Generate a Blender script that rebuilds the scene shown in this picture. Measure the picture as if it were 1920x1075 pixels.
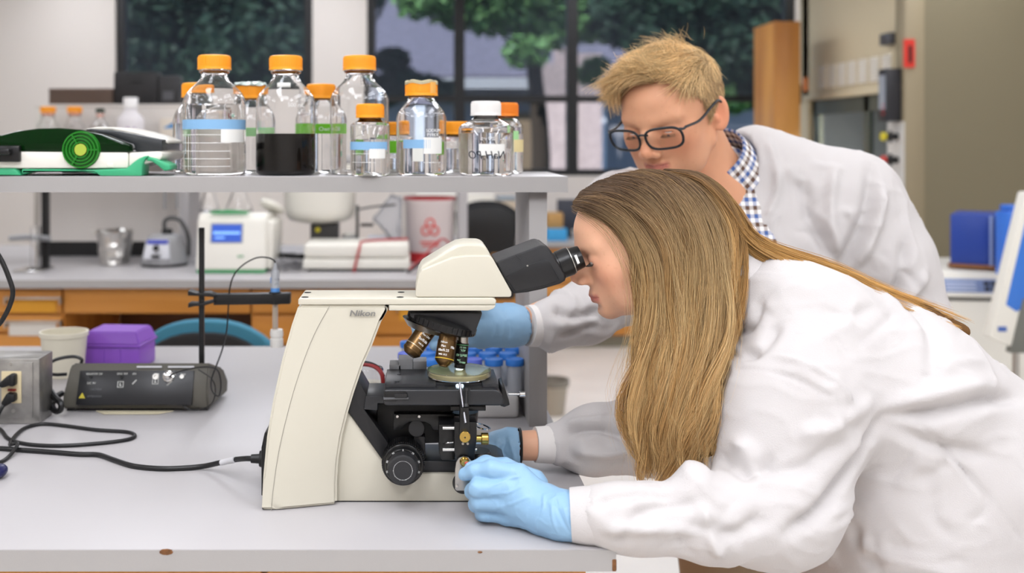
import bpy, bmesh, math, random
import numpy as np
from mathutils import Vector, Matrix

for o in list(bpy.data.objects): bpy.data.objects.remove(o)
SC = bpy.context.scene
COL = SC.collection
PI = math.pi
R = math.radians

# ------------------------------------------------------------------ camera, world, lights, exposure
CAMZ = 1.45; FPX = 2000.0; AX, AY = 780.0, 266.0
cam = bpy.data.cameras.new('camera'); cam.sensor_width = 36; cam.lens = FPX/1920*36
cam.shift_x = (960-AX)/1920; cam.shift_y = -(537.5-AY)/1920
cam.clip_start = 0.05; cam.clip_end = 200
cam.dof.use_dof = True; cam.dof.focus_distance = 1.60; cam.dof.aperture_fstop = 3.2; cam.dof.aperture_blades = 0
camo = bpy.data.objects.new('camera', cam); COL.objects.link(camo)
camo.location = (0, 0, CAMZ); camo.rotation_euler = (PI/2, 0, 0)
SC.camera = camo
vs = SC.view_settings
vs.view_transform = 'Standard'; vs.look = 'None'; vs.gamma = 1; vs.use_curve_mapping = False
vs.exposure = -0.1
SC.cycles.max_bounces = 40; SC.cycles.transmission_bounces = 40; SC.cycles.transparent_max_bounces = 24

w = bpy.data.worlds.new('sky'); SC.world = w; w.use_nodes = True
nt = w.node_tree; nt.nodes.clear()
sky = nt.nodes.new('ShaderNodeTexSky'); sky.sky_type = 'HOSEK_WILKIE'; sky.turbidity = 4; sky.sun_direction = (-0.3, 0.2, 0.35)
bg = nt.nodes.new('ShaderNodeBackground'); bg.inputs[1].default_value = 17
ou = nt.nodes.new('ShaderNodeOutputWorld')
nt.links.new(sky.outputs[0], bg.inputs[0]); nt.links.new(bg.outputs[0], ou.inputs[0])

def area(name, loc, sx, sy, power, col=(.915, .935, 1.0), rot=(0, 0, 0)):
    l = bpy.data.lights.new(name, 'AREA'); l.shape = 'RECTANGLE'; l.size = sx; l.size_y = sy
    l.energy = power; l.color = col
    o = bpy.data.objects.new(name, l); COL.objects.link(o); o.location = loc; o.rotation_euler = rot
    return o
CEIL = 2.9
# fluorescent ceiling troffers, rows running along the room; the front row brightened as fill
for lx in (-2.6, -0.7, 1.2, 3.0):
    for ly, p in ((-0.6, 34), (1.35, 14), (3.4, 15), (5.4, 16), (7.3, 16)):
        area('ceiling_and_fill_light', (lx, ly, CEIL-0.06), 0.35, 1.3, p)
area('ceiling_and_fill_light', (-0.15, 0.15, CEIL-0.07), 1.0, 0.9, 22)  # added fill over the camera, standing in for bounced flash
sun = bpy.data.lights.new('sun', 'SUN'); sun.energy = 13; sun.angle = 0.02; sun.color = (1, .93, .85)
so = bpy.data.objects.new('sun', sun); COL.objects.link(so); so.rotation_euler = (R(52), 0, R(-35))

# ------------------------------------------------------------------ helpers
def at(px, py, Y):
    return Vector(((px-AX)/FPX*Y, Y, CAMZ-(py-AY)/FPX*Y))
def s2l(c):
    return tuple((x/12.92 if x <= .04045 else ((x+.055)/1.055)**2.4) for x in c)
def hexc(h):
    return s2l([int(h[i:i+2], 16)/255 for i in (0, 2, 4)])

MATS = {}
def mat(name, col='808080', rough=.5, metal=0, bump=0, bscale=200, spec=.5, trans=0, ior=1.45, emit=None, estr=0,
        var=0, vscale=6, attr=None, sheen=0, sss=0, coat=0, aniso=None, alpha=1, mix=None):
    if name in MATS: return MATS[name]
    m = bpy.data.materials.new(name); m.use_nodes = True
    t = m.node_tree; b = t.nodes['Principled BSDF']
    c = hexc(col) if isinstance(col, str) else col
    b.inputs['Base Color'].default_value = (*c, 1); b.inputs['Roughness'].default_value = rough
    b.inputs['Metallic'].default_value = metal; b.inputs['IOR'].default_value = ior
    b.inputs['Specular IOR Level'].default_value = spec
    b.inputs['Transmission Weight'].default_value = trans
    b.inputs['Sheen Weight'].default_value = sheen
    b.inputs['Coat Weight'].default_value = coat
    b.inputs['Alpha'].default_value = alpha
    if sss:
        b.inputs['Subsurface Weight'].default_value = sss
        b.inputs['Subsurface Radius'].default_value = (1, .35, .2); b.inputs['Subsurface Scale'].default_value = .006
    if emit:
        b.inputs['Emission Color'].default_value = (*hexc(emit), 1); b.inputs['Emission Strength'].default_value = estr
    tc = t.nodes.new('ShaderNodeTexCoord')
    src = None
    if attr:
        a = t.nodes.new('ShaderNodeAttribute'); a.attribute_name = attr; src = a.outputs['Color']
    if var:
        n = t.nodes.new('ShaderNodeTexNoise'); n.inputs['Scale'].default_value = vscale; n.inputs['Detail'].default_value = 6
        t.links.new(tc.outputs['Object'], n.inputs['Vector'])
        mx = t.nodes.new('ShaderNodeMix'); mx.data_type = 'RGBA'; mx.blend_type = 'MULTIPLY'; mx.inputs[0].default_value = 1
        rp = t.nodes.new('ShaderNodeMapRange'); rp.inputs[1].default_value = .3; rp.inputs[2].default_value = .7
        rp.inputs[3].default_value = 1-var; rp.inputs[4].default_value = 1+var*.3
        t.links.new(n.outputs[0], rp.inputs[0]); t.links.new(rp.outputs[0], mx.inputs[7])
        if src: t.links.new(src, mx.inputs[6])
        else: mx.inputs[6].default_value = (*c, 1)
        src = mx.outputs[2]
    if src: t.links.new(src, b.inputs['Base Color'])
    if bump:
        n = t.nodes.new('ShaderNodeTexNoise'); n.inputs['Scale'].default_value = bscale; n.inputs['Detail'].default_value = 4
        t.links.new(tc.outputs['Object'], n.inputs['Vector'])
        bp = t.nodes.new('ShaderNodeBump'); bp.inputs['Strength'].default_value = bump; bp.inputs['Distance'].default_value = .002
        t.links.new(n.outputs[0], bp.inputs['Height']); t.links.new(bp.outputs[0], b.inputs['Normal'])
    MATS[name] = m
    return m

def wood(name, c1, c2, axis='X', scale=9):
    if name in MATS: return MATS[name]
    m = mat(name, c1, .42)
    t = m.node_tree; b = t.nodes['Principled BSDF']
    tc = t.nodes.new('ShaderNodeTexCoord'); mp = t.nodes.new('ShaderNodeMapping')
    mp.inputs['Scale'].default_value = {'X': (.12, 1, 1), 'Z': (1, 1, .12), 'Y': (1, .12, 1)}[axis]
    n = t.nodes.new('ShaderNodeTexNoise'); n.inputs['Scale'].default_value = scale; n.inputs['Detail'].default_value = 8; n.inputs['Distortion'].default_value = .6
    r = t.nodes.new('ShaderNodeValToRGB')
    r.color_ramp.elements[0].position = .35; r.color_ramp.elements[0].color = (*hexc(c2), 1)
    r.color_ramp.elements[1].position = .65; r.color_ramp.elements[1].color = (*hexc(c1), 1)
    t.links.new(tc.outputs['Object'], mp.inputs[0]); t.links.new(mp.outputs[0], n.inputs['Vector'])
    t.links.new(n.outputs[0], r.inputs[0]); t.links.new(r.outputs[0], b.inputs['Base Color'])
    return m

def link(name, me, m=None, parent=None):
    o = bpy.data.objects.new(name, me); COL.objects.link(o)
    if m is not None:
        for k in (m if isinstance(m, (list, tuple)) else [m]): me.materials.append(k)
    if parent is not None:
        o.parent = parent
        o.matrix_parent_inverse = pmi(parent)
    return o
def wmat(o):
    l = Matrix.LocRotScale(o.location, o.rotation_euler, o.scale)
    return l if o.parent is None else wmat(o.parent) @ o.matrix_parent_inverse @ l
def pmi(p): return wmat(p).inverted()
def tag(o, label=None, cat=None, group=None, kind=None):
    if label: o['label'] = label
    if cat: o['category'] = cat
    if group: o['group'] = group
    if kind: o['kind'] = kind
    return o
def thing(name, label, cat, loc=(0, 0, 0), rz=0, group=None):
    o = bpy.data.objects.new(name, None); COL.objects.link(o)
    o.location = loc; o.rotation_euler = (0, 0, rz); o.empty_display_size = .05
    return tag(o, label, cat, group)

class MB:
    """collects shapes into one mesh; shapes are given in the parent's local space (local=True objects) or world"""
    def __init__(s): s.bm = bmesh.new()
    def box(s, a, b, bev=0, seg=2, rot=None, M=None):
        a = Vector(a); b = Vector(b); c = (a+b)/2; d = b-a
        t = bmesh.new(); bmesh.ops.create_cube(t, size=1)
        for v in t.verts: v.co = Vector((v.co.x*d.x, v.co.y*d.y, v.co.z*d.z))
        if bev: bmesh.ops.bevel(t, geom=list(t.edges), offset=bev, segments=seg, profile=.5, affect='EDGES', clamp_overlap=True)
        T = Matrix.Translation(c)
        if rot: T = T @ rot.to_4x4()
        if M is not None: T = M @ T
        t.transform(T); s._add(t); return s
    def _add(s, t):
        me = bpy.data.meshes.new('t'); t.to_mesh(me); t.free(); s.bm.from_mesh(me); bpy.data.meshes.remove(me)
    def prism(s, pts, y0, y1, bev=0, seg=2, M=None, plane='XZ', capbev=True):
        """polygon in XZ (or XY) extruded along the third axis"""
        t = bmesh.new()
        P = [Vector((p[0], y0, p[1])) if plane == 'XZ' else Vector((p[0], p[1], y0)) for p in pts]
        vs_ = [t.verts.new(p) for p in P]
        f = t.faces.new(vs_)
        r = bmesh.ops.extrude_face_region(t, geom=[f])
        d = Vector((0, y1-y0, 0)) if plane == 'XZ' else Vector((0, 0, y1-y0))
        for g in r['geom']:
            if isinstance(g, bmesh.types.BMVert): g.co += d
        bmesh.ops.recalc_face_normals(t, faces=t.faces)
        if bev:
            ed = [e for e in t.edges if len(e.link_faces) == 2 and e.calc_face_angle(0) > .35]
            bmesh.ops.bevel(t, geom=ed, offset=bev, segments=seg, profile=.5, affect='EDGES', clamp_overlap=True)
        if M is not None: t.transform(M)
        s._add(t); return s
    def lathe(s, prof, n=32, M=None, closed=False):
        """prof: (r, z) list, revolved about Z"""
        t = bmesh.new(); rings = []
        for r, z in prof:
            if r < 1e-6: rings.append([t.verts.new((0, 0, z))])
            else: rings.append([t.verts.new((r*math.cos(2*PI*k/n), r*math.sin(2*PI*k/n), z)) for k in range(n)])
        pairs = list(zip(rings, rings[1:]))
        if closed: pairs.append((rings[-1], rings[0]))
        for a, b in pairs:
            for k in range(n):
                k2 = (k+1) % n
                if len(a) == 1 and len(b) == 1: continue
                if len(a) == 1: t.faces.new((a[0], b[k2], b[k]))
                elif len(b) == 1: t.faces.new((a[k], a[k2], b[0]))
                else: t.faces.new((a[k], a[k2], b[k2], b[k]))
        bmesh.ops.recalc_face_normals(t, faces=t.faces)
        if M is not None: t.transform(M)
        s._add(t); return s
    def cyl(s, a, b, r, r2=None, n=20, bev=0, cap=True):
        a = Vector(a); b = Vector(b); L = (b-a).length; r2 = r if r2 is None else r2
        q = (b-a).normalized().to_track_quat('Z', 'Y')
        if bev: pr = [(0, 0), (r-bev, 0), (r, bev), (r2, L-bev), (r2-bev, L), (0, L)]
        else: pr = [(0, 0), (r, 0), (r2, L), (0, L)] if cap else [(r, 0), (r2, L)]
        return s.lathe(pr, n, Matrix.Translation(a) @ q.to_matrix().to_4x4())
    def tube(s, pts, r, n=8, smooth=6, closed=False, flat=None):
        P = [Vector(p) for p in pts]
        if smooth and len(P) > 2:
            Q = []
            m = len(P)
            for i in range(m if closed else m-1):
                p0 = P[(i-1) % m] if closed or i > 0 else P[0]*2-P[1]
                p1, p2 = P[i], P[(i+1) % m]
                p3 = P[(i+2) % m] if closed or i+2 < m else P[m-1]*2-P[m-2]
                for k in range(smooth):
                    u = k/smooth
                    Q.append(.5*((2*p1)+(p2-p0)*u+(2*p0-5*p1+4*p2-p3)*u*u+(3*p1-p0-3*p2+p3)*u**3))
            if not closed: Q.append(P[-1])
            P = Q
        t = bmesh.new(); rings = []
        up = None; m = len(P)
        for i, p in enumerate(P):
            if closed: d = P[(i+1) % m]-P[i-1]
            else: d = (P[min(i+1, m-1)]-P[max(i-1, 0)])
            d.normalize()
            if up is None:
                up = Vector((0, 0, 1)) if abs(d.z) < .9 else Vector((1, 0, 0))
            sx = d.cross(up); sx.normalize(); up = sx.cross(d); up.normalize()
            rr = r(i/(m-1)) if callable(r) else r
            ra, rb = (rr, rr) if flat is None else (rr, rr*flat)
            rings.append([t.verts.new(p+sx*(ra*math.cos(2*PI*k/n))+up*(rb*math.sin(2*PI*k/n))) for k in range(n)])
        pr = list(zip(rings, rings[1:]))
        if closed: pr.append((rings[-1], rings[0]))
        for a, b in pr:
            for k in range(n):
                t.faces.new((a[k], a[(k+1) % n], b[(k+1) % n], b[k]))
        if not closed:
            t.faces.new(rings[0][::-1]); t.faces.new(rings[-1])
        bmesh.ops.recalc_face_normals(t, faces=t.faces)
        s._add(t); return s
    def sphere(s, c, r, n=16, M=None):
        t = bmesh.new(); bmesh.ops.create_uvsphere(t, u_segments=n, v_segments=max(6, n*2//3), radius=1)
        rr = (r, r, r) if not hasattr(r, '__len__') else r
        T = Matrix.Translation(Vector(c)) @ Matrix.Diagonal((*rr, 1))
        t.transform(T if M is None else M @ T); s._add(t); return s
    def quad(s, *ps):
        vs_ = [s.bm.verts.new(p) for p in ps]; s.bm.faces.new(vs_); return s
    def build(s, name, m=None, parent=None, smooth=True, angle=40):
        me = bpy.data.meshes.new(name); s.bm.to_mesh(me); s.bm.free()
        if smooth:
            me.polygons.foreach_set('use_smooth', [True]*len(me.polygons))
            me.set_sharp_from_angle(angle=R(angle))
        return link(name, me, m, parent)

def textmesh(s, size, ext=.0003, shear=0, M=None, bend=None, mirror=False, bold=0, align='LEFT'):
    cu = bpy.data.curves.new('t', 'FONT'); cu.body = s; cu.size = size; cu.extrude = ext; cu.shear = shear; cu.offset = bold
    cu.align_x = align; cu.resolution_u = 3
    o = bpy.data.objects.new('t', cu); COL.objects.link(o)
    dg = bpy.context.evaluated_depsgraph_get(); dg.update()
    me = bpy.data.meshes.new_from_object(o.evaluated_get(dg))
    bpy.data.objects.remove(o); bpy.data.curves.remove(cu)
    for v in me.vertices:
        x, y, z = v.co
        if mirror: x = -x
        if bend:   # wrapped on a vertical cylinder of radius bend, facing -Y
            a = x/bend; rr = bend+z
            v.co = (rr*math.sin(a), -rr*math.cos(a), y)
        else: v.co = (x, -z, y)       # upright, facing -Y
    if M is not None: me.transform(M)
    return me
def lettering(s, size, m, parent, M=None, **k):
    return link('lettering', textmesh(s, size, M=M, **k), m, parent)
def copy_tree(o, parent=None):
    c = o.copy(); COL.objects.link(c)
    if parent is not None: c.parent = parent
    for ch in o.children: copy_tree(ch, c)
    return c
def pp(pts, Y):
    """pixel outline at depth Y -> XZ polygon"""
    return [((x-AX)/FPX*Y, CAMZ-(y-AY)/FPX*Y) for x, y in pts]
BENCH = 0.915
# ------------------------------------------------------------------ setting
M_wall = mat('wall_paint', 'd9d3cd', .7, bump=.05, bscale=300)
M_tan = mat('hood_enamel', 'd6c9aa', .5)
M_olive = mat('olive_enamel', '837a62', .5, bump=.04, bscale=400)
M_black = mat('black_plastic', '141415', .42)
M_frame = mat('window_frame_black', '121316', .5)
M_lam = mat('grey_laminate', 'b2afb0', .38, bump=.03, bscale=900)
M_edge = mat('laminate_edge', 'a6a3a1', .5, bump=.08, bscale=700)
M_wood = wood('oak', 'd9984a', 'b87830', 'X', 7)
M_woodv = wood('oak_vertical', 'd0944a', 'ac7032', 'Z', 5)
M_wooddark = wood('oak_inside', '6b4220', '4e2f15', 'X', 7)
M_white = mat('white_plastic', 'e9e6dc', .35)
M_cream = mat('cream_enamel', 'cdc8b8', .34, bump=.015, bscale=1500)
M_steel = mat('brushed_steel', 'b9b7b2', .32, 1)
M_chrome = mat('chrome', 'd8d8d8', .12, 1)
M_grey = mat('grey_plastic', '8f9092', .45)

W_Y = 8.3        # window wall
def struct(name, mb, m, label=None):
    o = mb.build(name, m); o['kind'] = 'structure'
    if label: o['label'] = label
    return o
# floor
mf = mat('vinyl_floor', 'e9e5df', .28, var=.08, vscale=3)
struct('floor', MB().box((-5, -2.6, -.1), (5.2, W_Y, 0)), mf, 'cream vinyl floor under the lab benches')
struct('ceiling', MB().box((-5, -2.6, CEIL), (5.2, W_Y+.2, CEIL+.1)), mat('ceiling_tile', 'e4e2dd', .8), 'white ceiling over the lab')
struct('wall_left', MB().box((-5.1, -2.6, 0), (-5, W_Y, CEIL)), M_wall, 'white wall on the far side of the benches')
struct('wall_right', MB().box((5.2, -2.6, 0), (5.3, W_Y, CEIL)), M_wall, 'wall behind the fume hood')
struct('wall_near', MB().box((-5, -2.7, 0), (5.2, -2.6, CEIL)), M_wall, 'wall opposite the windows')
# back wall with openings
def bx(p0, p1): return (at(p0, 0, W_Y).x, at(p1, 0, W_Y).x)
sill_z = at(0, 330, W_Y).z; top_z = CEIL-.02
xl0, xl1 = bx(216, 586); xr0, xr1 = bx(688, 1492)
mb = MB()
mb.box((-5, W_Y, 0), (xl0, W_Y+.18, CEIL)); mb.box((xl1, W_Y, 0), (xr0, W_Y+.18, CEIL)); mb.box((xr1, W_Y, 0), (5.2, W_Y+.18, CEIL))
mb.box((xl0, W_Y, 0), (xl1, W_Y+.18, sill_z)); mb.box((xr0, W_Y, 0), (xr1, W_Y+.18, sill_z))
struct('wall_back', mb, M_wall, 'white back wall with dark framed windows and a white pier between')
M_glass = mat('solar_glass', 'a9b2bc', .02, trans=1, ior=1.01, spec=.25)
M_slat = mat('blind_slat', '343842', .6)
def window(n, x0, x1, mull, label):
    t = thing('window_%d' % n, label, None, ((x0+x1)/2, W_Y+.05, sill_z)); t['kind'] = 'structure'
    del_z = at(0, 185, W_Y).z
    fr = .045
    y0, y1 = W_Y+.04, W_Y+.13
    MB().box((x0, y0, sill_z), (x1, y1, sill_z+.05)).build('sill', M_frame, t)
    MB().box((x0, y0, del_z-.025), (x1, y1, del_z+.025)).build('transom', M_frame, t)
    for xx in [x0+fr/2]+[at(p, 0, W_Y).x for p in mull]+[x1-fr/2]:
        MB().box((xx-.042, y0-.01, sill_z), (xx+.042, y1+.01, top_z)).build('mullion', M_frame, t)
    xs = [x0]+[at(p, 0, W_Y).x for p in mull]+[x1]
    for a, b in zip(xs, xs[1:]):
        MB().box((a+.02, W_Y+.075, sill_z+.04), (b-.02, W_Y+.083, del_z-.02)).build('pane', M_glass, t)
        MB().box((a+.02, W_Y+.075, del_z+.02), (b-.02, W_Y+.083, top_z)).build('pane', M_glass, t)
    bl = MB()
    z = del_z+.03
    while z < top_z:
        for a, b in zip(xs, xs[1:]):
            bl.quad((a+.045, W_Y+.03, z), (b-.045, W_Y+.03, z), (b-.045, W_Y+.038, z+.0105), (a+.045, W_Y+.038, z+.0105))
        z += .0215
    o = bl.build('blind_slats', M_slat, t); o['kind'] = 'stuff'
    return t
window(1, xl0, xl1, [], 'dark window with fine horizontal blinds above the boxes on the far shelf')
window(2, xr0, xr1, [862, 1075], 'wide dark framed window of three lights behind the bottles and the man')

# ------------------------------------------------------------------ outside the windows
rnd = random.Random(5)
struct('ground', MB().box((-30, W_Y+.3, -.6), (30, 60, -.4)), mat('lawn', '55604a', .9, var=.3, vscale=.6), 'lawn outside the windows')
hs = thing('house', 'low house with a broad grey shingle roof beyond the windows', 'building', (1.5, 20, -.4))
M_sh = mat('shingle', '8d8590', .85, var=.25, vscale=9)
MB().box((-3.5, 20.2, -.4), (8, 26, 2.55)).build('wall', mat('house_wall', '8e8b90', .8), hs)
for i in range(14):            # shingle courses up the roof
    a, b = i/14, (i+1)/14+.01
    MB().box((-4, 0, 0), (8.5, .47, .05), M=Matrix.Translation((0, 19.6+a*6, 2.62+a*2.3)) @ Matrix.Rotation(R(21), 4, 'X')).build('shingle_course', M_sh, hs)
MB().box((-4, 19.5, 2.42), (8.5, 19.62, 2.62)).build('fascia', mat('fascia', 'c9c7c8', .6), hs)
for px0, px1, c in ((900, 1020, '7d6a55'), (1480, 1560, '6f5a48'), (540, 640, '60584f')):
    a, b = at(px0, 0, 20.1).x, at(px1, 0, 20.1).x
    MB().box((a, 20.08, -.4), (b, 20.2, 2.0)).build('door', mat('door_'+c, c, .6), hs)
for px0 in (1092, 1300, 760):
    a = at(px0, 0, 20).x
    f = MB().box((a, 20.05, -.4), (a+.45, 20.2, 2.4)).build('pillar', mat('porch_white', 'd8dae2', .6), hs)
w2 = thing('garden_wall', 'pale pinkish brick garden wall stepping up beside the house', 'wall', (4.4, 19, -.4))
for k, (px0, px1, py) in enumerate(((1000, 1066, 118), (1040, 1066, 88), (1085, 1130, 100), (1300, 1345, 80))):
    a, b = at(px0, 0, 18.5).x, at(px1, 0, 18.5).x
    MB().box((a, 18.45+.06*k, -.4), (b, 18.7, at(0, py, 18.5).z)).build('brick_pier', mat('pale_brick', 'c9b1ab', .8, var=.2, vscale=12), w2)
M_leaf = mat('leaf', '6f9a58', .6, var=.45, vscale=3)
M_leafd = mat('leaf_dark', '34503a', .6, var=.5, vscale=3)
M_bark = mat('bark', '3a3028', .9)
def leafcloud(name, blobs, n, size, m, parent, seed):
    rg = np.random.default_rng(seed)
    V = []; F = []
    tot = sum(b[3]**2 for b in blobs)
    for (x, y, z, r) in blobs:
        k = int(n*r*r/tot)
        d = rg.normal(size=(k, 3)); d /= np.linalg.norm(d, axis=1)[:, None]
        p = np.array((x, y, z))+d*r*(rg.random((k, 1))**.4)*np.array((1, 1, .75))
        u = rg.normal(size=(k, 3)); u /= np.linalg.norm(u, axis=1)[:, None]
        v = np.cross(u, rg.normal(size=(k, 3))); v /= np.linalg.norm(v, axis=1)[:, None]
        s = size*(.6+.8*rg.random((k, 1)))
        q = np.stack([p-u*s, p+v*s*.5, p+u*s, p-v*s*.5], 1)
        b0 = len(V)*4 if False else sum(len(a) for a in V)
        V.append(q.reshape(-1, 3)); F.append(np.arange(k*4).reshape(-1, 4)+b0)
    V = np.concatenate(V); F = np.concatenate(F)
    me = bpy.data.meshes.new(name); me.from_pydata(V.tolist(), [], F.tolist())
    o = link(name, me, m, parent); o['kind'] = 'stuff'
    return o
def tree(label, x, y, trunk_h, blobs, n, m, seed, size=.12):
    t = thing('broadleaf_tree', label, 'tree', (x, y, -.4), group='trees outside the windows')
    MB().tube([(x, y, -.42), (x+.1, y, trunk_h*.5), (x-.05, y+.05, trunk_h+.4)], lambda u: .16-.07*u, 10).build('trunk', M_bark, t)
    leafcloud('foliage', blobs, n, size, m, t, seed)
    return t
def blob(px, py, Y, r): v = at(px, py, Y); return (v.x, v.y, v.z, r)
tree('dark dense tree filling the window beside the far boxes', at(430, 0, 13).x, 13, 2.0, [blob(x, y, 13+rnd.uniform(-1, 1), r) for x, y, r in ((260, 20, .8), (350, -20, .9), (420, 60, .9), (520, 20, 1.0), (560, 110, .8), (330, 110, .6), (470, 130, .8), (250, 120, .6), (600, -20, .9), (400, 160, .7))], 20000, M_leafd, 3, .08)
tree('bright green leafy tree over the house behind the bottles', at(1000, 0, 14).x, 14, 2.6, [blob(x, y, 14+rnd.uniform(-1, 1), r) for x, y, r in ((880, 0, .6), (790, 0, .35), (960, 5, .6), (1030, 40, .55), (1110, 20, .6), (1130, -30, .8), (985, 95, .3), (930, -30, .9), (850, -40, .8), (1050, -40, .9))], 15000, M_leaf, 7, .065)
tree('dark green tree at the end of the window beside the wooden cupboard', at(1330, 0, 13).x, 13, 2.0, [blob(x, y, 13+rnd.uniform(-.6, .6), r) for x, y, r in ((1200, 20, .7), (1300, -10, .9), (1400, 20, .8), (1480, 0, .8), (1470, 90, .7), (1260, 70, .6), (1380, 90, .55), (1440, 160, .4))], 16000, M_leafd, 11, .075)
tree('small fresh green tree beyond the window by the cupboard', at(1390, 0, 15.5).x, 15.5, .9, [blob(x, y, 15.5, r) for x, y, r in ((1390, 140, .4), (1410, 170, .35), (1372, 185, .3), (1118, 125, .2), (1100, 140, .2))], 4000, M_leaf, 13, .055)
tree('dark shrubby tree in front of the house roof behind the glass', at(760, 0, 15).x, 15, .6, [blob(x, y, 15, r) for x, y, r in ((735, 115, .25), (760, 160, .3), (800, 165, .25), (720, 170, .3), (840, 172, .2))], 5000, M_leafd, 17, .06)
# ------------------------------------------------------------------ second island bench, across the aisle
def bench(name, label, x0, x1, y0, y1, top=BENCH, thick=.033):
    t = thing(name, label, 'lab bench', ((x0+x1)/2, (y0+y1)/2, 0), group='laboratory benches')
    MB().box((x0, y0, top-thick), (x1, y1, top), .0015).build('worktop', [M_lam], t)
    MB().box((x0, y0-.001, top-thick+.0005), (x1, y0+.001, top-.001)).build('front_edging', M_edge, t)
    return t
b2x0, b2x1 = -2.6, at(884, 0, 4.13).x
b2y0, b2y1 = 4.13, 5.52
b2 = bench('island_bench', 'grey topped lab bench across the aisle carrying the white instruments', b2x0, b2x1, b2y0, b2y1)
fy = b2y0+.05
def px2(p): return at(p, 0, fy).x
def pz2(p): return at(0, p, fy).z
M_card = mat('label_card', 'd8d4cc', .6); M_cardy = mat('yellow_card', 'd99a2b', .6)
# cabinets under it: drawer units at px 0-125 and 480-880, kneehole between
def drawer_unit(label, xa, xb, rows, pulls, cards=()):
    t = thing('drawer_unit', label, 'cabinet', ((xa+xb)/2, fy+.3, 0), group='oak cabinets under the far bench')
    MB().box((xa, fy+.02, .1), (xb, b2y1-.1, BENCH-.034)).build('carcass', M_wood, t)
    MB().box((xa, fy+.06, 0), (xb, b2y1-.16, .1)).build('plinth', M_black, t)
    for i, (za, zb) in enumerate(rows):
        d = MB().box((xa+.006, fy, za+.005), (xb-.006, fy+.02, zb-.005), .003).build('drawer', M_wood, t)
        if pulls:
            c = (xa+xb)/2+pulls[0]
            zc = za+(zb-za)*.62
            MB().box((c-.11, fy-.03, zc), (c+.11, fy-.024, zc+.008), .002).box((c-.11, fy-.03, zc-.02), (c-.105, fy+.001, zc+.008)).box((c+.105, fy-.03, zc-.02), (c+.11, fy+.001, zc+.008)).build('pull', M_steel, d)
            MB().box((c-.1, fy-.004, zc-.055), (c+.085, fy+.001, zc-.006)).build('card', M_cardy if i == 0 else M_card, d)
    return t
zt = BENCH-.04
rows = [(pz2(590), zt), (pz2(625), pz2(590)), (.38, pz2(625)), (.12, .38)]
drawer_unit('oak drawer unit with a yellow card at the end nearest the metal outlet box', px2(-160), px2(118), rows, (.18,))
drawer_unit('oak drawer unit behind the microscope column and the electrode', px2(470), px2(690), [(pz2(590), zt), (pz2(648), pz2(590)), (.4, pz2(648)), (.12, .4)], None)
drawer_unit('oak drawer unit seen under the microscope arm behind the objectives', px2(690), px2(884), [(pz2(630), zt), (.45, pz2(630)), (.12, .45)], (.02,))
t = thing('kneehole_drawer', 'long oak drawer front over the dark kneehole between the oak units', 'drawer', (px2(295), fy, .75))
MB().box((px2(118)+.003, fy, pz2(588)), (px2(470)-.003, fy+.3, zt), .003).build('drawer_front', M_wood, t)
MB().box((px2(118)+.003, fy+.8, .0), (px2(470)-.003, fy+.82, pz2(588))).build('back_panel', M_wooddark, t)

# shelf of the second island
s2y0, s2y1 = 4.72, 5.02
SH_T = 1.386
sh2 = thing('bench_shelf', 'grey raised shelf on posts along the middle of the far bench', 'shelf', (-.8, 4.87, BENCH), group='raised bench shelves')
MB().box((b2x0, s2y0, SH_T-.033), (at(880, 0, 4.72).x+.03, s2y1, SH_T), .0015).build('board', M_lam, sh2)
for p in (868, 346, -160):
    xx = at(p, 0, 4.75).x
    MB().box((xx-.02, 4.74, BENCH), (xx+.02, 5.0, SH_T-.033)).build('post', M_lam, sh2)
MB().box((at(72, 0, 4.98).x, 4.98, BENCH+.07), (at(334, 0, 4.98).x, 5.0, SH_T-.033)).build('back_panel', M_wall, sh2)
MB().box((at(72, 0, 4.98).x, 4.985, BENCH), (at(334, 0, 4.98).x, 5.0, BENCH+.07)).build('lower_gap_shade', M_black, sh2)  # black strip put in for the shade of the gap below the panel
MB().box((at(180, 0, 4.9).x, 4.95, BENCH+.06), (at(183, 0, 4.9).x, 4.96, BENCH+.062)).build('clip', M_black, sh2)
for p in (309, 332):
    MB().box((at(p-2, 0, 4.72).x, 4.715, at(0, 392, 4.72).z), (at(p+2, 0, 4.72).x, 4.73, SH_T-.03)).build('hook', M_grey, sh2)

# --- things on the second shelf
Z2 = SH_T
M_clear = mat('clear_glass', 'ffffff', .0, trans=1, ior=1.45)
M_water = mat('water', 'ffffff', .0, trans=1, ior=1.33)
M_orange = mat('orange_cap', 'f8a31e', .42)
M_orange2 = mat('orange_cap_deep', 'ee8620', .42)
def liquid(name, col, rough=0.0, trans=.9): return mat('liquid_'+name, col, rough, trans=trans, ior=1.33)
def bottle_profile(R_, H, rn, zs, zn):
    """outer profile of a laboratory bottle: base, wall, shoulder, neck"""
    p = [(0, .004), (R_*.55, .002), (R_*.82, 0), (R_*.93, R_*.035), (R_*.985, R_*.10), (R_, R_*.2)]
    p += [(R_, zs*.5), (R_, zs)]
    n = 7
    for i in range(1, n+1):
        u = i/n
        a = u*PI/2
        # shoulder: rounded corner then straight cone then fillet into neck
        r = R_+(rn-R_)*(u-.10*math.sin(2*PI*u)*1.0) if True else 0
        z = zs+(zn-zs)*(u+.05*math.sin(PI*u))
        if i == 1: r = R_*.965
        p.append((r, z))
    p += [(rn, zn+.004), (rn*1.14, zn+.006), (rn*1.16, zn+.010), (rn*1.05, zn+.013), (rn, zn+.016), (rn, H)]
    return p
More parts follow.
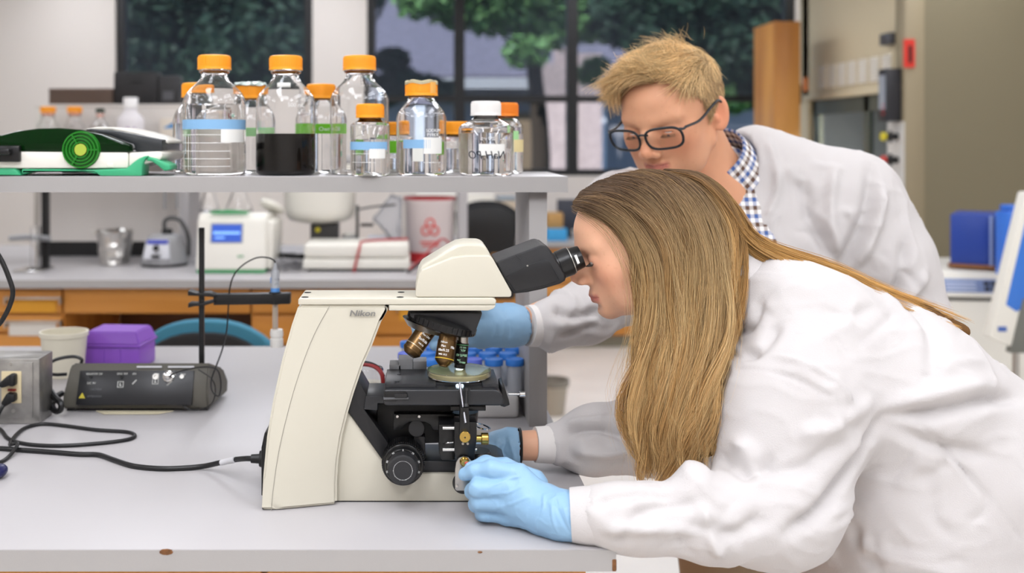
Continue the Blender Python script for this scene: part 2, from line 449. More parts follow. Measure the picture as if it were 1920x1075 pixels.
def glass_bottle(label, x, y, z0, R_, H, capR, capH, zs, zn, fill=0, liq=None, capm=None, group=None, cat='bottle', name='media_bottle', neck=None, ring=True, thick=.0026, n=40):
    t = thing(name, label, cat, (x, y, z0), group=group)
    T = Matrix.Translation((x, y, z0))
    rn = neck or capR*.80
    po = bottle_profile(R_, H-capH*.35, rn, zs, zn)
    inn = [(max(r-thick, 0), z+(.004 if i < 3 else 0.0)+(thick*.5 if z > zs else 0)) for i, (r, z) in enumerate(po) if not (z > zn+.003 and z < zn+.0145)]
    inn[0] = (0, .008)
    MB().lathe(po+[(r, z) for r, z in inn[::-1]], n, T).build('glass', M_clear, t, angle=60)
    if fill:
        zf = fill
        ip = [(r+.0006 if r > .001 else 0, z-.0006) for r, z in inn if z < zf]
        ip += [(R_-thick+.0006, zf)] if zf <= zs else [(ip[-1][0], zf)]
        ip += [(0, zf)]
        MB().lathe(ip, n, T).build('liquid', liq or M_water, t, angle=50)
    if capm:
        cm = MB()
        cm.lathe([(0, H), (capR*.86, H), (capR*.95, H-.0012), (capR*.965, H-.004), (capR*.965, H-capH*.80), (capR*1.0, H-capH*.82), (capR*1.02, H-capH), (capR*.9, H-capH), (capR*.88, H-capH*.6), (0, H-capH*.55)], n, T)
        for k in range(44):
            a = 2*PI*k/44
            c = Vector((x+math.cos(a)*capR*.975, y+math.sin(a)*capR*.975, 0))
            cm.box((c.x-.0007, c.y-.0007, z0+H-capH*.8), (c.x+.0007, c.y+.0007, z0+H-.004))
        cm.build('cap', capm, t, angle=50)
        if ring:
            MB().lathe([(rn*1.03, zn+.013), (rn*1.07, zn+.0135), (rn*1.07, zn+.017), (rn*1.03, zn+.0175)], n, T, closed=True).build('pour_ring', mat('pour_ring', 'ff7a3a', .3), t)
    return t
G2 = 'reagent bottles on the far shelf'
def bot2(px, top, Y, R_, label, liqname, liqcol, fill, capm=M_orange, cap=.027):
    x = at(px, 0, Y).x; H = at(0, top, Y).z-Z2
    return glass_bottle(label, x, Y, Z2, R_, H, cap, .027, H*.55, H*.78, H*fill, liquid(liqname, liqcol, trans=.5) if fill else None, capm, G2, n=24)
bot2(90, 200, 4.80, .048, 'orange capped bottle of brown red liquid on the far shelf', 'brown', '9c5030', .5, cap=.034)
bot2(140, 200, 4.82, .044, 'orange capped bottle with a little bright red liquid on the far shelf', 'red', 'c8302c', .42, cap=.033)
t = glass_bottle('clear round flask with a dark green stopper on the far shelf', at(188, 0, 4.85).x, 4.85, Z2, .058, .215, .020, .02, .10, .17, 0, None, mat('green_stopper', '2f3b2c', .5), G2, name='flask', n=24)
t = thing('squeeze_bottle', 'white plastic bottle with a purple mark on the far shelf', 'bottle', (at(245, 0, 4.8).x, 4.8, Z2), group=G2)
T = Matrix.Translation(t.location)
MB().lathe([(0, 0), (.056, 0), (.06, .005), (.06, .15), (.055, .172), (.03, .20), (.026, .215), (0, .215)], 28, T).build('body', mat('hdpe', 'ddd9dc', .4), t)
MB().lathe([(0, .215), (.031, .215), (.032, .26), (.03, .263), (0, .263)], 24, T).build('cap', mat('white_cap', 'f0efee', .4), t)
lettering('F', .075, mat('purple_ink', '8a3fa0', .5), t, Matrix.Translation(t.location+Vector((0, 0, .075))), bend=.0604, shear=.3, bold=.004, align='CENTER')
def box_thing(name, label, cat, px0, px1, pt, pb, Y, d, m, part='body', bev=.004, group=None):
    a, b = at(px0, pb, Y), at(px1, pt, Y)
    t = thing(name, label, cat, ((a.x+b.x)/2, Y+d/2, a.z), group=group)
    MB().box((a.x, Y, a.z), (b.x, Y+d, b.z), bev).build(part, m, t)
    return t, a, b
t, a, b = box_thing('storage_box', 'long low white box behind the bottles on the far shelf', 'box', 66, 575, 197, 291, 4.93, .085, M_wall, bev=.003)
MB().box((a.x+.655, 4.925, b.z-.04), (a.x+.667, 4.931, b.z-.025)).build('latch', M_grey, t)
MB().box((a.x-.002, 4.926, b.z-.012), (b.x+.002, 5.017, b.z+.004), .002).build('lid', M_wall, t)
ztop = b.z+.004
def on2(name, label, cat, px0, px1, pt, m, d=.085):
    Y = 4.93
    a_, b_ = at(px0, 0, Y), at(px1, pt, Y)
    t = thing(name, label, cat, ((a_.x+b_.x)/2, Y+d/2, ztop))
    return t, a_.x, b_.x, b_.z, Y
t, xa, xb, zz, Y = on2('cardboard_box', 'flat brown box lying on the long white box', 'box', 92, 211, 166, None)
MB().box((xa, Y, ztop), (xb, Y+.08, zz-.012)).build('body', mat('brown_card', '5a4a40', .7, var=.2), t); MB().box((xa-.002, Y-.002, zz-.012), (xb+.002, Y+.082, zz), .002).build('lid', mat('brown_card2', '64524a', .7), t)
t, xa, xb, zz, Y = on2('equipment_case', 'black case standing on the long white box by the window', 'case', 213, 296, 135, None)
MB().box((xa, Y, ztop), (xb, Y+.08, zz), .006).build('body', mat('case_black', '1d1c1e', .5), t); MB().box((xa+.07, Y-.006, zz-.05), (xa+.13, Y+.001, zz-.04), .002).build('handle', M_black, t)
t, xa, xb, zz, Y = on2('equipment_case', 'smaller dark grey case with a paper label beside the black case', 'case', 297, 336, 142, None)
MB().box((xa, Y, ztop), (xb, Y+.08, zz), .006).build('body', mat('case_grey', '2b2b2d', .5), t); MB().box((xa+.02, Y-.001, ztop+.02), (xa+.07, Y+.001, ztop+.06)).build('paper_label', mat('dull_paper', '55565a', .7), t)
t, a, b = box_thing('reagent_carton', 'cream carton with a blue triangle on the far shelf', 'box', 300, 352, 222, 293, 4.85, .06, mat('carton', 'd8cec0', .6))
MB().prism([(a.x+.012, b.z-.045), (a.x+.10, b.z-.045), (a.x+.06, b.z-.02)], 4.849, 4.8505).build('blue_mark', mat('blue_mark', '3a86c0', .5), t)
t, a, b = box_thing('storage_box', 'green edged white tray at the end of the far shelf', 'tray', -40, 58, 262, 293, 4.80, .15, M_white)
MB().box((a.x-.003, 4.797, b.z-.02), (b.x+.003, 4.953, b.z+.003), .003).build('rim', mat('green_rim', '5fae90', .4), t)

# --- things on the second worktop (instruments)
Zb = BENCH
def gz(py): return 1070/(py-AY)       # depth of a point on the bench top seen at row py
# aluminium foil wrapped beaker
Y = gz(500)+.08; x = at(215, 0, Y).x
t = thing('beaker', 'beaker wrapped in crumpled foil on the far bench', 'beaker', (x, Y, Zb))
rg = np.random.default_rng(4)
mb = MB(); mb.lathe([(0, 0), (.058, 0), (.064, .006), (.066, .02), (.067, .04), (.068, .06), (.07, .08), (.071, .1), (.074, .12), (.078, .14), (.079, .148), (.072, .15), (.066, .14), (0, .12)], 30, Matrix.Translation((x, Y, Zb)))
for v in mb.bm.verts:
    if v.co.z > Zb+.02: v.co += Vector(rg.normal(size=3)*.0028)
mb.build('foil', mat('foil', 'd5d3cf', .28, 1), t, angle=8)
MB().box((x-.079, Y-.01, Zb+.128), (x-.098, Y+.01, Zb+.148), .003).build('spout', mat('foil', 'd0d0d0', .28, 1), t)
# vortex mixer
Y = gz(502)+.09; x = at(309, 0, Y).x
t = thing('vortex_mixer', 'silver grey vortex mixer with a black cup and cable on the far bench', 'mixer', (x, Y, Zb))
MB().lathe([(0, 0), (.098, 0), (.1, .006), (.098, .02), (.09, .06), (.078, .11), (.07, .128), (.05, .136), (0, .138)], 40, Matrix.Translation((x, Y, Zb))).build('body', mat('silver_plastic', 'a3a3a5', .4), t)
MB().lathe([(0, 0), (.1, 0), (.1, .012), (0, .012)], 40, Matrix.Translation((x, Y, Zb))).build('base', M_black, t)
p = MB().prism([(-.06, .035), (.055, .035), (.045, .12), (-.048, .12)], -.012, .012, .004, M=Matrix.Translation((x-.01, Y-.098, Zb)) @ Matrix.Rotation(R(-11), 4, 'X')).build('control_panel', mat('panel_white', 'dfe0e6', .4), t)
MB().box((-.045, -.016, .1), (.045, -.010, .117), M=Matrix.Translation((x-.01, Y-.098, Zb)) @ Matrix.Rotation(R(-11), 4, 'X')).build('blue_band', mat('blue_print', '3545b5', .5), p)
MB().cyl((x-.012, Y-.118, Zb+.085), (x-.012, Y-.10, Zb+.085), .012).build('knob', M_black, p)
MB().box((x-.03, Y-.12, Zb+.045), (x+.005, Y-.105, Zb+.056)).build('switch', M_black, p)
MB().lathe([(0, .13), (.022, .132), (.024, .15), (.02, .158), (0, .15)], 20, Matrix.Translation((x+.01, Y, Zb))).build('cup_head', M_black, t)
MB().tube([(x+.0, Y, Zb+.15), (x+.0, Y, Zb+.19), (x+.03, Y, Zb+.205), (x+.07, Y, Zb+.19), (x+.1, Y+.01, Zb+.12), (x+.1, Y+.02, Zb+.04)], .009).build('cable', mat('dark_cable', '4a4a4a', .5), t)
# thermal cycler with blue screen
Y = gz(513); xa, xb = at(366, 0, Y).x, at(498, 0, Y).x; z1 = at(0, 400, Y+.05).z
t = thing('thermal_cycler', 'white thermal cycler with a blue screen and green trim on the far bench', 'instrument', ((xa+xb)/2, Y+.15, Zb))
prof = [(Y, Zb+.012), (Y+.02, Zb+.11), (Y+.045, z1-.03), (Y+.07, z1-.005), (Y+.1, z1), (Y+.34, z1-.02), (Y+.36, Zb+.012)]
mb = MB(); mb.prism([(p[0], p[1]) for p in prof], -xb-.0, -xa, .012, 3, M=Matrix.Rotation(R(90), 4, 'Z') ); mb.build('body', M_white, t)
MB().box((xa+.004, Y+.004, Zb), (xb-.004, Y+.35, Zb+.014), .003).build('green_base', mat('green_trim', '3a9a5e', .4), t)
sl = math.atan2(.045-.02, (z1-.03-Zb-.11))
S = Matrix.Translation((xa, Y+.018, Zb+.10)) @ Matrix.Rotation(-sl, 4, 'X')
d = MB().box((.055, -.002, .02), (.19, .006, .105), .003, M=S).build('bezel', mat('bezel', '9aa0a4', .4), t)
MB().box((.062, -.004, .026), (.183, 0, .098), M=S).build('screen', mat('screen_blue', '1c3f9e', .3, emit='2e5fc8', estr=.6), d)
MB().box((.068, -.006, .058), (.177, -.003, .068), M=S).box((.075, -.006, .04), (.115, -.003, .046), M=S).build('screen_text', mat('screen_text', '7fb2f0', .4, emit='8fc0ff', estr=.7), d)
MB().prism([(.06, .125), (.2, .125), (.215, .135), (.13, .142), (.045, .135)], -.004, .01, M=S @ Matrix.Translation((-.0, 0, .018))).build('lid_grip', mat('green_trim', '2f8f55'), t)
MB().box((.17, -.003, -.035), (.195, .005, -.03), M=S).build('logo_mark', mat('green_trim', ''), t)
MB().prism([(xb-.002, Zb+.014), (xb+.022, Zb+.014), (xb+.028, z1-.04), (xb-.002, z1-.03)], Y+.04, Y+.33, .006).build('side_panel', M_white, t)
# flasks on the cycler
def flask(label, px, py0, py1, Y, r, tilt=0):
    p = at(px, py1, Y); H = at(0, py0, Y).z-p.z
    t = thing('flask', label, 'flask', p, group='clear flasks on the thermal cycler')
    T = Matrix.Translation(p) @ Matrix.Rotation(tilt, 4, 'Y')
    po = [(0, .0), (r*.8, 0), (r, .008), (r*.95, .02), (r*.35, H*.7), (r*.33, H*.95), (r*.42, H)]
    MB().lathe(po+[(max(a-.003, 0), z+.003) for a, z in po[::-1]], 24, T).build('glass', M_clear, t)
    return t
for lab, px, yy, r in (('clear conical flask at the blue screen end on the thermal cycler', 392, 4.62, .045), ('wide clear flask in the middle on top of the thermal cycler', 448, 4.58, .06)):
    p = Vector((at(px, 0, yy).x, yy, 0))
    t = thing('flask', lab, 'flask', (p.x, p.y, z1-.02), group='clear flasks on the thermal cycler')
    po = [(0, 0), (r*.8, 0), (r, .008), (r*.95, .02), (r*.4, .10), (r*.36, .125), (r*.46, .13)]
    MB().lathe(po+[(max(a-.003, 0), z+.003) for a, z in po[::-1]], 24, Matrix.Translation((p.x, p.y, z1-.012))).build('glass', M_clear, t)
p = at(508, 392, 4.6)
t = thing('dish', 'white shallow dish tilted against the flasks on the thermal cycler', 'dish', p)
MB().lathe([(0, 0), (.05, 0), (.056, .006), (.056, .02), (.052, .02), (.05, .008), (0, .006)], 28, Matrix.Translation(p) @ Matrix.Rotation(R(-25), 4, 'X') @ Matrix.Rotation(R(22), 4, 'Y')).build('bowl', M_white, t)
MB().tube([p+Vector((-.0, .04, -.005)), p+Vector((-.01, .07, -.06)), p+Vector((-.015, .08, z1-p.z-.015))], .006).build('prop', M_chrome, t)
# white flat instrument with a red lead across
Y = gz(510); xa, xb = at(568, 0, Y).x, at(768, 0, Y).x; z1b = at(0, 456, Y+.02).z
t = thing('gel_transilluminator', 'long low white instrument box with a red lead across its lid', 'instrument', ((xa+xb)/2, Y+.12, Zb))
zs_ = Zb+.012; zm = at(0, 486, Y).z
MB().box((xa, Y, zs_), (xb, Y+.26, zm), .005).build('base', M_white, t)
MB().box((xa+.002, Y+.002, zm+.002), (xb-.004, Y+.258, z1b), .018, 4).build('lid', M_white, t)
MB().box((xa+.02, Y+.02, Zb), (xb-.02, Y+.24, zs_)).build('feet', M_black, t)
MB().tube([at(663, 512, Y-.006), at(668, 490, Y-.008), at(673, 470, Y-.006), at(676, 457, Y+.012), Vector((at(678, 0, Y).x, Y+.04, z1b+.004)), Vector((at(700, 0, Y).x, Y+.09, z1b+.005)), Vector((at(735, 0, Y).x, Y+.12, z1b+.006)), Vector((at(764, 0, Y).x, Y+.16, z1b+.004))], .005).build('lead', mat('red_cable', 'b0272b', .4), t)
# big white bowl shaped vessel on a dark stand
Y = 4.78; x = at(600, 0, Y).x
t = thing('power_supply', 'dark box with a yellow sticker behind the white instrument box', 'box', (x, Y, Zb))
MB().box((at(585, 0, Y).x, Y-.08, Zb), (at(634, 0, Y).x, Y+.1, at(0, 418, Y).z), .004).build('body', mat('dark_grey_box', '34322f', .5), t)
MB().cyl((at(596, 0, Y-.08).x, Y-.083, at(0, 431, Y-.08).z), (at(596, 0, Y-.08).x, Y-.079, at(0, 431, Y-.08).z), .011).build('sticker', mat('yellow_sticker', 'd8c81e', .5), t)
zb_ = at(0, 417, Y).z
t = thing('basin', 'large white round basin standing above the dark box', 'basin', (x, Y, zb_))
zr = 1.35-zb_
MB().lathe([(0, 0), (.09, 0), (.135, .012), (.152, .03), (.158, .06), (.165, zr-.035), (.172, zr-.03), (.172, zr-.004), (.165, zr), (.155, zr-.006), (.15, .07), (.12, .03), (0, .02)], 40, Matrix.Translation((x, Y, zb_+.001))).build('bowl', M_white, t)
# biohazard waste tub
Y = 4.80; x = at(806, 0, Y).x
t = thing('waste_tub', 'clear bagged waste tub with a red biohazard mark on the far bench', 'bin', (x, Y, Zb))
T = Matrix.Translation((x, Y, Zb))
zr = at(0, 371, Y).z-Zb
MB().lathe([(0, .0), (.098, 0), (.104, .01), (.112, zr-.03), (.118, zr-.02), (.118, zr-.006), (.112, zr-.004), (.1, zr-.02), (.09, .02), (0, .012)], 40, T).build('tub', mat('milky', 'd8ccca', .35), t)
MB().lathe([(.094, zr-.004), (.119, zr-.005), (.119, zr+.004), (.094, zr+.004)], 40, T, closed=True).build('rim', mat('red_plastic', 'b3272a', .45), t)
MB().lathe([(.1065, .0), (.1085, .0), (.110, .045), (.1075, .045)], 40, T, closed=True).build('red_band', mat('red_plastic', ''), t)
mk = MB()
rt = .111
for k in range(3):
    a = R(90+120*k); c = (.022*math.cos(a), .022*math.sin(a))
    pts = []
    for j in range(25):
        b = a+R(-140+280*j/24)+0
        pts.append((c[0]+.019*math.cos(b), c[1]+.019*math.sin(b)))
    def wrap(p, dz=.155): return Vector((x+rt*math.sin(p[0]/rt), Y-rt*math.cos(p[0]/rt), Zb+dz+p[1]))
    mk.tube([wrap(p) for p in pts], .0038, 6, smooth=1)
mk.tube([wrap((.012*math.cos(R(15*k)), .012*math.sin(R(15*k)))) for k in range(24)], .003, 6, smooth=1, closed=True)
mk.build('biohazard_symbol', mat('red_print', 'd8564f', .5), t)
MB().box((-.045, 0, 0), (.045, .003, .006), M=Matrix.Translation((x, Y-.1125, Zb+.09))).box((-.035, 0, 0), (.04, .003, .006), M=Matrix.Translation((x, Y-.112, Zb+.075))).build('printed_lines', mat('red_print', ''), t)
# clear plastic bag beside the tub
t = thing('plastic_bag', 'crumpled clear plastic bag leaning beside the waste tub', 'bag', at(735, 440, 4.7))
rg = np.random.default_rng(8)
mb = MB().prism(pp([(700, 410), (735, 366), (752, 372), (750, 458), (738, 452)], 4.72), 4.70, 4.76, .008)
bmesh.ops.subdivide_edges(mb.bm, edges=list(mb.bm.edges), cuts=3, use_grid_fill=True)
for v in mb.bm.verts: v.co += Vector(rg.normal(size=3)*.004)
mb.build('film', mat('thin_film', 'd2d2d6', .25, alpha=.55), t, angle=20)
# clutter of cables and small things between
M_cab = mat('cable_black', '19191a', .45)
for lab, px, col, yy, sc in (('tangle of black cables behind the thermal cycler', 545, 'cable_black', 4.56, .62), ('loop of grey leads lying beside the thermal cycler', 540, 'cable_grey', 4.40, .55)):
    t = thing('cable_tangle', lab, 'cable', (at(px, 0, yy).x, yy, Zb))
    rr = np.random.default_rng(int(px)); c = Vector((at(px, 0, yy).x, yy, Zb))
    mb = MB()
    for k in range(7):
        ph = rr.random()*6
        r0 = (.05+.05*rr.random())*sc
        mb.tube([c+Vector((r0*math.cos(ph+j*.9)*(1+.3*rr.random()), .5*r0*math.sin(ph+j*.9), .008+(.075*sc)*abs(math.sin(j*.7+ph)))) for j in range(9)], .0045, 6, 4)
    mb.build('cords', mat(col, '19191a' if 'black' in col else '8b8a8c', .5), t)
Y = 4.75
for i, (p0, p1, y0, y1, c, lab, nm, cat) in enumerate(((690, 723, 442, 462, 'd9dde6', 'small white box with blue dots behind the white instrument box', 'tip_carton', 'box'), (725, 745, 438, 462, 'aab0c0', 'little pale blue jar behind the white instrument box', 'jar', 'jar'), (640, 672, 437, 462, '8e9094', 'little grey pot behind the white instrument box', 'pot', 'pot'))):
    a_, b_ = at(p0, y1, Y), at(p1, y0, Y)
    t = thing(nm, lab, cat, ((a_.x+b_.x)/2, Y, Zb))
    if i == 0:
        MB().box((a_.x, Y-.03, Zb), (b_.x, Y+.03, b_.z), .003).build('body', mat('c'+c, c, .5), t)
        for k in range(3): MB().cyl((a_.x+.015+k*.022, Y-.032, b_.z-.03), (a_.x+.015+k*.022, Y-.029, b_.z-.03), .007).build('blue_dot', mat('blue_print', ''), t)
    else:
        r = (b_.x-a_.x)/2
        MB().lathe([(0, 0), (r, 0), (r, b_.z-Zb-.02), (r*.8, b_.z-Zb-.012), (0, b_.z-Zb-.012)], 20, Matrix.Translation(((a_.x+b_.x)/2, Y, Zb))).build('body', mat('c'+c, c, .4), t)
        MB().lathe([(0, b_.z-Zb-.012), (r*.85, b_.z-Zb-.012), (r*.85, b_.z-Zb), (0, b_.z-Zb)], 20, Matrix.Translation(((a_.x+b_.x)/2, Y, Zb))).build('lid', M_white, t)
t = thing('test_lead', 'red test lead draped at the foot of the waste tub', 'cable', at(800, 470, 4.4))
MB().tube([at(768, 505, 4.3), at(790, 485, 4.35), at(812, 462, 4.4), at(830, 448, 4.42), at(845, 462, 4.45), at(850, 490, 4.45)], .004).build('lead', mat('red_cable', ''), t)
MB().tube([at(764, 510, 4.3), at(790, 492, 4.33), at(808, 478, 4.36)], .007).build('grip', M_cab, t)
# thin arm stand over the white box
t = thing('clamp_stand', 'thin dark clamp stand with a jointed arm behind the white instrument box', 'stand', (at(670, 0, 4.7).x, 4.7, Zb))
MB().cyl((at(670, 0, 4.7).x, 4.7, Zb+.01), (at(670, 0, 4.7).x, 4.7, at(0, 385, 4.7).z), .007).build('rod', mat('dark_steel', '4a4a4a', .4, .8), t)
MB().box((at(655, 0, 4.7).x, 4.64, Zb), (at(686, 0, 4.7).x, 4.76, Zb+.012), .002).build('base', mat('dark_steel', ''), t)
MB().tube([at(667, 394, 4.66), at(700, 388, 4.66), at(742, 384, 4.66)], .0045).build('arm', mat('dark_steel', ''), t)
MB().box(at(676, 425, 4.66), at(700, 419, 4.68)).build('clamp', M_black, t)
# retort stand with glass cylinder
Y = gz(513)
t = thing('retort_stand', 'steel retort stand with a dark post near the foil wrapped beaker', 'stand', (at(50, 0, Y).x, Y+.05, Zb))
MB().box((at(22, 0, Y).x, Y, Zb), (at(78, 0, Y).x, Y+.16, Zb+.012), .003).build('base', M_chrome, t)
MB().cyl((at(52, 0, Y).x, Y+.1, Zb+.012), (at(52, 0, Y).x, Y+.1, SH_T-.05), .009).build('rod', M_steel, t)
MB().box((at(58, 0, Y).x, Y+.12, Zb+.012), (at(70, 0, Y).x, Y+.15, SH_T-.05)).build('post', M_black, t)
MB().tube([at(18, 447, Y+.08), at(55, 445, Y+.08), at(94, 448, Y+.08)], .012).build('cross_bar', M_grey, t)
t = thing('measuring_cylinder', 'glass measuring cylinder standing on the retort stand base', 'cylinder', (at(60, 0, Y).x, Y+.04, Zb+.012))
po = [(.018, .004), (.02, .01), (.02, .17), (.024, .175)]
MB().lathe([(0, 0), (.034, 0), (.036, .004), (.02, .008)]+po[1:]+[(.021, .175), (.0175, .17), (.0175, .012), (0, .012)], 24, Matrix.Translation(t.location)).build('glass', M_clear, t)

# ------------------------------------------------------------------ office chairs
def chair(label, x, y, zb, wd, m1, m2, rz=0):
    t = thing('office_chair', label, 'chair', (x, y, 0), group='lab chairs')
    mb = MB()
    prof = []
    n = 13
    for (ins, dy0, dy1, mm, nm) in ((0, -.03, .02, m1, 'backrest'), (.012, -.055, -.03, m2, 'back_shell')):
        pts = []
        for k in range(n):
            u = -1+2*k/(n-1)
            pts.append((x+u*(wd-ins), zb-ins-.075*abs(u)**2.6-(.02 if mm is m2 else 0)))
        for k in range(n):
            u = 1-2*k/(n-1)
            pts.append((x+u*(wd-ins)*.9, zb-.33+.02*u*u))
        MB().prism(pts, y+dy0, y+dy1, .01, 2).build(nm, mm, t)
    MB().box((x-wd*.95, y+.02, .45), (x+wd*.95, y+.48, .53), .03, 3).build('seat', m1, t)
    MB().box((x-.03, y-.045, .42), (x+.03, y-.025, zb-.2), .005).build('back_bar', m2, t)
    MB().cyl((x, y+.25, .12), (x, y+.25, .45), .028).build('column', m2, t)
    for k in range(5):
        a = 2*PI*k/5+.3
        lg = MB().tube([(x, y+.25, .12), (x+.16*math.cos(a), y+.25+.16*math.sin(a), .1), (x+.28*math.cos(a), y+.25+.28*math.sin(a), .07)], .018).build('leg', m2, t)
        MB().sphere((x+.28*math.cos(a), y+.25+.28*math.sin(a), .028), .028, 12).build('caster', m2, lg)
    return t
Yc = 3.25
chair('office chair with a teal blue padded back in the aisle by the bench', at(387, 0, Yc).x, Yc, at(0, 599, Yc).z, .205, mat('teal_fabric', '3b7f98', .75, bump=.2, bscale=900), mat('chair_shell', '1c1d1f', .55))

# ------------------------------------------------------------------ desk along the windows, far end
dz = .75
dy0 = 7.45
dx0, dx1 = at(760, 0, dy0).x, 2.2
t = bench('window_desk', 'low white desk with oak drawers along the window wall', dx0, dx1, dy0, W_Y-.02, dz, .04)
MB().box((dx0+.02, dy0+.04, .09), (dx1-.02, W_Y-.05, dz-.041)).build('carcass', M_wood, t)
MB().box((dx0+.02, dy0+.09, 0), (dx1-.02, W_Y-.08, .09)).build('plinth', mat('grey_plinth', '8a8676', .6), t)
xx = dx0+.02
while xx < dx1-.3:
    MB().box((xx+.006, dy0+.02, .46), (xx+.45, dy0+.041, dz-.05), .003).build('drawer', M_wood, t)
    MB().box((xx+.006, dy0+.02, .1), (xx+.45, dy0+.041, .45), .003).build('door', M_wood, t)
    xx += .456
Yk = 6.7
t = chair('black office chair drawn up to the window desk beyond the shelf post', at(912, 0, Yk).x, Yk, at(0, 376, Yk).z, .2, mat('black_fabric', '1b1b1d', .7), M_black)
p = at(950, 400, 6.75)
MB().box((p.x-.06, 6.72, p.z-.02), (p.x-.02, 6.98, p.z+.01), .01).box((p.x-.05, 6.8, .47), (p.x-.03, 6.84, p.z-.02)).build('armrest', M_black, t)
def deskbox(nm, lab, cat, p0, p1, pt, Y, d, c, zb=dz, part='body', extra=None):
    a_, b_ = at(p0, 0, Y), at(p1, pt, Y)
    t = thing(nm, lab, cat, ((a_.x+b_.x)/2, Y+d/2, zb))
    MB().box((a_.x, Y, zb), (b_.x, Y+d, b_.z), .004).build(part, mat('k'+c, c, .55), t)
    return t, a_.x, b_.x, b_.z
t, xa, xb, z_ = deskbox('storage_box', 'flat bright blue box on the window desk beside the man', 'box', 1027, 1064, 430, 7.5, .2, '3f9fd8')
t, xa, xb, z2_ = deskbox('cardboard_box', 'brown cardboard box on the blue box by the window', 'box', 1027, 1056, 400, 7.55, .15, 'b98f55', z_)
t, xa, xb, z3_ = deskbox('monitor', 'dark computer screen on the window desk beside the man', 'monitor', 1045, 1090, 374, 7.78, .03, '3a3d48', dz+.06)
MB().box((xa+.06, 7.76, dz), (xb-.06, 7.9, dz+.012)).build('foot', M_black, t); MB().box(((xa+xb)/2-.02, 7.79, dz+.01), ((xa+xb)/2+.02, 7.81, dz+.07)).build('stem', M_black, t)
t, xa, xb, z4_ = deskbox('equipment_box', 'cream box standing on the window desk behind the black chair', 'box', 935, 968, 376, 7.8, .25, 'cbbba5')
MB().box((xa-.004, 7.795, z4_), (xb+.004, 8.055, z4_+.02), .003).build('lid', mat('kgrey', '8b97a0', .5), t)
t, xa, xb, z5_ = deskbox('equipment_box', 'white cabinet on the window desk behind the waste tub', 'box', 780, 928, 362, 8.0, .2, 'e8e2da')
MB().box((xa+.01, 7.992, dz+.02), ((xa+xb)/2-.004, 8.001, z5_-.01), .002).build('door', M_white, t); MB().box(((xa+xb)/2+.004, 7.992, dz+.02), (xb-.01, 8.001, z5_-.01), .002).build('door', M_white, t)
# waste basket on the floor
Yb = 2900/(776-AY); x = at(1036, 0, Yb).x
t = thing('waste_basket', 'grey waste basket with a clear liner on the floor beyond the shelf post', 'bin', (x, Yb, 0))
T = Matrix.Translation((x, Yb, 0)); hb = at(0, 712, Yb).z
MB().lathe([(0, 0), (.062, 0), (.085, hb), (.081, hb), (.058, .006), (0, .006)], 32, T).build('basket', mat('bin_grey', 'a59c8d', .5), t)
MB().lathe([(.083, hb-.03), (.09, hb-.028), (.09, hb+.004), (.08, hb+.004), (.07, hb-.1), (.068, hb-.1)], 32, T, closed=False).build('liner', mat('bin_liner', '8f8a80', .4, alpha=.7), t)
MB().box((x-.05, Yb-.04, hb-.09), (x+.03, Yb+.04, hb-.05), .015).build('paper', mat('white_paper', 'e6e0d8', .8), t)

# ------------------------------------------------------------------ right side: fume hood, cupboard, freezer chest
hx = at(1700, 0, 6.0).x
t = thing('fume_hood', 'tan fume hood with white louvred vents and a grey sash', 'fume hood', (hx+.4, 6.8, 0))
hy0, hy1 = 6.0, 7.62
zl = at(0, 160, 6.0).z   # bottom of header
MB().box((hx, hy0+.03, zl), (hx+.75, hy1, CEIL-.01)).build('header', M_tan, t)
MB().box((hx-.012, hy0+.03, zl-.03), (hx+.05, hy1, zl+.01), .004).build('sill_rail', M_tan, t)
MB().box((hx+.02, hy0, 0), (hx+2.4, hy0+.03, CEIL-.01)).build('side_panel', M_olive, t)
MB().box((hx-.012, hy0-.003, 0), (hx+.10, hy0+.12, CEIL-.01), .006).build('front_post', mat('hood_post', '9c8f74', .5), t)
MB().box((hx, hy1-.12, 0), (hx+.1, hy1+.05, CEIL-.01)).build('rear_post', M_tan, t)
MB().box((hx, hy0+.03, 0), (hx+.75, hy1, .9)).build('base_cabinet', M_tan, t)
MB().box((hx-.04, hy0+.03, .9), (hx+.75, hy1, .94), .004).build('worktop', mat('hood_top', '55554f', .5), t)
MB().box((hx+.72, hy0+.03, .94), (hx+.75, hy1, zl)).build('back_liner', mat('hood_liner', 'c6c6c0', .5), t)
sa = MB(); sy0, sy1 = at(0, 0, 0).y, 0
ys = [hy0+.13, hy0+.55, hy0+.62, hy1-.14]
sash = MB().box((hx+.02, ys[0], .95), (hx+.05, ys[0]+.09, zl-.03)).box((hx+.02, ys[1], .95), (hx+.05, ys[1]+.07, zl-.03)).box((hx+.02, ys[3]-.06, .95), (hx+.05, ys[3], zl-.03)).box((hx+.02, ys[0], zl-.13), (hx+.05, ys[3], zl-.03)).build('sash_frame', mat('sash_grey', '54584f', .4), t)
MB().box((hx+.03, ys[0]+.09, .95), (hx+.036, ys[1], zl-.13)).build('pane', M_glass, sash); MB().box((hx+.03, ys[1]+.07, .95), (hx+.036, ys[3]-.06, zl-.13)).build('pane', M_glass, sash)
MB().box((hx+.5, ys[1]+.1, zl-.6), (hx+.52, ys[1]+.45, zl-.12)).build('inner_card', mat('hood_white', 'e4e6ea', .5), t)
hl = area('hood_fill_light', (hx+.4, 6.75, zl+.04-.06), .25, .9, 28, (.95, 1, .97))  # fill light added to brighten the hood interior
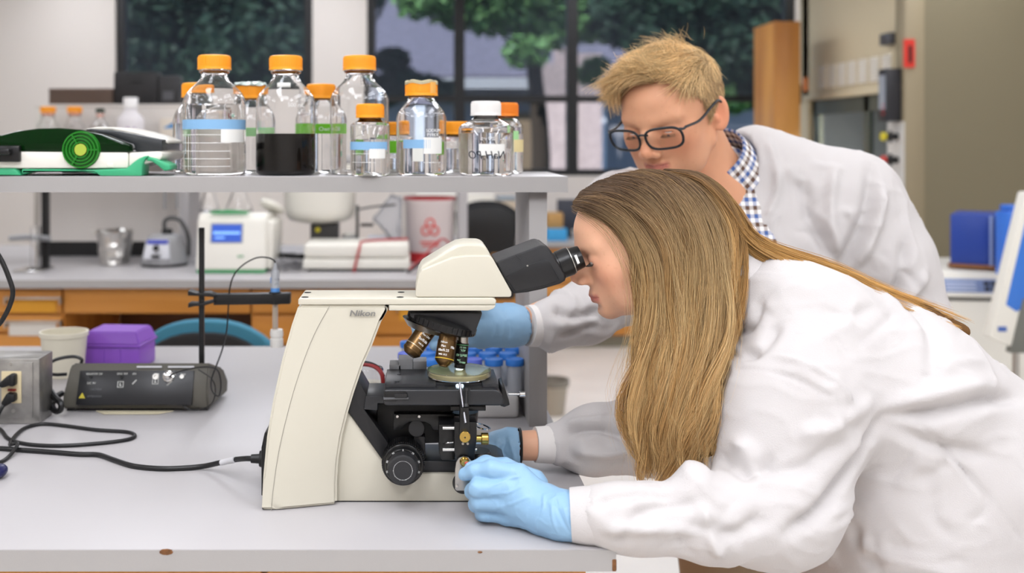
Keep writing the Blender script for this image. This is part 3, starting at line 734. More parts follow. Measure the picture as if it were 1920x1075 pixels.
# louvred vents: seven panels
zv1, zv0 = at(0, 92, 6.05).z, at(0, 148, 6.05).z
for k in range(7):
    ya = 6.16+k*.165
    v = MB().box((hx-.006, ya, zv0), (hx+.004, ya+.15, zv1), .002).build('vent_panel', M_tan, t)
    for j in range(8):
        z = zv0+.012+j*(zv1-zv0-.02)/8
        MB().box((-.012, ya+.015, -.002), (.006, ya+.132, .009), M=Matrix.Translation((hx-.004, 0, z)) @ Matrix.Rotation(R(-35), 4, 'Y')).build('slat', mat('vent_white', 'f3efe6', .5), v)
p0 = at(1675, 82, 6.0); 
MB().box((hx-.05, 6.12, at(0, 82, 6.1).z), (hx-.002, 6.24, at(0, 60, 6.1).z), .004).build('alarm_box', mat('alarm_grey', '4c4c50', .4), t)
M_hp = mat('controller_black', '2a2a2e', .4)
cb = MB().box((hx-.10, 6.03, at(0, 227, 6.03).z), (hx-.013, 6.14, at(0, 128, 6.03).z), .006).build('airflow_controller', M_hp, t)
MB().box((hx-.103, 6.045, at(0, 205, 6.03).z), (hx-.099, 6.125, at(0, 140, 6.03).z)).build('display', mat('controller_face', '9aa0aa', .4), cb)
for k in range(3): MB().box((hx-.105, 6.06, at(0, 215-k*8, 6.03).z), (hx-.1, 6.075, at(0, 211-k*8, 6.03).z)).build('button', mat('red_plastic', ''), cb)
sg = MB().box((hx-.02, 5.985, at(0, 127, 6.0).z), (hx+.04, 5.998, at(0, 74, 6.0).z)).build('warning_sign', mat('red_sign', 'd8392c', .5), t)
MB().box((hx+.004, 5.982, at(0, 118, 6.0).z), (hx+.022, 5.986, at(0, 86, 6.0).z)).build('print', M_black, sg)
for py, c in ((256, 'd2c22a'), (300, 'c8443a'), (350, '343a7a')):
    z = at(0, py, 6.05).z
    v = MB().cyl((hx-.02, 6.07, z), (hx-.09, 6.07, z), .02).cyl((hx-.06, 6.07, z-.035), (hx-.06, 6.07, z+.035), .01).build('valve', M_black, t)
    MB().cyl((hx-.09, 6.07, z), (hx-.11, 6.07, z), .024).build('valve_knob', mat('v'+c, c, .4), v)
o = MB().box((hx-.02, 6.0, at(0, 420, 6.0).z), (hx-.012, 6.2, at(0, 228, 6.0).z)).build('valve_plate', mat('valve_plate', 'd6d3cd', .4), t)
MB().box((hx-.01, 7.5, at(0, 170, 7.5).z), (hx-.004, 7.58, at(0, 145, 7.5).z)).build('orange_tag', mat('orange_tag', 'e8863a', .5), t)
# tall oak cupboard
Yw = 7.0
xa, xb = at(1452, 0, Yw).x, at(1500, 0, Yw).x
t = thing('tall_cupboard', 'tall oak cupboard between the window and the fume hood', 'cupboard', ((xa+xb)/2, Yw+.2, 0))
zt_ = at(0, 40, Yw).z
MB().box((xa, Yw, .05), (xb, Yw+.42, zt_)).build('carcass', M_woodv, t)
MB().box((xa+.004, Yw-.02, .06), (xb-.004, Yw-.001, zt_-.004), .003).build('door', M_woodv, t)
MB().box((xb+.0, Yw+.02, at(0, 195, Yw).z), (xb+.02, Yw+.1, at(0, 158, Yw).z), .003).build('hinge_block', M_black, t)
MB().box((xa+.02, Yw+.02, 0), (xb-.02, Yw+.4, .05)).build('plinth', M_black, t)
# chest freezer style white machine with blue box
Yf = 4.9; rz = R(-8)
px_ = at(1764, 0, Yf).x
RM = Matrix.Translation((px_, Yf, 0)) @ Matrix.Rotation(rz, 4, 'Z')
t = thing('benchtop_incubator', 'white floor standing machine with a sloping control panel beside the fume hood', 'instrument', (px_+.35, Yf+.3, 0))
zt1 = at(0, 506, Yf).z
MB().box((0, 0, .03), (.62, .55, zt1-.13), .008, M=RM).build('body', M_white, t)
MB().prism([(0, zt1-.125), (-.02, zt1-.12), (.03, zt1-.01), (.55, zt1), (.55, zt1-.125)], -.62, 0, .006, M=RM @ Matrix.Rotation(R(90), 4, 'Z') ).build('top_housing', M_white, t)
S = RM @ Matrix.Translation((.0, -.02, zt1-.12)) @ Matrix.Rotation(-math.atan2(.05, .11), 4, 'X')
d = MB().box((.01, -.004, .02), (.26, .004, .085), .002, M=S).build('control_panel', mat('panel_blue', '7f90b8', .4), t)
for k in range(2):
    for j in range(2):
        MB().box((.185+.03*k, -.009, .028+.026*j), (.207+.03*k, -.003, .046+.026*j), .002, M=S).build('button', M_hp, d)
for j in range(3): MB().box((.02, -.006, .03+.016*j), (.15, -.003, .036+.016*j), M=S).build('print_line', mat('pale_print', 'c9d2e6', .5), d)
MB().box((.32, -.006, .045), (.345, -.002, .06), M=S).build('badge', mat('badge_blue', '4668b0', .4), t)
MB().box((.0, -.004, zt1-.14), (.4, .0, zt1-.128), M=RM).build('gap_strip', mat('gap_dark', '5b5a55', .5), t)
b0 = at(1772, 0, 5.05).x
RB = Matrix.Translation((b0, 5.0, zt1+.018)) @ Matrix.Rotation(R(-32), 4, 'Z')
t2 = thing('wooden_board', 'brown wooden board under the blue box on the white machine', 'board', (b0+.2, 5.1, zt1-.01))
MB().box((-.01, -.01, -.018), (.42, .36, .0), .003, M=RB).build('board', mat('board_brown', '94623a', .6, var=.3, vscale=20), t2)
t2 = thing('blue_cabinet', 'blue metal box with a dark window on the white machine', 'instrument', (b0+.2, 5.1, zt1+.018))
M_blue = mat('blue_enamel', '24449c', .4)
hb2 = at(0, 402, 5.0).z-zt1-.018
RB = RB @ Matrix.Translation((.0, 0, 0))
MB().box((0, 0, 0), (.17, .34, hb2), .004, M=RB).box((.17, .0, 0), (.44, .34, hb2), .004, M=RB).build('body', M_blue, t2)
d = MB().box((.175, -.014, .005), (.435, .0, hb2-.005), .004, M=RB).build('door', mat('blue_enamel_dark', '1b3378', .4), t2)
MB().box((.245, -.018, .05), (.40, -.012, hb2-.05), .002, M=RB).build('window', mat('dark_window', '23262d', .15), d)
MB().box((.163, -.016, .0), (.175, .0, hb2), .002, M=RB).build('door_edge', mat('pale_blue_edge', '8a9cc8', .4), t2)
t3 = thing('canister', 'bright blue plastic canister behind the tilted white panel', 'canister', (at(1925, 0, 4.6).x, 4.6, zt1))
MB().box((at(1893, 0, 4.6).x, 4.6, zt1+.001), (at(1960, 0, 4.6).x, 4.72, at(0, 398, 4.6).z), .01).build('body', mat('canister_blue', '2f72d8', .35), t3)
MB().box((at(1900, 0, 4.6).x, 4.61, at(0, 398, 4.6).z), (at(1950, 0, 4.6).x, 4.71, at(0, 386, 4.6).z), .006).build('lid', mat('canister_blue', ''), t3)
# tilted white and blue panel on a pole
Yp = 4.0
t = thing('instrument_lid', 'tilted white panel with a blue face on a grey pole', 'instrument', (at(1915, 0, Yp).x, Yp, 0))
MB().prism(pp([(1924, 360), (1990, 360), (1990, 560), (1905, 655), (1857, 634)], Yp), Yp, Yp+.06, .008).build('panel', M_white, t)
MB().prism(pp([(1926, 400), (1980, 380), (1950, 560), (1906, 585), (1886, 572)], Yp), Yp-.003, Yp+.01, .003).build('blue_face', mat('lid_blue', '3a78d2', .3), t)
MB().prism(pp([(1917, 560), (1935, 560), (1935, 662), (1893, 662)], Yp), Yp-.006, Yp+.03, .002).build('grey_edge', mat('edge_grey', '6f7069', .5), t)
MB().box(at(1872, 622, Yp-.004), at(1884, 612, Yp+.01)).build('badge', mat('badge_blue', ''), t)
MB().cyl((at(1913, 0, Yp).x, Yp+.03, .02), (at(1913, 0, Yp).x, Yp+.03, at(0, 655, Yp).z), .012).build('pole', M_steel, t)
MB().box((at(1880, 0, Yp).x, Yp-.1, 0), (at(1960, 0, Yp).x, Yp+.2, .03), .004).build('base', M_grey, t)
# ------------------------------------------------------------------ near bench, shelf
B_X1 = at(1155, 0, 1.4).x
b1 = bench('island_bench', 'grey topped lab bench with a chipped edge under the microscope', -1.6, B_X1, 1.4, 2.79, BENCH, .0295)
M_chip = mat('chipboard', '7d5330', .8, var=.4, vscale=150)
for px, ww in ((312, .017), (900, .006)):
    c = at(px, 1032, 1.4)
    MB().lathe([(0, -.0012), (.6*ww, -.001), (ww*.5, .0004), (0, .0006)], 9, Matrix.Translation((c.x, 1.3986, BENCH-.0035)) @ Matrix.Diagonal((1, 1, .42, 1)) @ Matrix.Rotation(R(90), 4, 'X')).build('edge_chip', M_chip, b1)
MB().box((B_X1-.006, 1.3985, BENCH-.0295), (B_X1+.0008, 1.43, BENCH-.012), .002).build('edge_chip', M_chip, b1)
xw = at(1107, 0, 1.43).x
t = thing('base_cabinet', 'oak cabinet carrying the near bench top', 'cabinet', (-.6, 2.1, 0), group='oak cabinets')
MB().box((-1.58, 1.47, .1), (xw, 2.72, BENCH-.0298)).build('carcass', M_wood, t)
MB().box((-1.56, 1.53, 0), (xw-.02, 2.66, .1)).build('plinth', M_black, t)
for k in range(4):
    a = xw-.44*(k+1); 
    d = MB().box((a+.004, 1.448, BENCH-.21), (a+.436-.02*(k == 0), 1.469, BENCH-.034), .003).build('drawer', M_wood, t)
    MB().box((a+.12, 1.42, BENCH-.12), (a+.30, 1.426, BENCH-.112), .002).box((a+.12, 1.42, BENCH-.12), (a+.125, 1.449, BENCH-.112)).box((a+.295, 1.42, BENCH-.12), (a+.3, 1.449, BENCH-.112)).build('handle', M_steel, d)
    MB().box((a+.004, 1.448, .105), (a+.436-.02*(k == 0), 1.469, BENCH-.215), .003).build('door', M_wood, t)
SY0, SY1 = 1.975, 2.28
SX1 = at(1065, 0, SY0).x
sh1 = thing('bench_shelf', 'grey raised shelf on posts carrying the orange capped bottles', 'shelf', (-.6, 2.1, BENCH), group='raised bench shelves')
MB().box((-1.6, SY0+.001, SH_T-.0296), (SX1, SY1, SH_T), .001).build('board', M_lam, sh1)
MB().box((-1.6, SY0, SH_T-.0296), (SX1, SY0+.001, SH_T-.001)).build('front_edging', M_edge, sh1)
MB().box((at(992, 0, 2.0).x, 2.0, BENCH), (at(1026, 0, 2.0).x, 2.275, SH_T-.0297), .001).build('post', M_edge, sh1)
MB().box((-1.45, 2.0, BENCH), (-1.41, 2.275, SH_T-.0297), .001).build('post', M_edge, sh1)

# ------------------------------------------------------------------ bottles on the shelf
GB = 'bottles on the raised shelf'
M_tape = mat('blue_tape', '86b4dc', .6, bump=.2, bscale=300)
M_grad = mat('white_print', 'f0f0ee', .5)
M_patch = mat('white_patch', 'eeeeea', .5)
M_green = mat('green_band', '74cc28', .45)
M_ink = mat('dark_ink', '20242e', .5)
M_foiltape = mat('cap_tape', 'b9b08e', .6, bump=.4, bscale=300)
def wrap_patch(name, t, R_, a0, a1, z0, z1, m, n=14, th=.0003):
    """patch on the bottle wall; angles in degrees, 0 faces the camera side (-Y)"""
    x, y, z = t.location
    mb = MB(); V = []
    for k in range(n+1):
        a = R(a0+(a1-a0)*k/n)
        V.append([mb.bm.verts.new((x+(R_+d)*math.sin(a), y-(R_+d)*math.cos(a), z+zz)) for d, zz in ((.0002, z0), (.0002, z1), (.0002+th, z1), (.0002+th, z0))])
    for a, b in zip(V, V[1:]):
        for i in range(4): mb.bm.faces.new((a[i], a[(i+1) % 4], b[(i+1) % 4], b[i]))
    mb.bm.faces.new(V[0]); mb.bm.faces.new(V[-1][::-1])
    bmesh.ops.recalc_face_normals(mb.bm, faces=mb.bm.faces)
    return mb.build(name, m, t)
def sb(label, cx, wpx, top, capw, sy, ny, Y, fill=None, liq=None, capm=M_orange, caph=27, n=40, name='media_bottle'):
    s = Y/FPX
    x = at(cx, 0, Y).x
    base = AY+(CAMZ-SH_T)/s
    H = (base-top)*s
    t = glass_bottle(label, x, Y, SH_T, wpx/2*s, H, capw/2*s, caph*s, (base-sy)*s, (base-ny)*s, (base-fill)*s if fill else 0, liq, capm, GB, n=n, name=name)
    t['zf'] = 0
    del t['zf']
    return t, wpx/2*s, (lambda py: (base-py)*s)
L_dark = mat('dark_medium', '060405', .3, spec=.1)
t, r, z = sb('tall orange capped bottle of clear liquid with blue tape and white lines', 402, 117, 104, 62, 192, 142, 2.05, 196)
wrap_patch('blue_tape', t, r, -88, 88, z(243), z(225), M_tape, 24)
for py in (253, 268, 283, 297, 311): wrap_patch('graduation', t, r, -85, 40, z(py)-.0005, z(py)+.0005, M_grad, 20)
for ang in (-60, -42): wrap_patch('graduation', t, r, ang-.6, ang+.6, z(318), z(252), M_grad, 2)
wrap_patch('write_on_patch', t, r, 22, 75, z(267), z(243), M_patch)
t, r, z = sb('tall orange capped bottle half full of black liquid', 536, 112, 105, 62, 194, 143, 2.05, 251, L_dark)
lettering('500 mL', .011, M_grad, t, Matrix.Translation((t.location.x, t.location.y, SH_T+z(202))) @ Matrix.Rotation(R(10), 4, 'Z'), bend=r+.0004)
for py in (186,): wrap_patch('graduation', t, r*.97, -5, 10, z(py)-.0008, z(py)+.0008, M_grad, 4)
wrap_patch('torn_label', t, r*.66, -18, 20, z(166), z(157), M_patch, 8)
t, r, z = sb('tall orange capped empty clear bottle behind the small taped one', 674, 111, 105, 62, 188, 142, 2.09)
t, r, z = sb('shorter orange capped bottle tucked behind the tall bottle with white lines', 371, 92, 156, 60, 226, 184, 2.21, 232, n=32)
t, r, z = sb('orange capped bottle with torn foil on its lid behind the bottle of black liquid', 470, 88, 158, 58, 228, 186, 2.21, 240, n=32)
wrap_patch('green_band', t, r, -80, 80, z(256), z(240), mat('pale_green', 'a6dc9c', .5))
xx, yy, zz = t.location
mb = MB().lathe([(0, z(155)), (.02, z(154.5)), (.033, z(157)), (.035, z(161)), (.0335, z(161)), (.031, z(157.5)), (0, z(157))], 26, Matrix.Translation(t.location))
rg = np.random.default_rng(2)
for v in mb.bm.verts: v.co += Vector((0, 0, rg.normal()*.0012))
mb.build('foil_cover', mat('pale_foil', 'b9c8c2', .35, .6), t, angle=10)
t, r, z = sb('shorter orange capped bottle with a bright green band between two tall bottles', 602, 92, 158, 55, 226, 186, 2.21, 232, n=32)
wrap_patch('green_band', t, r, -85, 85, z(251), z(233), M_green, 20)
lettering('Own Oil', .012, M_grad, t, Matrix.Translation(t.location+Vector((0, 0, z(246)))) , bend=r+.0008)
for k, py in enumerate((262, 281, 300)): lettering('0', .011, M_grad, t, Matrix.Translation(t.location+Vector((0, 0, z(py)))) @ Matrix.Rotation(R(25), 4, 'Z'), bend=r+.0005)
t, r, z = sb('small orange capped bottle with blue tape in front of the empty tall bottle', 694, 74, 195, 53, 236, 224, 2.0, 262, caph=26)
wrap_patch('blue_tape', t, r, -85, 60, z(281), z(266), M_tape, 20)
wrap_patch('write_on_patch', t, r, 0, 50, z(297), z(279), M_patch)
for py in (288, 304): wrap_patch('graduation', t, r, -60, 20, z(py)-.0004, z(py)+.0004, M_grad, 10)
t, r, z = sb('orange capped bottle with peeling tape over its lid and a white patch', 790, 94, 153, 61, 222, 182, 2.04, 266)
wrap_patch('blue_tape', t, r, -45, 20, z(278), z(262), M_tape)
wrap_patch('write_on_patch', t, r, 5, 52, z(288), z(258), M_patch)
wrap_patch('write_on_patch', t, r, -20, 4, z(302), z(278), mat('milk_patch', 'd9dad4', .5))
wrap_patch('graduation', t, r, 5, 48, z(304)-.0005, z(304)+.0005, M_grad)
lettering('SODIUM', .0085, M_grad, t, Matrix.Translation(t.location+Vector((0, 0, z(248)))) @ Matrix.Rotation(R(10), 4, 'Z'), bend=r+.0005)
lettering('PYREX', .0085, M_grad, t, Matrix.Translation(t.location+Vector((0, 0, z(256)))) @ Matrix.Rotation(R(12), 4, 'Z'), bend=r+.0005)
c = t.location
rc_ = 61/2*2.04/FPX
mb = MB().lathe([(0, z(151.5)), (rc_*.9, z(151.5)), (rc_*1.0, z(153)), (rc_*1.015, z(158)), (rc_*.99, z(158)), (rc_*.9, z(153.2)), (0, z(153.2))], 30, Matrix.Translation(c))
for v in mb.bm.verts:
    v.co.z += .0016*math.sin(5*math.atan2(v.co.y-c.y, v.co.x-c.x))
mb.build('tape_cover', M_foiltape, t, angle=15)
wrap_patch('tape_strip', t, rc_*1.0, 32, 60, z(176), z(155), mat('tape_orange', 'f0b25a', .5))
t, r, z = sb('low orange capped bottle with a green label behind the small taped bottle', 741, 64, 229, 46, 264, 250, 2.22, 275, n=28, caph=24)
wrap_patch('green_band', t, r, -60, 60, z(287), z(264), M_green)
t, r, z = sb('low orange capped clear bottle behind the one with the white patch', 858, 66, 228, 50, 266, 252, 2.22, 280, n=28, caph=24)
for ang in (-20, 5): wrap_patch('graduation', t, r, ang, ang+2, z(318), z(280), M_grad, 2)
t, r, z = sb('squat white capped bottle with handwriting on its wall', 911, 103, 190, 57, 242, 219, 2.03, 250, capm=mat('white_lid', 'f1efec', .4))
wrap_patch('write_on_patch', t, r, -18, 38, z(291), z(270), M_patch)
lettering('NaH PO', .021, M_ink, t, Matrix.Translation(t.location+Vector((0, 0, z(297)))), bend=r+.0009, mirror=True, align='CENTER', shear=.2)
lettering('2', .012, M_ink, t, Matrix.Translation(t.location+Vector((-.004, 0, z(299)))), bend=r+.0009, mirror=True)
lettering('pH 7.4', .011, M_ink, t, Matrix.Translation(t.location+Vector((.0, 0, z(268)))), bend=r+.0008, mirror=True, align='CENTER', shear=.3)
lettering('250 mL', .009, M_grad, t, Matrix.Translation(t.location+Vector((0, 0, z(263)))), bend=r+.0005, mirror=True, align='CENTER')
t, r, z = sb('slim deep orange capped bottle behind the squat white capped one', 950, 62, 193, 44, 240, 219, 2.16, 252, n=28, capm=M_orange2, caph=25)
wrap_patch('yellow_label', t, r, 20, 75, z(285), z(262), mat('pale_yellow', 'e6d7a0', .5))
wrap_patch('green_band', t, r, 10, 40, z(262), z(246), mat('pale_green', ''))

# ------------------------------------------------------------------ green lidded gel imager on the shelf
GY = 1.985
zsh = SH_T
t = thing('gel_viewer', 'white gel viewer with a smoky green domed lid and mint green feet on the shelf', 'instrument', (at(120, 0, GY).x, GY+.1, zsh))
M_mint = mat('mint_plastic', '3fae7c', .4)
M_gg = mat('green_lid', '0a3610', .06, trans=.55, ior=1.25, spec=.6)
M_smoke = mat('smoke_lid', '33373a', .2, bump=.3, bscale=900, trans=.2)
def gy(pts, Y=GY): return pp(pts, Y)
MB().prism(gy([(-120, 283), (-10, 284), (235, 286), (240, 286), (240, 316), (-120, 316)]), GY, GY+.22, .004).build('housing', M_white, t)
MB().prism(gy([(240, 286), (300, 284), (305, 292), (300, 300), (240, 316)]), GY+.004, GY+.20, .004).build('end_housing', M_white, t)
lid = MB().prism(gy([(-120, 283), (-120, 262), (-60, 250), (0, 254), (30, 246), (70, 241), (110, 240), (150, 243), (190, 252), (225, 265), (242, 271), (244, 286)]), GY+.002, GY+.03, .004).build('lid', M_gg, t)
MB().prism(gy([(-120, 283), (-120, 270), (0, 262), (70, 249), (140, 249), (190, 262), (230, 278), (230, 283)], GY+.05), GY+.035, GY+.2, .004).build('inner_tray', mat('inner_dark', '1c2a1e', .4), t)
MB().prism(gy([(150, 243), (190, 252), (243, 271), (246, 285), (297, 283), (297, 262), (215, 246), (160, 241)]), GY+.030, GY+.19, .005).build('sloping_cover', M_smoke, t)
MB().prism(gy([(135, 242), (165, 237), (200, 238), (240, 246), (300, 263), (302, 270), (240, 252), (190, 243)]), GY+.06, GY+.21, .004).build('rear_hump', M_white, t)
# feet
def foot(pts, y0, y1):
    MB().prism(gy(pts), y0, y1, .003).build('foot', M_mint, t)
foot([(-60, 316), (30, 316), (40, 329), (-60, 328)], GY-.004, GY+.05)
foot([(180, 318), (238, 316), (252, 304), (262, 297), (272, 293), (280, 292), (275, 297), (270, 304), (268, 313), (267, 330), (190, 330), (182, 324)], GY-.006, GY+.05)
foot([(276, 293), (292, 297), (318, 309), (320, 318), (308, 321), (296, 311), (283, 302), (273, 302)], GY+.0, GY+.06)
foot([(40, 317), (180, 318), (182, 326), (140, 321), (80, 320), (40, 327)], GY+.0, GY+.045)
foot([(60, 317), (180, 317), (180, 329), (60, 329)], GY+.16, GY+.2)
c = at(153, 281, GY)
ring = MB()
T = Matrix.Translation((c.x, GY-.004, c.z)) @ Matrix.Rotation(R(90), 4, 'X')
for rr in (.034, .0275, .0215, .0155):
    ring.lathe([(rr-.0024, -.003), (rr-.0024, .003), (rr, .003), (rr, -.003)], 40, T, closed=True)
ring.lathe([(0, -.006), (.035, -.006), (.035, -.003), (0, -.003)], 40, T)
for a in (90, 210, 330):
    ring.box((-.0014, .012, -.002), (.0014, .033, .0035), M=T @ Matrix.Rotation(R(a+180), 4, 'Z'))
ring.build('fan_grille', mat('green_grille', '1c7a1c', .25), t)
MB().lathe([(0, -.001), (.0115, -.001), (.011, .004), (.008, .0045), (0, .003)], 28, T).build('fan_hub', mat('fan_yellow', 'a9bd45', .35), t)
MB().box(at(200, 314, GY-.001), at(213, 306, GY+.002), .0005).build('catch', M_white, t)
MB().box(at(-8, 304, GY-.012), at(41, 273, GY+.001), .003).build('inlet', mat('socket_black', '101012', .35), t)
MB().box(at(-8, 291, GY-.03), at(24, 279, GY-.01), .003).tube([at(-2, 285, GY-.028), at(-30, 288, GY-.05), at(-80, 300, GY-.03)], .0035).build('plug', mat('socket_black', ''), t)
MB().box(at(300, 289, GY+.05), at(307, 277, GY+.07), .002).build('hinge', M_white, t)

# ------------------------------------------------------------------ small things on the near bench
# metal outlet box
Y = gz(796)
xa, xb = at(-60, 0, Y).x, at(74, 0, Y).x; zt_ = at(0, 672, Y).z
t = thing('outlet_box', 'brushed metal outlet box with two black plugs on the bench', 'outlet box', ((xa+xb)/2, Y+.04, BENCH))
M_zinc = mat('worn_zinc', 'aaa8a4', .38, .85, bump=.06, bscale=120, var=.25, vscale=40)
MB().box((xa, Y, BENCH), (xb, Y+.075, zt_), .003).build('body', M_zinc, t)
pl = MB().box((xa+.02, Y-.003, at(0, 783, Y).z), (at(62, 0, Y).x, Y, at(0, 679, Y).z), .001).build('cover_plate', M_zinc, t)
for px, py in ((20, 683), (25, 771)):
    c = at(px, py, Y-.003); MB().cyl((c.x, Y-.005, c.z), (c.x, Y-.002, c.z), .0035, n=12).build('screw', M_steel, pl)
ol = MB().box(at(2, 757, Y-.006), at(41, 696, Y-.002), .0015).build('socket', mat('ivory', 'd9c9a2', .4), t)
MB().box(at(14, 734, Y-.009), at(31, 729, Y-.005), .0005).build('reset_button', mat('reset_red', '8e2620', .4), ol)
M_cord = mat('cord_black', '161617', .38)
t = thing('power_cable', 'black power cord plugged into the upper socket of the metal box', 'cable', at(20, 716, Y-.03), group='cords plugged into the metal box')
MB().box(at(14, 726, Y-.026), at(34, 699, Y-.006), .004).prism(pp([(-4, 722), (16, 703), (24, 706), (22, 722), (4, 728)], Y-.02), Y-.026, Y-.008, .004).build('plug', M_black, t)
MB().tube([at(8, 716, Y-.018), at(-4, 724, Y-.03), at(-20, 735, Y-.04), at(-60, 745, Y-.05)], .0034).build('cord', M_cord, t)
t = thing('power_cable', 'black power cord hanging from the lower socket of the metal box', 'cable', at(20, 748, Y-.03), group='cords plugged into the metal box')
MB().box(at(14, 756, Y-.026), at(34, 735, Y-.006), .004).prism(pp([(2, 756), (14, 736), (24, 739), (22, 756), (8, 764)], Y-.02), Y-.026, Y-.008, .004).build('plug', M_black, t)
MB().tube([at(10, 756, Y-.018), at(2, 768, Y-.03), at(-6, 785, Y-.05), Vector((at(-22, 0, 1.93).x, 1.93, BENCH+.004)), Vector((at(-70, 0, 1.9).x, 1.9, BENCH+.004))], .0034).build('cord', M_cord, t)
def onb(px, py, r=.0035, dz_=0):
    Y_ = gz(py); 
    return Vector((at(px, 0, Y_).x, Y_, BENCH+r+dz_))
t = thing('power_cable', 'thick black microscope power cord running over the bench with a white tag', 'cable', onb(200, 858))
pts = [(-90, 838), (-40, 843), (30, 848), (100, 853), (150, 857), (185, 858), (215, 868), (250, 879), (300, 884), (345, 883)]
MB().tube([onb(*p, .0042) for p in pts]+[at(385, 874, 1.735)+Vector((0, 0, .0)), at(430, 864, 1.70), at(458, 860.5, 1.665), at(474, 860.5, 1.655)], .0042, 10).build('cord', M_cord, t)
MB().tube([at(415, 868, 1.708), at(427, 865, 1.70), at(440, 862.5, 1.685)], .0048, 10).build('tag', mat('white_tag', 'cfcfd2', .4), t)
MB().cyl(at(471, 860.5, 1.655), at(488, 860.5, 1.655), .0065, .0075).cyl(at(487, 860.5, 1.655), at(495, 860.5, 1.655), .012, .014).build('plug', M_black, t)
t = thing('power_cable', 'thinner black cord lying in a long loop on the bench', 'cable', onb(200, 835))
MB().tube([onb(-60, 790), onb(-5, 806), onb(15, 826), onb(45, 836), onb(90, 840), onb(140, 839), onb(200, 834), onb(240, 828), onb(253, 821), onb(238, 814), onb(180, 810), onb(120, 802), onb(80, 799), onb(48, 806), onb(30, 820), onb(19, 836), onb(22, 846, .004, .008), onb(33, 848, .004, .009), onb(15, 862), onb(-8, 874), onb(-50, 880)], .0034, 10).build('cord', M_cord, t)
t = thing('mains_plug', 'dark blue rounded plug end on the bench by the looped cord', 'plug', onb(-4, 897))
MB().sphere(onb(-6, 897, .011), (.016, .022, .011), 20).build('plug', mat('navy', '1e2050', .3), t)
MB().tube([onb(-10, 892, .008), onb(-40, 880, .006), onb(-80, 872, .005)], .004).build('cord', M_cord, t)
t = thing('hanging_cable', 'black cord hanging down beside the bench shelf', 'cable', at(10, 500, 1.8))
MB().tube([at(-110, 363, 2.05), at(-60, 405, 1.86), at(-20, 455, 1.8), at(2, 487, 1.8), at(17, 522, 1.8), at(24, 548, 1.8), at(18, 574, 1.8), at(2, 604, 1.8), at(-30, 650, 1.8), Vector((at(-80, 0, 1.85).x, 1.85, BENCH+.004))], .0042, 10).build('cord', M_cord, t)
# white tub
Y = 2.44; x = at(120, 0, Y).x
t = thing('plastic_tub', 'small white plastic tub beside the purple box', 'tub', (x, Y, BENCH))
h = at(0, 621, Y).z-BENCH
MB().lathe([(0, 0), (.041, 0), (.044, .004), (.051, h-.012), (.0545, h-.01), (.0545, h), (.05, h), (.0485, h-.012), (.04, .006), (0, .004)], 36, Matrix.Translation((x, Y, BENCH))).build('body', mat('milk_plastic', 'e6e0cc', .4, sss=0), t)
# purple tip box
Y = 2.5
xa, xb = at(155, 0, Y).x, at(265, 0, Y).x
t = thing('tip_box', 'purple plastic pipette tip box with a hinged lid on the bench', 'box', ((xa+xb)/2, Y+.06, BENCH))
M_pur = mat('purple_plastic', '8d55c4', .38, sss=0)
zm = at(0, 651, Y).z; zt_ = at(0, 630, Y).z
RM = Matrix.Translation((xa, Y, 0)) @ Matrix.Rotation(R(-5), 4, 'Z')
W_ = xb-xa
MB().box((.002, .002, BENCH), (W_-.002, .118, zm-.001), .004, M=RM).build('base', M_pur, t)
MB().box((-.0015, -.0015, zm), (W_+.0015, .1215, zm+.007), .0015, M=RM).build('lid_rim', M_pur, t)
lid = MB()
lb = [(0, 0), (W_, 0), (W_, .12), (0, .12)]; lt = [(.006, .010), (W_-.012, .010), (W_-.012, .112), (.006, .112)]
V0 = [lid.bm.verts.new(RM @ Vector((a, b, zm+.006))) for a, b in lb]; V1 = [lid.bm.verts.new(RM @ Vector((a, b, zt_+.009))) for a, b in lt]
lid.bm.faces.new(V1); lid.bm.faces.new(V0[::-1])
for i in range(4): lid.bm.faces.new((V0[i], V0[(i+1) % 4], V1[(i+1) % 4], V1[i]))
bmesh.ops.bevel(lid.bm, geom=list(lid.bm.edges), offset=.003, segments=2, affect='EDGES')
lid.build('lid', M_pur, t)
for k in (.05, .09): MB().box((k, .0005, BENCH+.004), (k+.0015, .0035, zm-.004), M=RM).build('rib', M_pur, t)
# ph meter seen from behind
Y = gz(773)
xa, xb = at(116, 0, Y).x, at(393, 0, Y).x
t = thing('ph_meter', 'olive grey bench meter seen from its dark connector panel', 'instrument', ((xa+xb)/2, Y+.07, BENCH))
M_ol = mat('meter_shell', '57544c', .5, bump=.05, bscale=900); M_pn = mat('meter_panel', '16171b', .35)
prof = [(Y, BENCH+.006), (Y-.004, at(0, 741, Y).z), (Y+.016, at(0, 690, Y+.016).z), (Y+.028, at(0, 681, Y+.028).z), (Y+.12, at(0, 683, Y+.1).z-.012), (Y+.15, BENCH+.03), (Y+.14, BENCH+.006)]
mb = MB().prism(prof, -xb, -xa, 0, M=Matrix.Rotation(R(90), 4, 'Z'))
for v in mb.bm.verts:      # end caps lean in towards the top
    u = (v.co.z-BENCH)/.10
    if v.co.x < (xa+xb)/2: v.co.x += .014*max(0, u)**1.4
    else: v.co.x -= .006*max(0, u)-.012*(v.co.y-Y)/.15
bmesh.ops.bevel(mb.bm, geom=[e for e in mb.bm.edges if e.calc_face_angle(0) > .3], offset=.004, segments=2, affect='EDGES')
mb.build('shell', M_ol, t)
za, zb_ = at(0, 757, Y).z, at(0, 694, Y+.016).z
sl = math.atan2(.0155, at(0, 690, Y+.016).z-at(0, 741, Y).z)
sl = math.atan2(.020, at(0, 690, Y+.016).z-at(0, 741, Y).z)
S = Matrix.Translation((0, Y-.0070, za+.012)) @ Matrix.Rotation(-sl, 4, 'X')
hx_ = lambda px: at(px, 0, Y).x
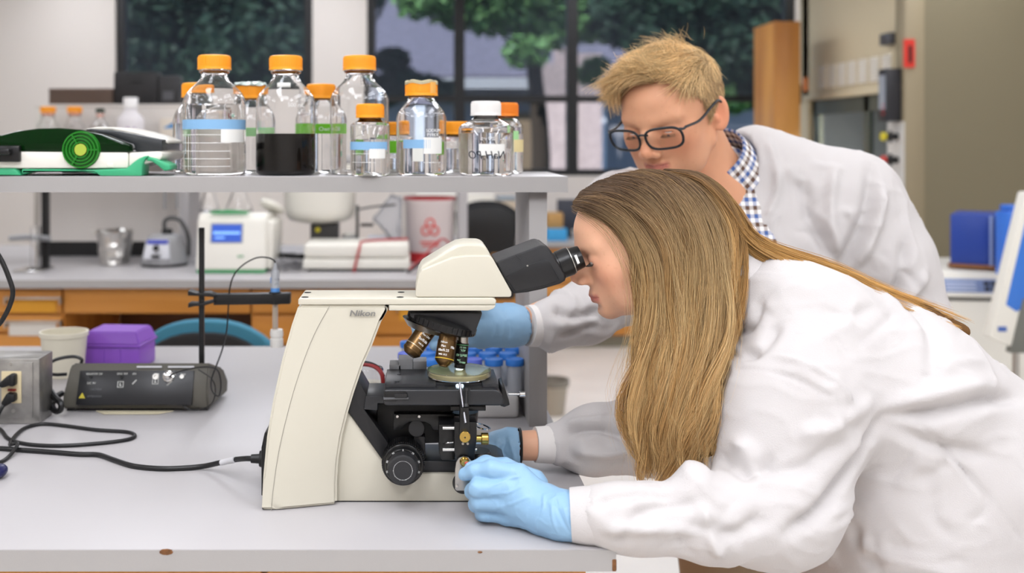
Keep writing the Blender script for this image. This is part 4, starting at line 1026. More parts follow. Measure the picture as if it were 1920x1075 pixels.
pan = MB().prism([(hx_(146), -.013), (hx_(146)+.001, zb_-za-.009), (hx_(362), zb_-za-.009), (hx_(362), -.013)], -.002, .004, .0008, M=S).build('connector_panel', M_pn, t)
def pt(px, py): return Vector((hx_(px), 0, (757-py)*Y/FPX-.012))
def ptm(px, py, d=-.0024): p = pt(px, py); return S @ Matrix.Translation((p.x, d, p.z))
for px, r, m in ((168, .003, M_black), (226, .0034, M_black), (340, .0042, M_steel), (291, .0062, M_steel)):
    c = ptm(px, 706); MB().lathe([(0, 0), (r*.5, 0), (r*.5, .003), (r, .003), (r, 0)], 20, c @ Matrix.Rotation(R(90), 4, 'X')).build('jack', m, pan)
c = ptm(315, 706)
MB().lathe([(0, 0), (.011, 0), (.011, .005), (.008, .006), (.0075, .016), (.004, .018), (0, .018)], 24, c @ Matrix.Rotation(R(90), 4, 'X')).build('coax_connector', M_chrome, pan)
M_prt = mat('panel_print', 'c9c9c4', .5)
for s_, px, py, sz in (('AC ADAPTER', 159, 699, .0055), ('SOL GND', 217, 699, .005), ('REF', 246, 699, .005), ('REC', 288, 700, .005), ('BNC', 318, 700, .005), ('ATC', 337, 700, .005), ('DC 9V', 163, 720, .006), ('CAUTION', 170, 731, .005), ('ATTENTION', 166, 744, .005)):
    lettering(s_, sz, M_prt if py < 725 else mat('dim_print', '6a6b6e', .5), pan, ptm(px, py, -.0026) @ Matrix.Rotation(R(180) if py < 705 else 0, 4, 'Y'), align='LEFT' if py >= 705 else 'RIGHT')
for a, b, c2, d_ in ((248, 720, 255, 712), (313, 722, 322, 714)):
    MB().tube([ptm(a, b) @ Vector((0, 0, 0)), ptm(c2, d_) @ Vector((0, 0, 0))], .0012, 6).build('tick', M_prt, pan)
MB().prism([(0, 0), (.013, 0), (.0065, .011)], -.0004, .0004, M=ptm(150, 746)).build('warning_triangle', mat('warning_yellow', 'b9ab2a', .5), pan)
for a, b in ((220, 718), (285, 712)):
    fr = MB(); w_ = .012
    for e in ((0, 0, w_, .001), (0, w_-.001, w_, w_), (0, 0, .001, w_), (w_-.001, 0, w_, w_)): fr.box((e[0], -.0004, e[1]), (e[2], .0004, e[3]), M=ptm(a, b+8))
    fr.box((.004, -.0004, .003), (.008, .0004, .0045), M=ptm(a, b+8)).box((.0045, -.0004, .003), (.006, .0004, .009), M=ptm(a, b+8))
    fr.build('symbol', M_prt, pan)
for p0, p1 in ((253, 300), (312, 361)):
    MB().box((hx_(p0), Y+.013, at(0, 690, Y+.014).z), (hx_(p1), Y+.0162, at(0, 687, Y+.014).z), .0004).build('paper_strip', mat('white_tag', ''), t)
MB().prism([(hx_(200), Y-.022), (hx_(300), Y-.022), (hx_(325), Y+.0), (hx_(180), Y+.0)], BENCH+.0012, BENCH+.003, M=None, plane='XY').build('pull_out_card', mat('card_cream', 'cfc6aa', .6), t)
for px in (130, 380): MB().box((hx_(px)-.008, Y+.01, BENCH), (hx_(px)+.008, Y+.03, BENCH+.008)).build('foot', M_black, t)
t = thing('adapter_cable', 'black adapter cable curling from the back bench meter to the metal box', 'cable', at(105, 740, 2.1))
MB().tube([at(90, 682, 2.2), at(110, 673, 2.2), at(138, 669, 2.2), at(153, 674, 2.2), at(152, 682, 2.2)], .0035).tube([at(90, 701, 2.16), at(105, 703, 2.16), at(125, 702, 2.16)], .0035).build('cord', M_cord, t)
MB().tube([at(92, 730, 2.1), at(103, 745, 2.08), at(114, 757, 2.06), at(113, 769, 2.06), at(103, 771, 2.07), at(98, 760, 2.09), at(105, 745, 2.1), at(116, 738, 2.12)], .006).build('thick_cord', M_cord, t)
# electrode stand
Ye = 2.17
t = thing('electrode_stand', 'black rod with a swing arm rising behind the bench meter', 'stand', (at(378, 0, Ye).x, Ye, BENCH))
MB().box((at(373.5, 0, Ye).x, Ye-.005, BENCH), (at(383, 0, Ye).x, Ye+.005, at(0, 427, Ye).z), .0012).build('rod', M_black, t)
MB().prism(pp([(402, 551), (545, 549), (545, 569), (402, 571)], Ye), Ye-.012, Ye+.012, .0015).build('arm', M_black, t)
MB().prism(pp([(353, 545), (368, 549), (392, 548), (404, 553), (402, 557), (375, 555), (353, 554)], Ye-.013), Ye-.018, Ye+.012, .001).prism(pp([(353, 577), (354, 568), (375, 569), (402, 563), (404, 567), (384, 573), (366, 574)], Ye-.013), Ye-.018, Ye+.012, .001).build('fork_clip', M_black, t)
MB().cyl((at(516, 0, Ye).x, Ye, at(0, 569, Ye).z-.001), (at(516, 0, Ye).x, Ye, at(0, 549, Ye).z+.002), .0125).build('collar', M_black, t)
t = thing('ph_electrode', 'glass electrode with a blue ring and white cap held in the swing arm', 'electrode', at(516, 640, Ye))
xe = at(516, 0, Ye).x
def ze(p): return at(0, p, Ye).z
MB().lathe([(0, 0), (.0086, 0), (.0086, ze(510)-ze(541)), (.007, ze(507)-ze(541)), (.0045, ze(505)-ze(541)), (.003, ze(494)-ze(541)), (0, ze(493)-ze(541))], 20, Matrix.Translation((xe, Ye, ze(541)))).build('head', mat('electrode_grey', 'b9bcc0', .35), t)
MB().lathe([(0, 0), (.0092, 0), (.0092, ze(540)-ze(549)), (0, ze(540)-ze(549))], 20, Matrix.Translation((xe, Ye, ze(549)))).build('blue_ring', mat('electrode_blue', '5f9be0', .4), t)
MB().box((xe-.0092, Ye-.004, ze(531)), (xe-.0082, Ye+.003, ze(520))).build('blue_tab', mat('electrode_blue', ''), t)
MB().cyl((xe, Ye, ze(617)), (xe, Ye, ze(568)), .0058).build('stem', mat('glass_stem', 'e6ddd0', .1, trans=.6, ior=1.3), t)
MB().cyl((xe, Ye, ze(617)), (xe, Ye, ze(572)), .002).build('core', mat('brass_core', 'a8895a', .4), t)
mb = MB().lathe([(0, 0), (.0125, 0), (.0135, .004), (.0135, .017), (.012, .018), (.012, .021), (.0135, .022), (.0135, .03), (.012, .036), (0, .037)], 24, Matrix.Translation((xe+.003, Ye, ze(651))))
mb.build('storage_cap', mat('cap_milk', 'dcd9d3', .4), t)
for i, s_ in enumerate(('0.1 M', 'pH')): lettering(s_, .005, M_grey, t, Matrix.Translation((xe, Ye, ze(525+i*8))), bend=.0089)
MB().tube([at(516, 494, Ye), at(513, 488, Ye), at(500, 483, Ye), at(480, 484, Ye), at(457, 496, Ye), at(440, 514, Ye), at(431, 540, Ye), at(428, 580, Ye-.01), at(425, 620, Ye-.04), at(417, 655, Ye-.06), at(405, 688, Ye-.08), at(396, 715, Ye-.09), at(399, 735, Ye-.1), at(411, 742, Ye-.1), at(414, 715, Ye-.1), at(405, 692, Ye-.1), at(375, 689, Ye-.1), at(335, 697, Ye-.1), at(317, 706, Ye-.095)], .0016, 6).build('lead', M_cord, t)
MB().tube([at(372, 693, Y-.01), at(398, 712, Y-.02), at(404, 735, Y-.02), at(396, 758, Y-.02), at(374, 769, Y-.015), at(350, 766, Y-.01), at(338, 752, Y-.008)], .0012, 6).build('lead', M_cord, t)

# ------------------------------------------------------------------ tubes in a rack behind the microscope
t = thing('tube_rack', 'white foam tube rack on the bench behind the stage', 'rack', (at(860, 0, 2.15).x, 2.15, BENCH))
rx0, rx1 = at(742, 0, 2.06).x, at(973, 0, 2.06).x
MB().box((rx0, 2.06, BENCH), (rx1, 2.32, BENCH+.045), .008, 3).build('block', mat('foam', 'dad8d6', .8), t)
M_cap = mat('cap_blue', '2f74c8', .45); M_cap2 = mat('cap_violet', '5c6fd0', .45)
M_tube = mat('tube_plastic', 'd9dce2', .25, trans=.45, ior=1.2)
def tube(label, px, Y, m, top=677):
    x = at(px, 0, Y).x
    zt = BENCH+.110
    t = thing('centrifuge_tube', label, 'tube', (x, Y, BENCH+.0455), group='blue capped tubes in the foam rack')
    MB().lathe([(0, .0), (.0135, .0), (.0142, .002), (.0145, zt-BENCH-.0455-.012), (0, zt-BENCH-.0455-.012)], 20, Matrix.Translation(t.location)).build('tube', M_tube, t)
    mb = MB().lathe([(0, 0), (.0178, 0), (.018, .001), (.018, .0105), (.017, .0125), (.0135, .0128), (.013, .0118), (0, .0118)], 24, Matrix.Translation((x, Y, zt-.0125)))
    mb.build('cap', m, t)
rowpos = ['front', 'second', 'third', 'rear']
for i, Yt in enumerate((2.09, 2.15, 2.21, 2.27)):
    k = 0
    for px in range(770, 975, 39):
        q = px+[0, -14, 2, -12][i]
        x_at = 780+(q-780)*2.09/Yt+(6 if i else 0)
        if i == 0 and px in (848,): continue
        k += 1
        m = M_cap2 if (i, k) in ((0, 3), (1, 1), (3, 2)) else M_cap
        nm = 'first second third fourth fifth sixth'.split()[k-1]
        tube('%s capped tube, %s along in the %s row of the foam tube rack' % ('violet' if m is M_cap2 else 'blue', nm, rowpos[i]), x_at, Yt, m)
# glass jar with leads behind the stage
Yj = 1.93; x = at(693, 0, Yj).x
t = thing('glass_jar', 'small clear jar with a red and black lead behind the black stage', 'jar', (x, Yj, BENCH))
h = at(0, 692, Yj).z-BENCH
po = [(0, 0), (.026, 0), (.028, .004), (.028, h-.02), (.024, h-.012), (.025, h)]
MB().lathe(po+[(max(a-.002, 0), b+.003) for a, b in po[::-1]], 28, Matrix.Translation((x, Yj, BENCH))).build('glass', M_clear, t)
MB().lathe([(0, .004), (.0255, .004), (.0255, .1), (0, .1)], 24, Matrix.Translation((x, Yj, BENCH))).build('contents', mat('jar_contents', 'c9c3b6', .6), t)
t = thing('test_lead', 'red and black twin lead looping over the clear jar', 'cable', at(705, 695, 1.9))
MB().tube([at(670, 683, 1.9), at(690, 684, 1.9), at(706, 690, 1.89), at(716, 702, 1.88), at(719, 722, 1.88)], .004).build('red_lead', mat('dark_red', '8a2426', .4), t)
MB().tube([at(670, 679, 1.9), at(692, 681, 1.9), at(709, 689, 1.89), at(720, 706, 1.88)], .0028).build('black_lead', M_cord, t)
t = thing('banana_plug', 'red plug with a green ring lying against the clear jar', 'plug', at(700, 727, 1.86))
MB().cyl(at(700, 727, 1.86), at(722, 727, 1.86), .0055).build('red_sleeve', mat('dark_red', ''), t); MB().cyl(at(683, 727, 1.86), at(700, 727, 1.86), .004).build('ivory_tip', mat('ivory', ''), t); MB().cyl(at(676, 727, 1.86), at(683, 727, 1.86), .0075).build('green_ring', mat('green_ring', '2f7f5a', .4), t)
t = thing('tube_strip', 'strip of green capped vials at the far edge of the bench', 'rack', (at(925, 0, 2.72).x, 2.72, BENCH))
MB().box((at(885, 0, 2.7).x, 2.7, BENCH), (at(966, 0, 2.7).x, 2.76, BENCH+.006), .002).build('tray', mat('pale_tray', 'd9d6d2', .5), t)
for k in range(6):
    xx = at(896+k*12.5, 0, 2.72).x
    MB().cyl((xx, 2.72, BENCH+.006), (xx, 2.72, BENCH+.016), .0065, n=14).build('cap', mat('lime', '8fd060', .5), t)
# ------------------------------------------------------------------ microscope
ms = thing('microscope', 'cream upright laboratory microscope with black stage and binocular head on the bench', 'microscope', (at(640, 0, 1.62).x, 1.62, BENCH))
M_bk = mat('scope_black', '1c1c1e', .38, bump=.04, bscale=1800)
M_bk2 = mat('scope_black_satin', '121213', .3)
M_bkc = mat('crackle_black', '232325', .42, bump=.5, bscale=1500)
M_stage = mat('stage_black', '26272a', .32, bump=.05, bscale=1500)
M_brass = mat('brass', 'c9a95c', .25, 1)
YF = 1.57
E_ = lambda pts, y0, y1, Y=None, bev=.002, seg=2: MB().prism(pp(pts, Y or y0), y0, y1, bev, seg)
colpts = [(559.5, 573), (547, 609.5), (530, 672), (513.5, 748), (503, 815), (497, 886), (495, 952), (498, 960), (513, 962), (564, 958), (606, 952), (631.5, 946.5), (631.5, 907), (634, 865), (641, 819), (652.5, 773), (664, 735), (681, 685), (698, 647), (714, 605), (727, 582), (727, 573)]
def zat(p): return at(0, p, 1.56).z
# the column widens towards the bench: front face leans out at the foot
mb = MB().prism([(x, max(z, BENCH+.0015)) for x, z in pp(colpts, YF)], YF, 1.70, 0)
bmesh.ops.triangulate(mb.bm, faces=[f for f in mb.bm.faces if len(f.verts) > 4])
bmesh.ops.subdivide_edges(mb.bm, edges=list(mb.bm.edges), cuts=4, use_grid_fill=True)
for v in mb.bm.verts:
    u = max(0, (1.215-v.co.z)/.30)
    if v.co.y < 1.6: v.co.y -= .026*u*max(0, min(1, (at(640, 0, YF).x-v.co.x)/.09))
bmesh.ops.bevel(mb.bm, geom=[e for e in mb.bm.edges if e.calc_face_angle(0) > .6], offset=.004, segments=3, affect='EDGES')
col_o = mb.build('column', M_cream, ms)
# seam line of the rear shell
seam = [(618, 574), (589, 628), (564, 693), (543, 764), (526, 840), (515.6, 915), (512.7, 961)]
mb = MB(); P = []
for x, y in seam:
    p = at(x, y, YF); u = max(0, (1.215-p.z)/.30)
    yy = YF-.026*u*max(0, min(1, (at(640, 0, YF).x-p.x)/.09))
    p.y = yy-.0003; P.append(p)
mb.tube(P, .00045, 6, 4)
mb.build('shell_seam', mat('seam_dark', '9a968b', .6), col_o)
lt_ = at(655, 592, YF)
lettering('Nikon', .0118, mat('badge_grey', '7c7a76', .4), ms, Matrix.Translation((lt_.x, YF-.0036, lt_.z)) @ Matrix.Diagonal((1.28, 1, 1, 1)), bold=.0003, shear=.18)
E_([(499, 810), (504, 815), (497, 890), (495, 930), (490, 930), (490, 840), (496, 812)], 1.60, 1.69, bev=.001).build('rear_panel', M_black, ms)
mb = MB().prism([(x, max(z, BENCH+.0015)) for x, z in pp([(630, 947), (630, 780), (652, 772), (722, 868), (741, 889), (905, 889), (910, 893), (910, 944)], 1.582)], 1.582, 1.70, .002)
mb.build('base', M_cream, ms)
MB().box((at(560, 0, YF).x, 1.5835, BENCH), (at(905, 0, YF).x, 1.69, BENCH+.0030)).build('rubber_feet', M_black, ms)
# arm plate
E_([(559, 572), (559, 562), (562, 559), (925, 559), (931, 564), (929, 572)], YF, 1.655, bev=.0025, seg=3).build('arm_plate', M_cream, ms)
E_([(728.5, 572.4), (930, 572.4), (926, 579), (915, 583), (728.5, 583)], YF+.0005, 1.65, bev=.0015).build('arm_under', M_cream, ms)
MB().box(at(728, 583, YF-.0003), at(729, 572, YF+.003)).build('joint_line', M_black, ms)
for px, py in ((571, 559), (577, 549), (750, 558), (752, 548.5)):
    Y_ = (CAMZ-at(0, 559, YF).z)*FPX/(py-AY)
    c = at(px, 0, Y_)
    MB().lathe([(0, 0), (.0052, 0), (.0052, .0006), (.0035, .0006), (.003, .0003), (0, .0003)], 18, Matrix.Translation((c.x, max(Y_, YF+.007), at(0, 559, YF).z))).build('plug', M_black, ms)
# head
hf = [(779, 554), (781, 534), (785, 516), (791, 507), (848, 484), (875, 480), (917, 480), (924, 485), (959, 548), (959, 555), (956, 557.6), (782, 557.6)]
E_(hf, 1.574, 1.70, bev=.005, seg=4).build('head_housing', M_cream, ms)
ht = [(785, 530), (787, 508), (794, 500), (842, 470.6), (858, 462), (875, 459), (903, 459.5), (913, 465), (924, 486), (950, 530)]
E_(ht, 1.592, 1.685, Y=1.574, bev=.006, seg=4).build('head_crest', M_cream, ms)
# binocular tube
bi = [(929.6, 491.5), (1015, 459.5), (1023, 461), (1031, 469), (1060, 517), (1059, 528), (1050, 533), (1016, 543), (990, 548.5), (963, 551.5), (952, 535)]
E_(bi, 1.580, 1.69, bev=.0045, seg=3).build('binocular_tube', M_bkc, ms)
E_([(948, 520), (985, 499), (1022, 487), (1030, 491), (1049, 525), (1030, 533), (1000, 541), (966, 546)], 1.5785, 1.583, bev=.0008).build('side_cover', M_bk, ms)
MB().cyl(at(989, 498.5, 1.577), at(989, 498.5, 1.58), .0014, n=10).build('screw', M_steel, ms)
MB().tube([at(966, 478, 1.5785), at(975, 486, 1.578), at(977, 489, 1.578)], .0006, 6).build('seam', M_bk2, ms)
E_([(1016, 462), (1024, 460), (1033, 470), (1062, 519), (1059, 528), (1052, 527)], 1.586, 1.68, bev=.001).build('collar', M_bk2, ms)
d = Vector((.93, 0, .37)).normalized()
for ye in (1.607, 1.672):
    s = at(1043, 506, ye-.03); s.y = ye
    mb = MB()
    k = ye/FPX
    prof = [(0, 0), (.0195, 0), (.0195, .004), (.0205, .0045), (.0205, .009), (.0215, .0095), (.0215, .026), (.0205, .0265), (.0205, .0275), (.0195, .028), (.0195, .030), (.0185, .0305), (.0172, .043), (.0165, .045), (.0125, .045), (.010, .040), (0, .039)]
    T = Matrix.Translation(s) @ d.to_track_quat('Z', 'Y').to_matrix().to_4x4()
    ey = MB().lathe(prof, 40, T).build('eyepiece', M_bk2, ms)
    MB().lathe([(0, 0), (.0105, 0), (0, .0015)], 24, T @ Matrix.Translation((0, 0, .040))).build('lens', mat('lens_glass', '202838', .05), ey)
    MB().lathe([(.0198, .0283), (.0205, .0283), (.0205, .0295), (.0198, .0295)], 40, T, closed=True).build('silver_ring', M_steel, ey)
    if ye < 1.63:
        # white label on the near rim of the eye cup
        q = MB()
        for a0 in (0,):
            V = []
            for j in range(7):
                a = R(-6+30*j/6)
                V.append([T @ Vector((.0185*math.sin(a)*1.0, 0, 0)) for _ in range(1)])
        up = (T.to_3x3() @ Vector((0, 1, 0)))
        e1 = Vector((0, -1, 0)); e2 = d.cross(e1)
        ring = []
        for j in range(7):
            a = R(-25+44*j/6)
            n_ = e1*math.cos(a)+e2*math.sin(a)
            ring.append((s+d*.0335+n_*.0184, s+d*.0375+n_*.0180))
        for (p0, p1), (p2, p3) in zip(ring, ring[1:]): q.quad(p0, p1, p3, p2)
        q.build('eyepiece_label', mat('white_patch', ''), ey)
# nosepiece
tilt = Matrix.Rotation(R(16), 4, 'Y')
nc = at(827, 611, 1.61); nc.y = 1.61
NT = Matrix.Translation(nc) @ tilt
E_([(768, 583), (903, 583), (901, 590), (888, 624), (870, 622), (790, 600), (770, 592)], 1.580, 1.65, Y=1.60, bev=.002).build('nosepiece_body', M_bk, ms)
nr = MB().lathe([(0, -.004), (.044, -.004), (.0525, .000), (.0525, .010), (.046, .0125), (.03, .015), (0, .015)], 48, NT)
nr.build('turret', M_bk2, ms)
rb = MB()
for k in range(40):
    a = 2*PI*k/40
    rb.box((.0515, -.0018, .001), (.0535, .0018, .0095), M=NT @ Matrix.Rotation(a, 4, 'Z'))
rb.build('knurl', M_bk2, ms)
MB().cyl(NT @ Vector((-.02, 0, -.012)), NT @ Vector((-.02, 0, -.002)), .03, .04).build('turret_cone', M_steel, ms)
M_ob = mat('objective_bronze', '6e5638', .3, .9)
M_prw = mat('white_print', '')
def objective(pa, pb, Ya, Yb, prof, m, texts, ring_c, ring_at, tcol):
    a = at(*pa, Ya); b = at(*pb, Yb); L = (b-a).length
    dd = (b-a).normalized()
    T = Matrix.Translation(a) @ dd.to_track_quat('Z', 'X').to_matrix().to_4x4()
    # local z runs down the barrel
    o = MB().lathe([(r, z*L) for r, z in prof], 36, T).build('objective', m, ms)
    r0 = max(r for r, z in prof)
    rr = r0*1.01
    MB().lathe([(r0*.9, ring_at*L), (rr, ring_at*L), (rr, ring_at*L+.0011), (r0*.9, ring_at*L+.0011)], 36, T, closed=True).build('colour_ring', ring_c, o)
    # text frame: x across the barrel, z up the barrel, facing the camera
    up = -dd; side = Vector((0, -1, 0)); side = (side-up*side.dot(up)).normalized()   # outward to camera
    xr = (-side).cross(up).normalized()
    B = Matrix((( xr.x, -side.x, up.x), (xr.y, -side.y, up.y), (xr.z, -side.z, up.z))).to_4x4()
    for s_, off, u, sz, fl in texts:
        p = a+dd*(u*L)
        F = Matrix.Translation(p) @ B @ Matrix.Rotation(R(off), 4, 'Z')
        if fl: F = F @ Matrix.Rotation(R(180), 4, 'Y')
        lettering(s_, sz, tcol, o, F, bend=r0+.0003, align='CENTER', bold=.00005)
    return o
objective((805, 612), (768, 664), 1.60, 1.585, [(0, 0), (.0145, 0), (.0145, .84), (.0150, .85), (.0150, .90), (.0105, 1.0), (.009, 1.02), (0, 1.0)], M_ob,
          [('Nikon', 12, .22, .0038, 0), ('Plan UW', 12, .36, .0042, 0), ('2x/0.06', 12, .52, .0055, 0), ('WD 7.5', 15, .64, .003, 0), ('2x', -52, .26, .0045, 0)], mat('pale_ring', 'b9aa90', .3, .6), .72, M_prw)
objective((841, 627), (831, 688), 1.59, 1.575, [(0, 0), (.0135, 0), (.0135, .2), (.0142, .21), (.0142, .78), (.0135, .82), (.009, .93), (.0065, .97), (.006, 1.0), (0, 1.0)], M_ob,
          [('Nikon', -22, .32, .0042, 0), ('Plan', -22, .44, .0045, 0), ('10x/0.25', -20, .57, .0052, 0), ('WD 10.5', -20, .69, .0035, 0), ('10x', 35, .45, .0052, 0)], mat('yellow_ring', 'cfae2a', .3), .76, M_prw)
ob3 = objective((868, 628), (862, 691), 1.605, 1.60, [(0, 0), (.0085, 0), (.0085, .24), (.0102, .25), (.0102, .84), (.0085, .88), (.0085, .98), (.0072, 1.0), (0, 1.0)], M_bk2,
          [('Nikon', 15, .78, .0038, 1), ('20x', -18, .72, .0038, 1), ('20x/0.40', 5, .56, .0052, 1), ('ADL', 10, .42, .0042, 1), ('WD 3.1', 8, .34, .0032, 1)], mat('green_ring2', '4f9a62', .3), .28, mat('mint_print', '9fd0ae', .5))
MB().lathe([(0, 0), (.0087, 0), (.0087, .0135), (0, .0135)], 30, Matrix.Translation(at(867.5, 644, 1.604))).build('steel_collar', M_steel, ob3)
MB().lathe([(0, -.0032), (.0045, -.0022), (.0062, 0), (0, 0)], 24, Matrix.Translation(at(862, 690.5, 1.6))).build('front_lens', mat('lens_painted_glow', 'eef7ff', .1, emit='dff2ff', estr=2.2), ob3)  # glow put into the lens colour; the lens itself only reflects
# stage
ZS = at(0, 720, 1.55).z
st = MB().box((at(722, 0, 1.55).x, 1.55, ZS-.009), (at(817, 0, 1.55).x, 1.65, ZS), .001).build('stage_plate', M_stage, ms)
MB().box((at(817, 0, 1.55).x, 1.565, ZS-.009), (at(905, 0, 1.55).x, 1.65, ZS-.002), .0005).build('stage_floor', M_stage, ms)
MB().box((at(905, 0, 1.55).x, 1.55, ZS-.009), (at(935, 0, 1.55).x, 1.65, ZS), .001).build('stage_plate', M_stage, ms)
MB().box((at(818, 0, 1.55).x, 1.63, ZS-.002), (at(904, 0, 1.55).x, 1.65, ZS), .0005).build('slide_holder', M_bk2, ms)
lo = [(719, 733), (727, 731), (930, 731), (938, 735), (945, 748), (945, 757), (938, 761.5), (724, 761.5), (719, 757)]
E_(lo, 1.540, 1.665, bev=.0025, seg=3).build('stage_body', M_stage, ms)
E_([(720, 735), (762, 735), (764, 748), (745, 750), (744, 753), (720, 752)], 1.5375, 1.545, bev=.0008).build('stage_rail', M_bk2, ms)
E_([(739, 739), (764, 739), (763, 747), (740, 747)], 1.5345, 1.540, bev=.0006).build('rail_block', M_bk, ms)
E_([(719, 746), (766, 746), (766, 749), (719, 750)], 1.5365, 1.541, bev=.0004).build('scale_strip', mat('strip_grey', '5b5c5f', .4), ms)
for px, py in ((748, 702.5), (745, 716)):
    Y_ = (CAMZ-ZS)*FPX/(py-AY); c = at(px, 0, Y_)
    MB().lathe([(0, 0), (.003, 0), (.003, .0005), (0, .0005)], 14, Matrix.Translation((c.x, Y_, ZS))).build('screw', M_bk2, st)
MB().box((at(747, 0, 1.65).x, 1.652, ZS-.002), (at(774, 0, 1.65).x, 1.69, ZS+.0145), .001).box((at(730, 0, 1.65).x, 1.652, ZS-.002), (at(752, 0, 1.65).x, 1.69, ZS+.006), .001).box((at(774, 0, 1.65).x, 1.655, ZS-.002), (at(800, 0, 1.65).x, 1.69, ZS+.011), .001).build('slide_carrier', mat('carrier_grey', '9b9c9f', .45), ms)
E_([(940, 727), (946, 725), (954, 750), (956, 760), (946, 764), (938, 762)], 1.56, 1.62, bev=.0012).build('stage_end', M_bk2, ms)
kn = MB().cyl(at(953, 739.5, 1.585), at(976, 739.5, 1.585), .0018).cyl(at(974, 739.5, 1.585), at(985, 739.5, 1.585), .0042, bev=.0006).build('stage_shaft', M_chrome, ms)
MB().cyl(at(862, 733, 1.558), at(862, 722, 1.558), .0055).cyl(Vector((at(862, 0, 1.596).x, 1.596, ZS-.002)), Vector((at(862, 0, 1.596).x, 1.596, ZS-.0004)), .0075).build('stage_glow_discs', mat('condenser_glow', 'eaf6ff', .2, emit='cfeaff', estr=5), ms)  # glow added at the stage gap, and under the dish for its bright spot
E_([(845, 762), (911, 762), (911, 771), (845, 771)], 1.56, 1.64, bev=.001).build('condenser_mount', M_bk2, ms)
MB().cyl(at(870, 771, 1.62)+Vector((0, 0, 0)), at(870, 800, 1.62), .022, .02).build('condenser', M_bk2, ms)
# stage support and focus block
E_([(653, 772), (662, 742), (669, 709), (688, 742), (683, 768), (728, 832), (716, 862)], 1.577, 1.66, bev=.001).build('bracket', M_bk, ms)
E_([(686, 743), (722, 743), (722, 757), (708, 757), (708, 770), (682, 768)], 1.575, 1.66, bev=.001).build('bracket_step', M_stage, ms)
E_([(706, 756), (850, 756), (850, 830), (797, 832), (797, 865), (735, 865), (726, 836), (708, 806)], 1.605, 1.67, bev=.001).build('focus_block', mat('deep_black', '0b0b0c', .5), ms)
E_([(738, 777), (852, 777), (852, 807), (812, 807), (806, 797), (796, 792), (768, 792), (758, 798), (754, 807), (738, 807)], 1.585, 1.60, bev=.001).build('focus_plate', M_bk2, ms)
for px in (745, 786): MB().cyl(at(px, 781.5, 1.582), at(px, 781.5, 1.586), .0024, n=12, bev=.0005).build('screw', M_chrome, ms)
MB().cyl(at(781, 804, 1.582), at(781, 804, 1.61), .0125, bev=.001).cyl(at(781, 804, 1.5805), at(781, 804, 1.583), .0095).build('clamp_knob', M_bk, ms)
E_([(776, 817), (797, 820), (798, 856), (786, 838), (776, 826)], 1.585, 1.61, bev=.0008).build('knob_arm', M_bk, ms)
# lamp foot
MB().prism(pp([(758, 889), (760, 866), (762, 865), (925, 865), (938, 868), (950, 876), (948, 889)], 1.59), 1.59, 1.68, .003, 3).build('lamp_foot', M_stage, ms)
MB().cyl(at(895, 866, 1.63)+Vector((0, 0, -.002)), at(895, 845, 1.63), .024, .021, bev=.002, n=30).build('field_lens_ring', M_bk2, ms)
# coarse focus knob, with a dial
kc = at(756, 868, 1.56); kc.y = 0
def disc(y0, y1, r0, r1, n=48, bev=.001, c=kc, nm='focus_knob', m=M_bk):
    return MB().cyl((c.x, y1, c.z), (c.x, y0, c.z), r1, r0, n, bev)
fk = disc(1.548, 1.59, .030, .0305).build('focus_knob', M_bk2, ms)
mb = MB()
for k in range(60):
    mb.box((.0295, -.0008, -1.583), (.0314, .0008, -1.555), M=Matrix.Translation((kc.x, 0, kc.z)) @ Matrix.Rotation(R(90), 4, 'X') @ Matrix.Rotation(2*PI*k/60, 4, 'Z'))
mb.build('knob_grip', M_bk2, fk)
disc(1.540, 1.55, .0255, .0275).build('knob_dial', M_bk2, fk)
disc(1.522, 1.542, .0215, .0228, bev=.002).build('fine_knob', M_bkc, fk)
mb = MB(); mb2 = MB()
for k in range(100):
    a = 2*PI*k/100
    L_ = .0022 if k % 10 else .004
    mb.box((.0262-L_*.3, -.00018, -.0002), (.0262+L_*.5, .00018, .0002), M=Matrix.Translation((kc.x, 1.5452, kc.z)) @ Matrix.Rotation(R(90), 4, 'X') @ Matrix.Rotation(a, 4, 'Z') @ Matrix.Rotation(R(-60), 4, 'Y'))
mb.build('dial_marks', M_prw, fk)
for k, s_ in enumerate('0 10 20 30 40 50 60 70 80 90'.split()):
    a = R(90-36*k)
    p = Vector((kc.x+.0241*math.cos(a), 1.5398, kc.z+.0241*math.sin(a)))
    lettering(s_, .0036, M_prw, fk, Matrix.Translation(p) @ Matrix.Rotation(-(a-PI/2), 4, 'Y') @ Matrix.Translation((0, 0, -.0012)), align='CENTER')
# micro manipulator fixed to the front of the stage
YM = 1.525
mm_ = MB().prism(pp([(852, 792), (894, 792), (894, 822), (889, 866), (858, 866), (852, 850)], YM), YM, 1.56, .001).build('manipulator_block', M_bk2, ms)
E_([(863, 765), (879, 765), (882, 824), (861, 824)], YM-.006, YM+.02, bev=.001).build('slide_plate', M_bk2, mm_)
E_([(823, 797), (853, 797), (853, 863), (828, 863), (823, 850)], YM+.012, 1.585, bev=.001).build('side_plate', M_bk2, mm_)
for py in (803, 843.5):
    MB().cyl(at(830, py, YM+.01), at(894, py, YM+.01), .0026, n=14).build('guide_rod', M_chrome, mm_)
bk = MB().cyl(at(872, 820, YM-.013), at(872, 820, YM), .0078, n=30, bev=.0008).build('brass_knob', M_brass, mm_)
MB().cyl(at(872, 821, YM-.0135), at(872, 821, YM-.012), .0012, n=10).build('pin', M_bk2, bk)
bk = MB().cyl(at(890, 823, YM+.01), at(904, 823, YM+.01), .005, n=20).cyl(at(902, 823, YM+.01), at(916, 823, YM+.01), .0085, n=24, bev=.001).build('brass_knob', M_brass, mm_)
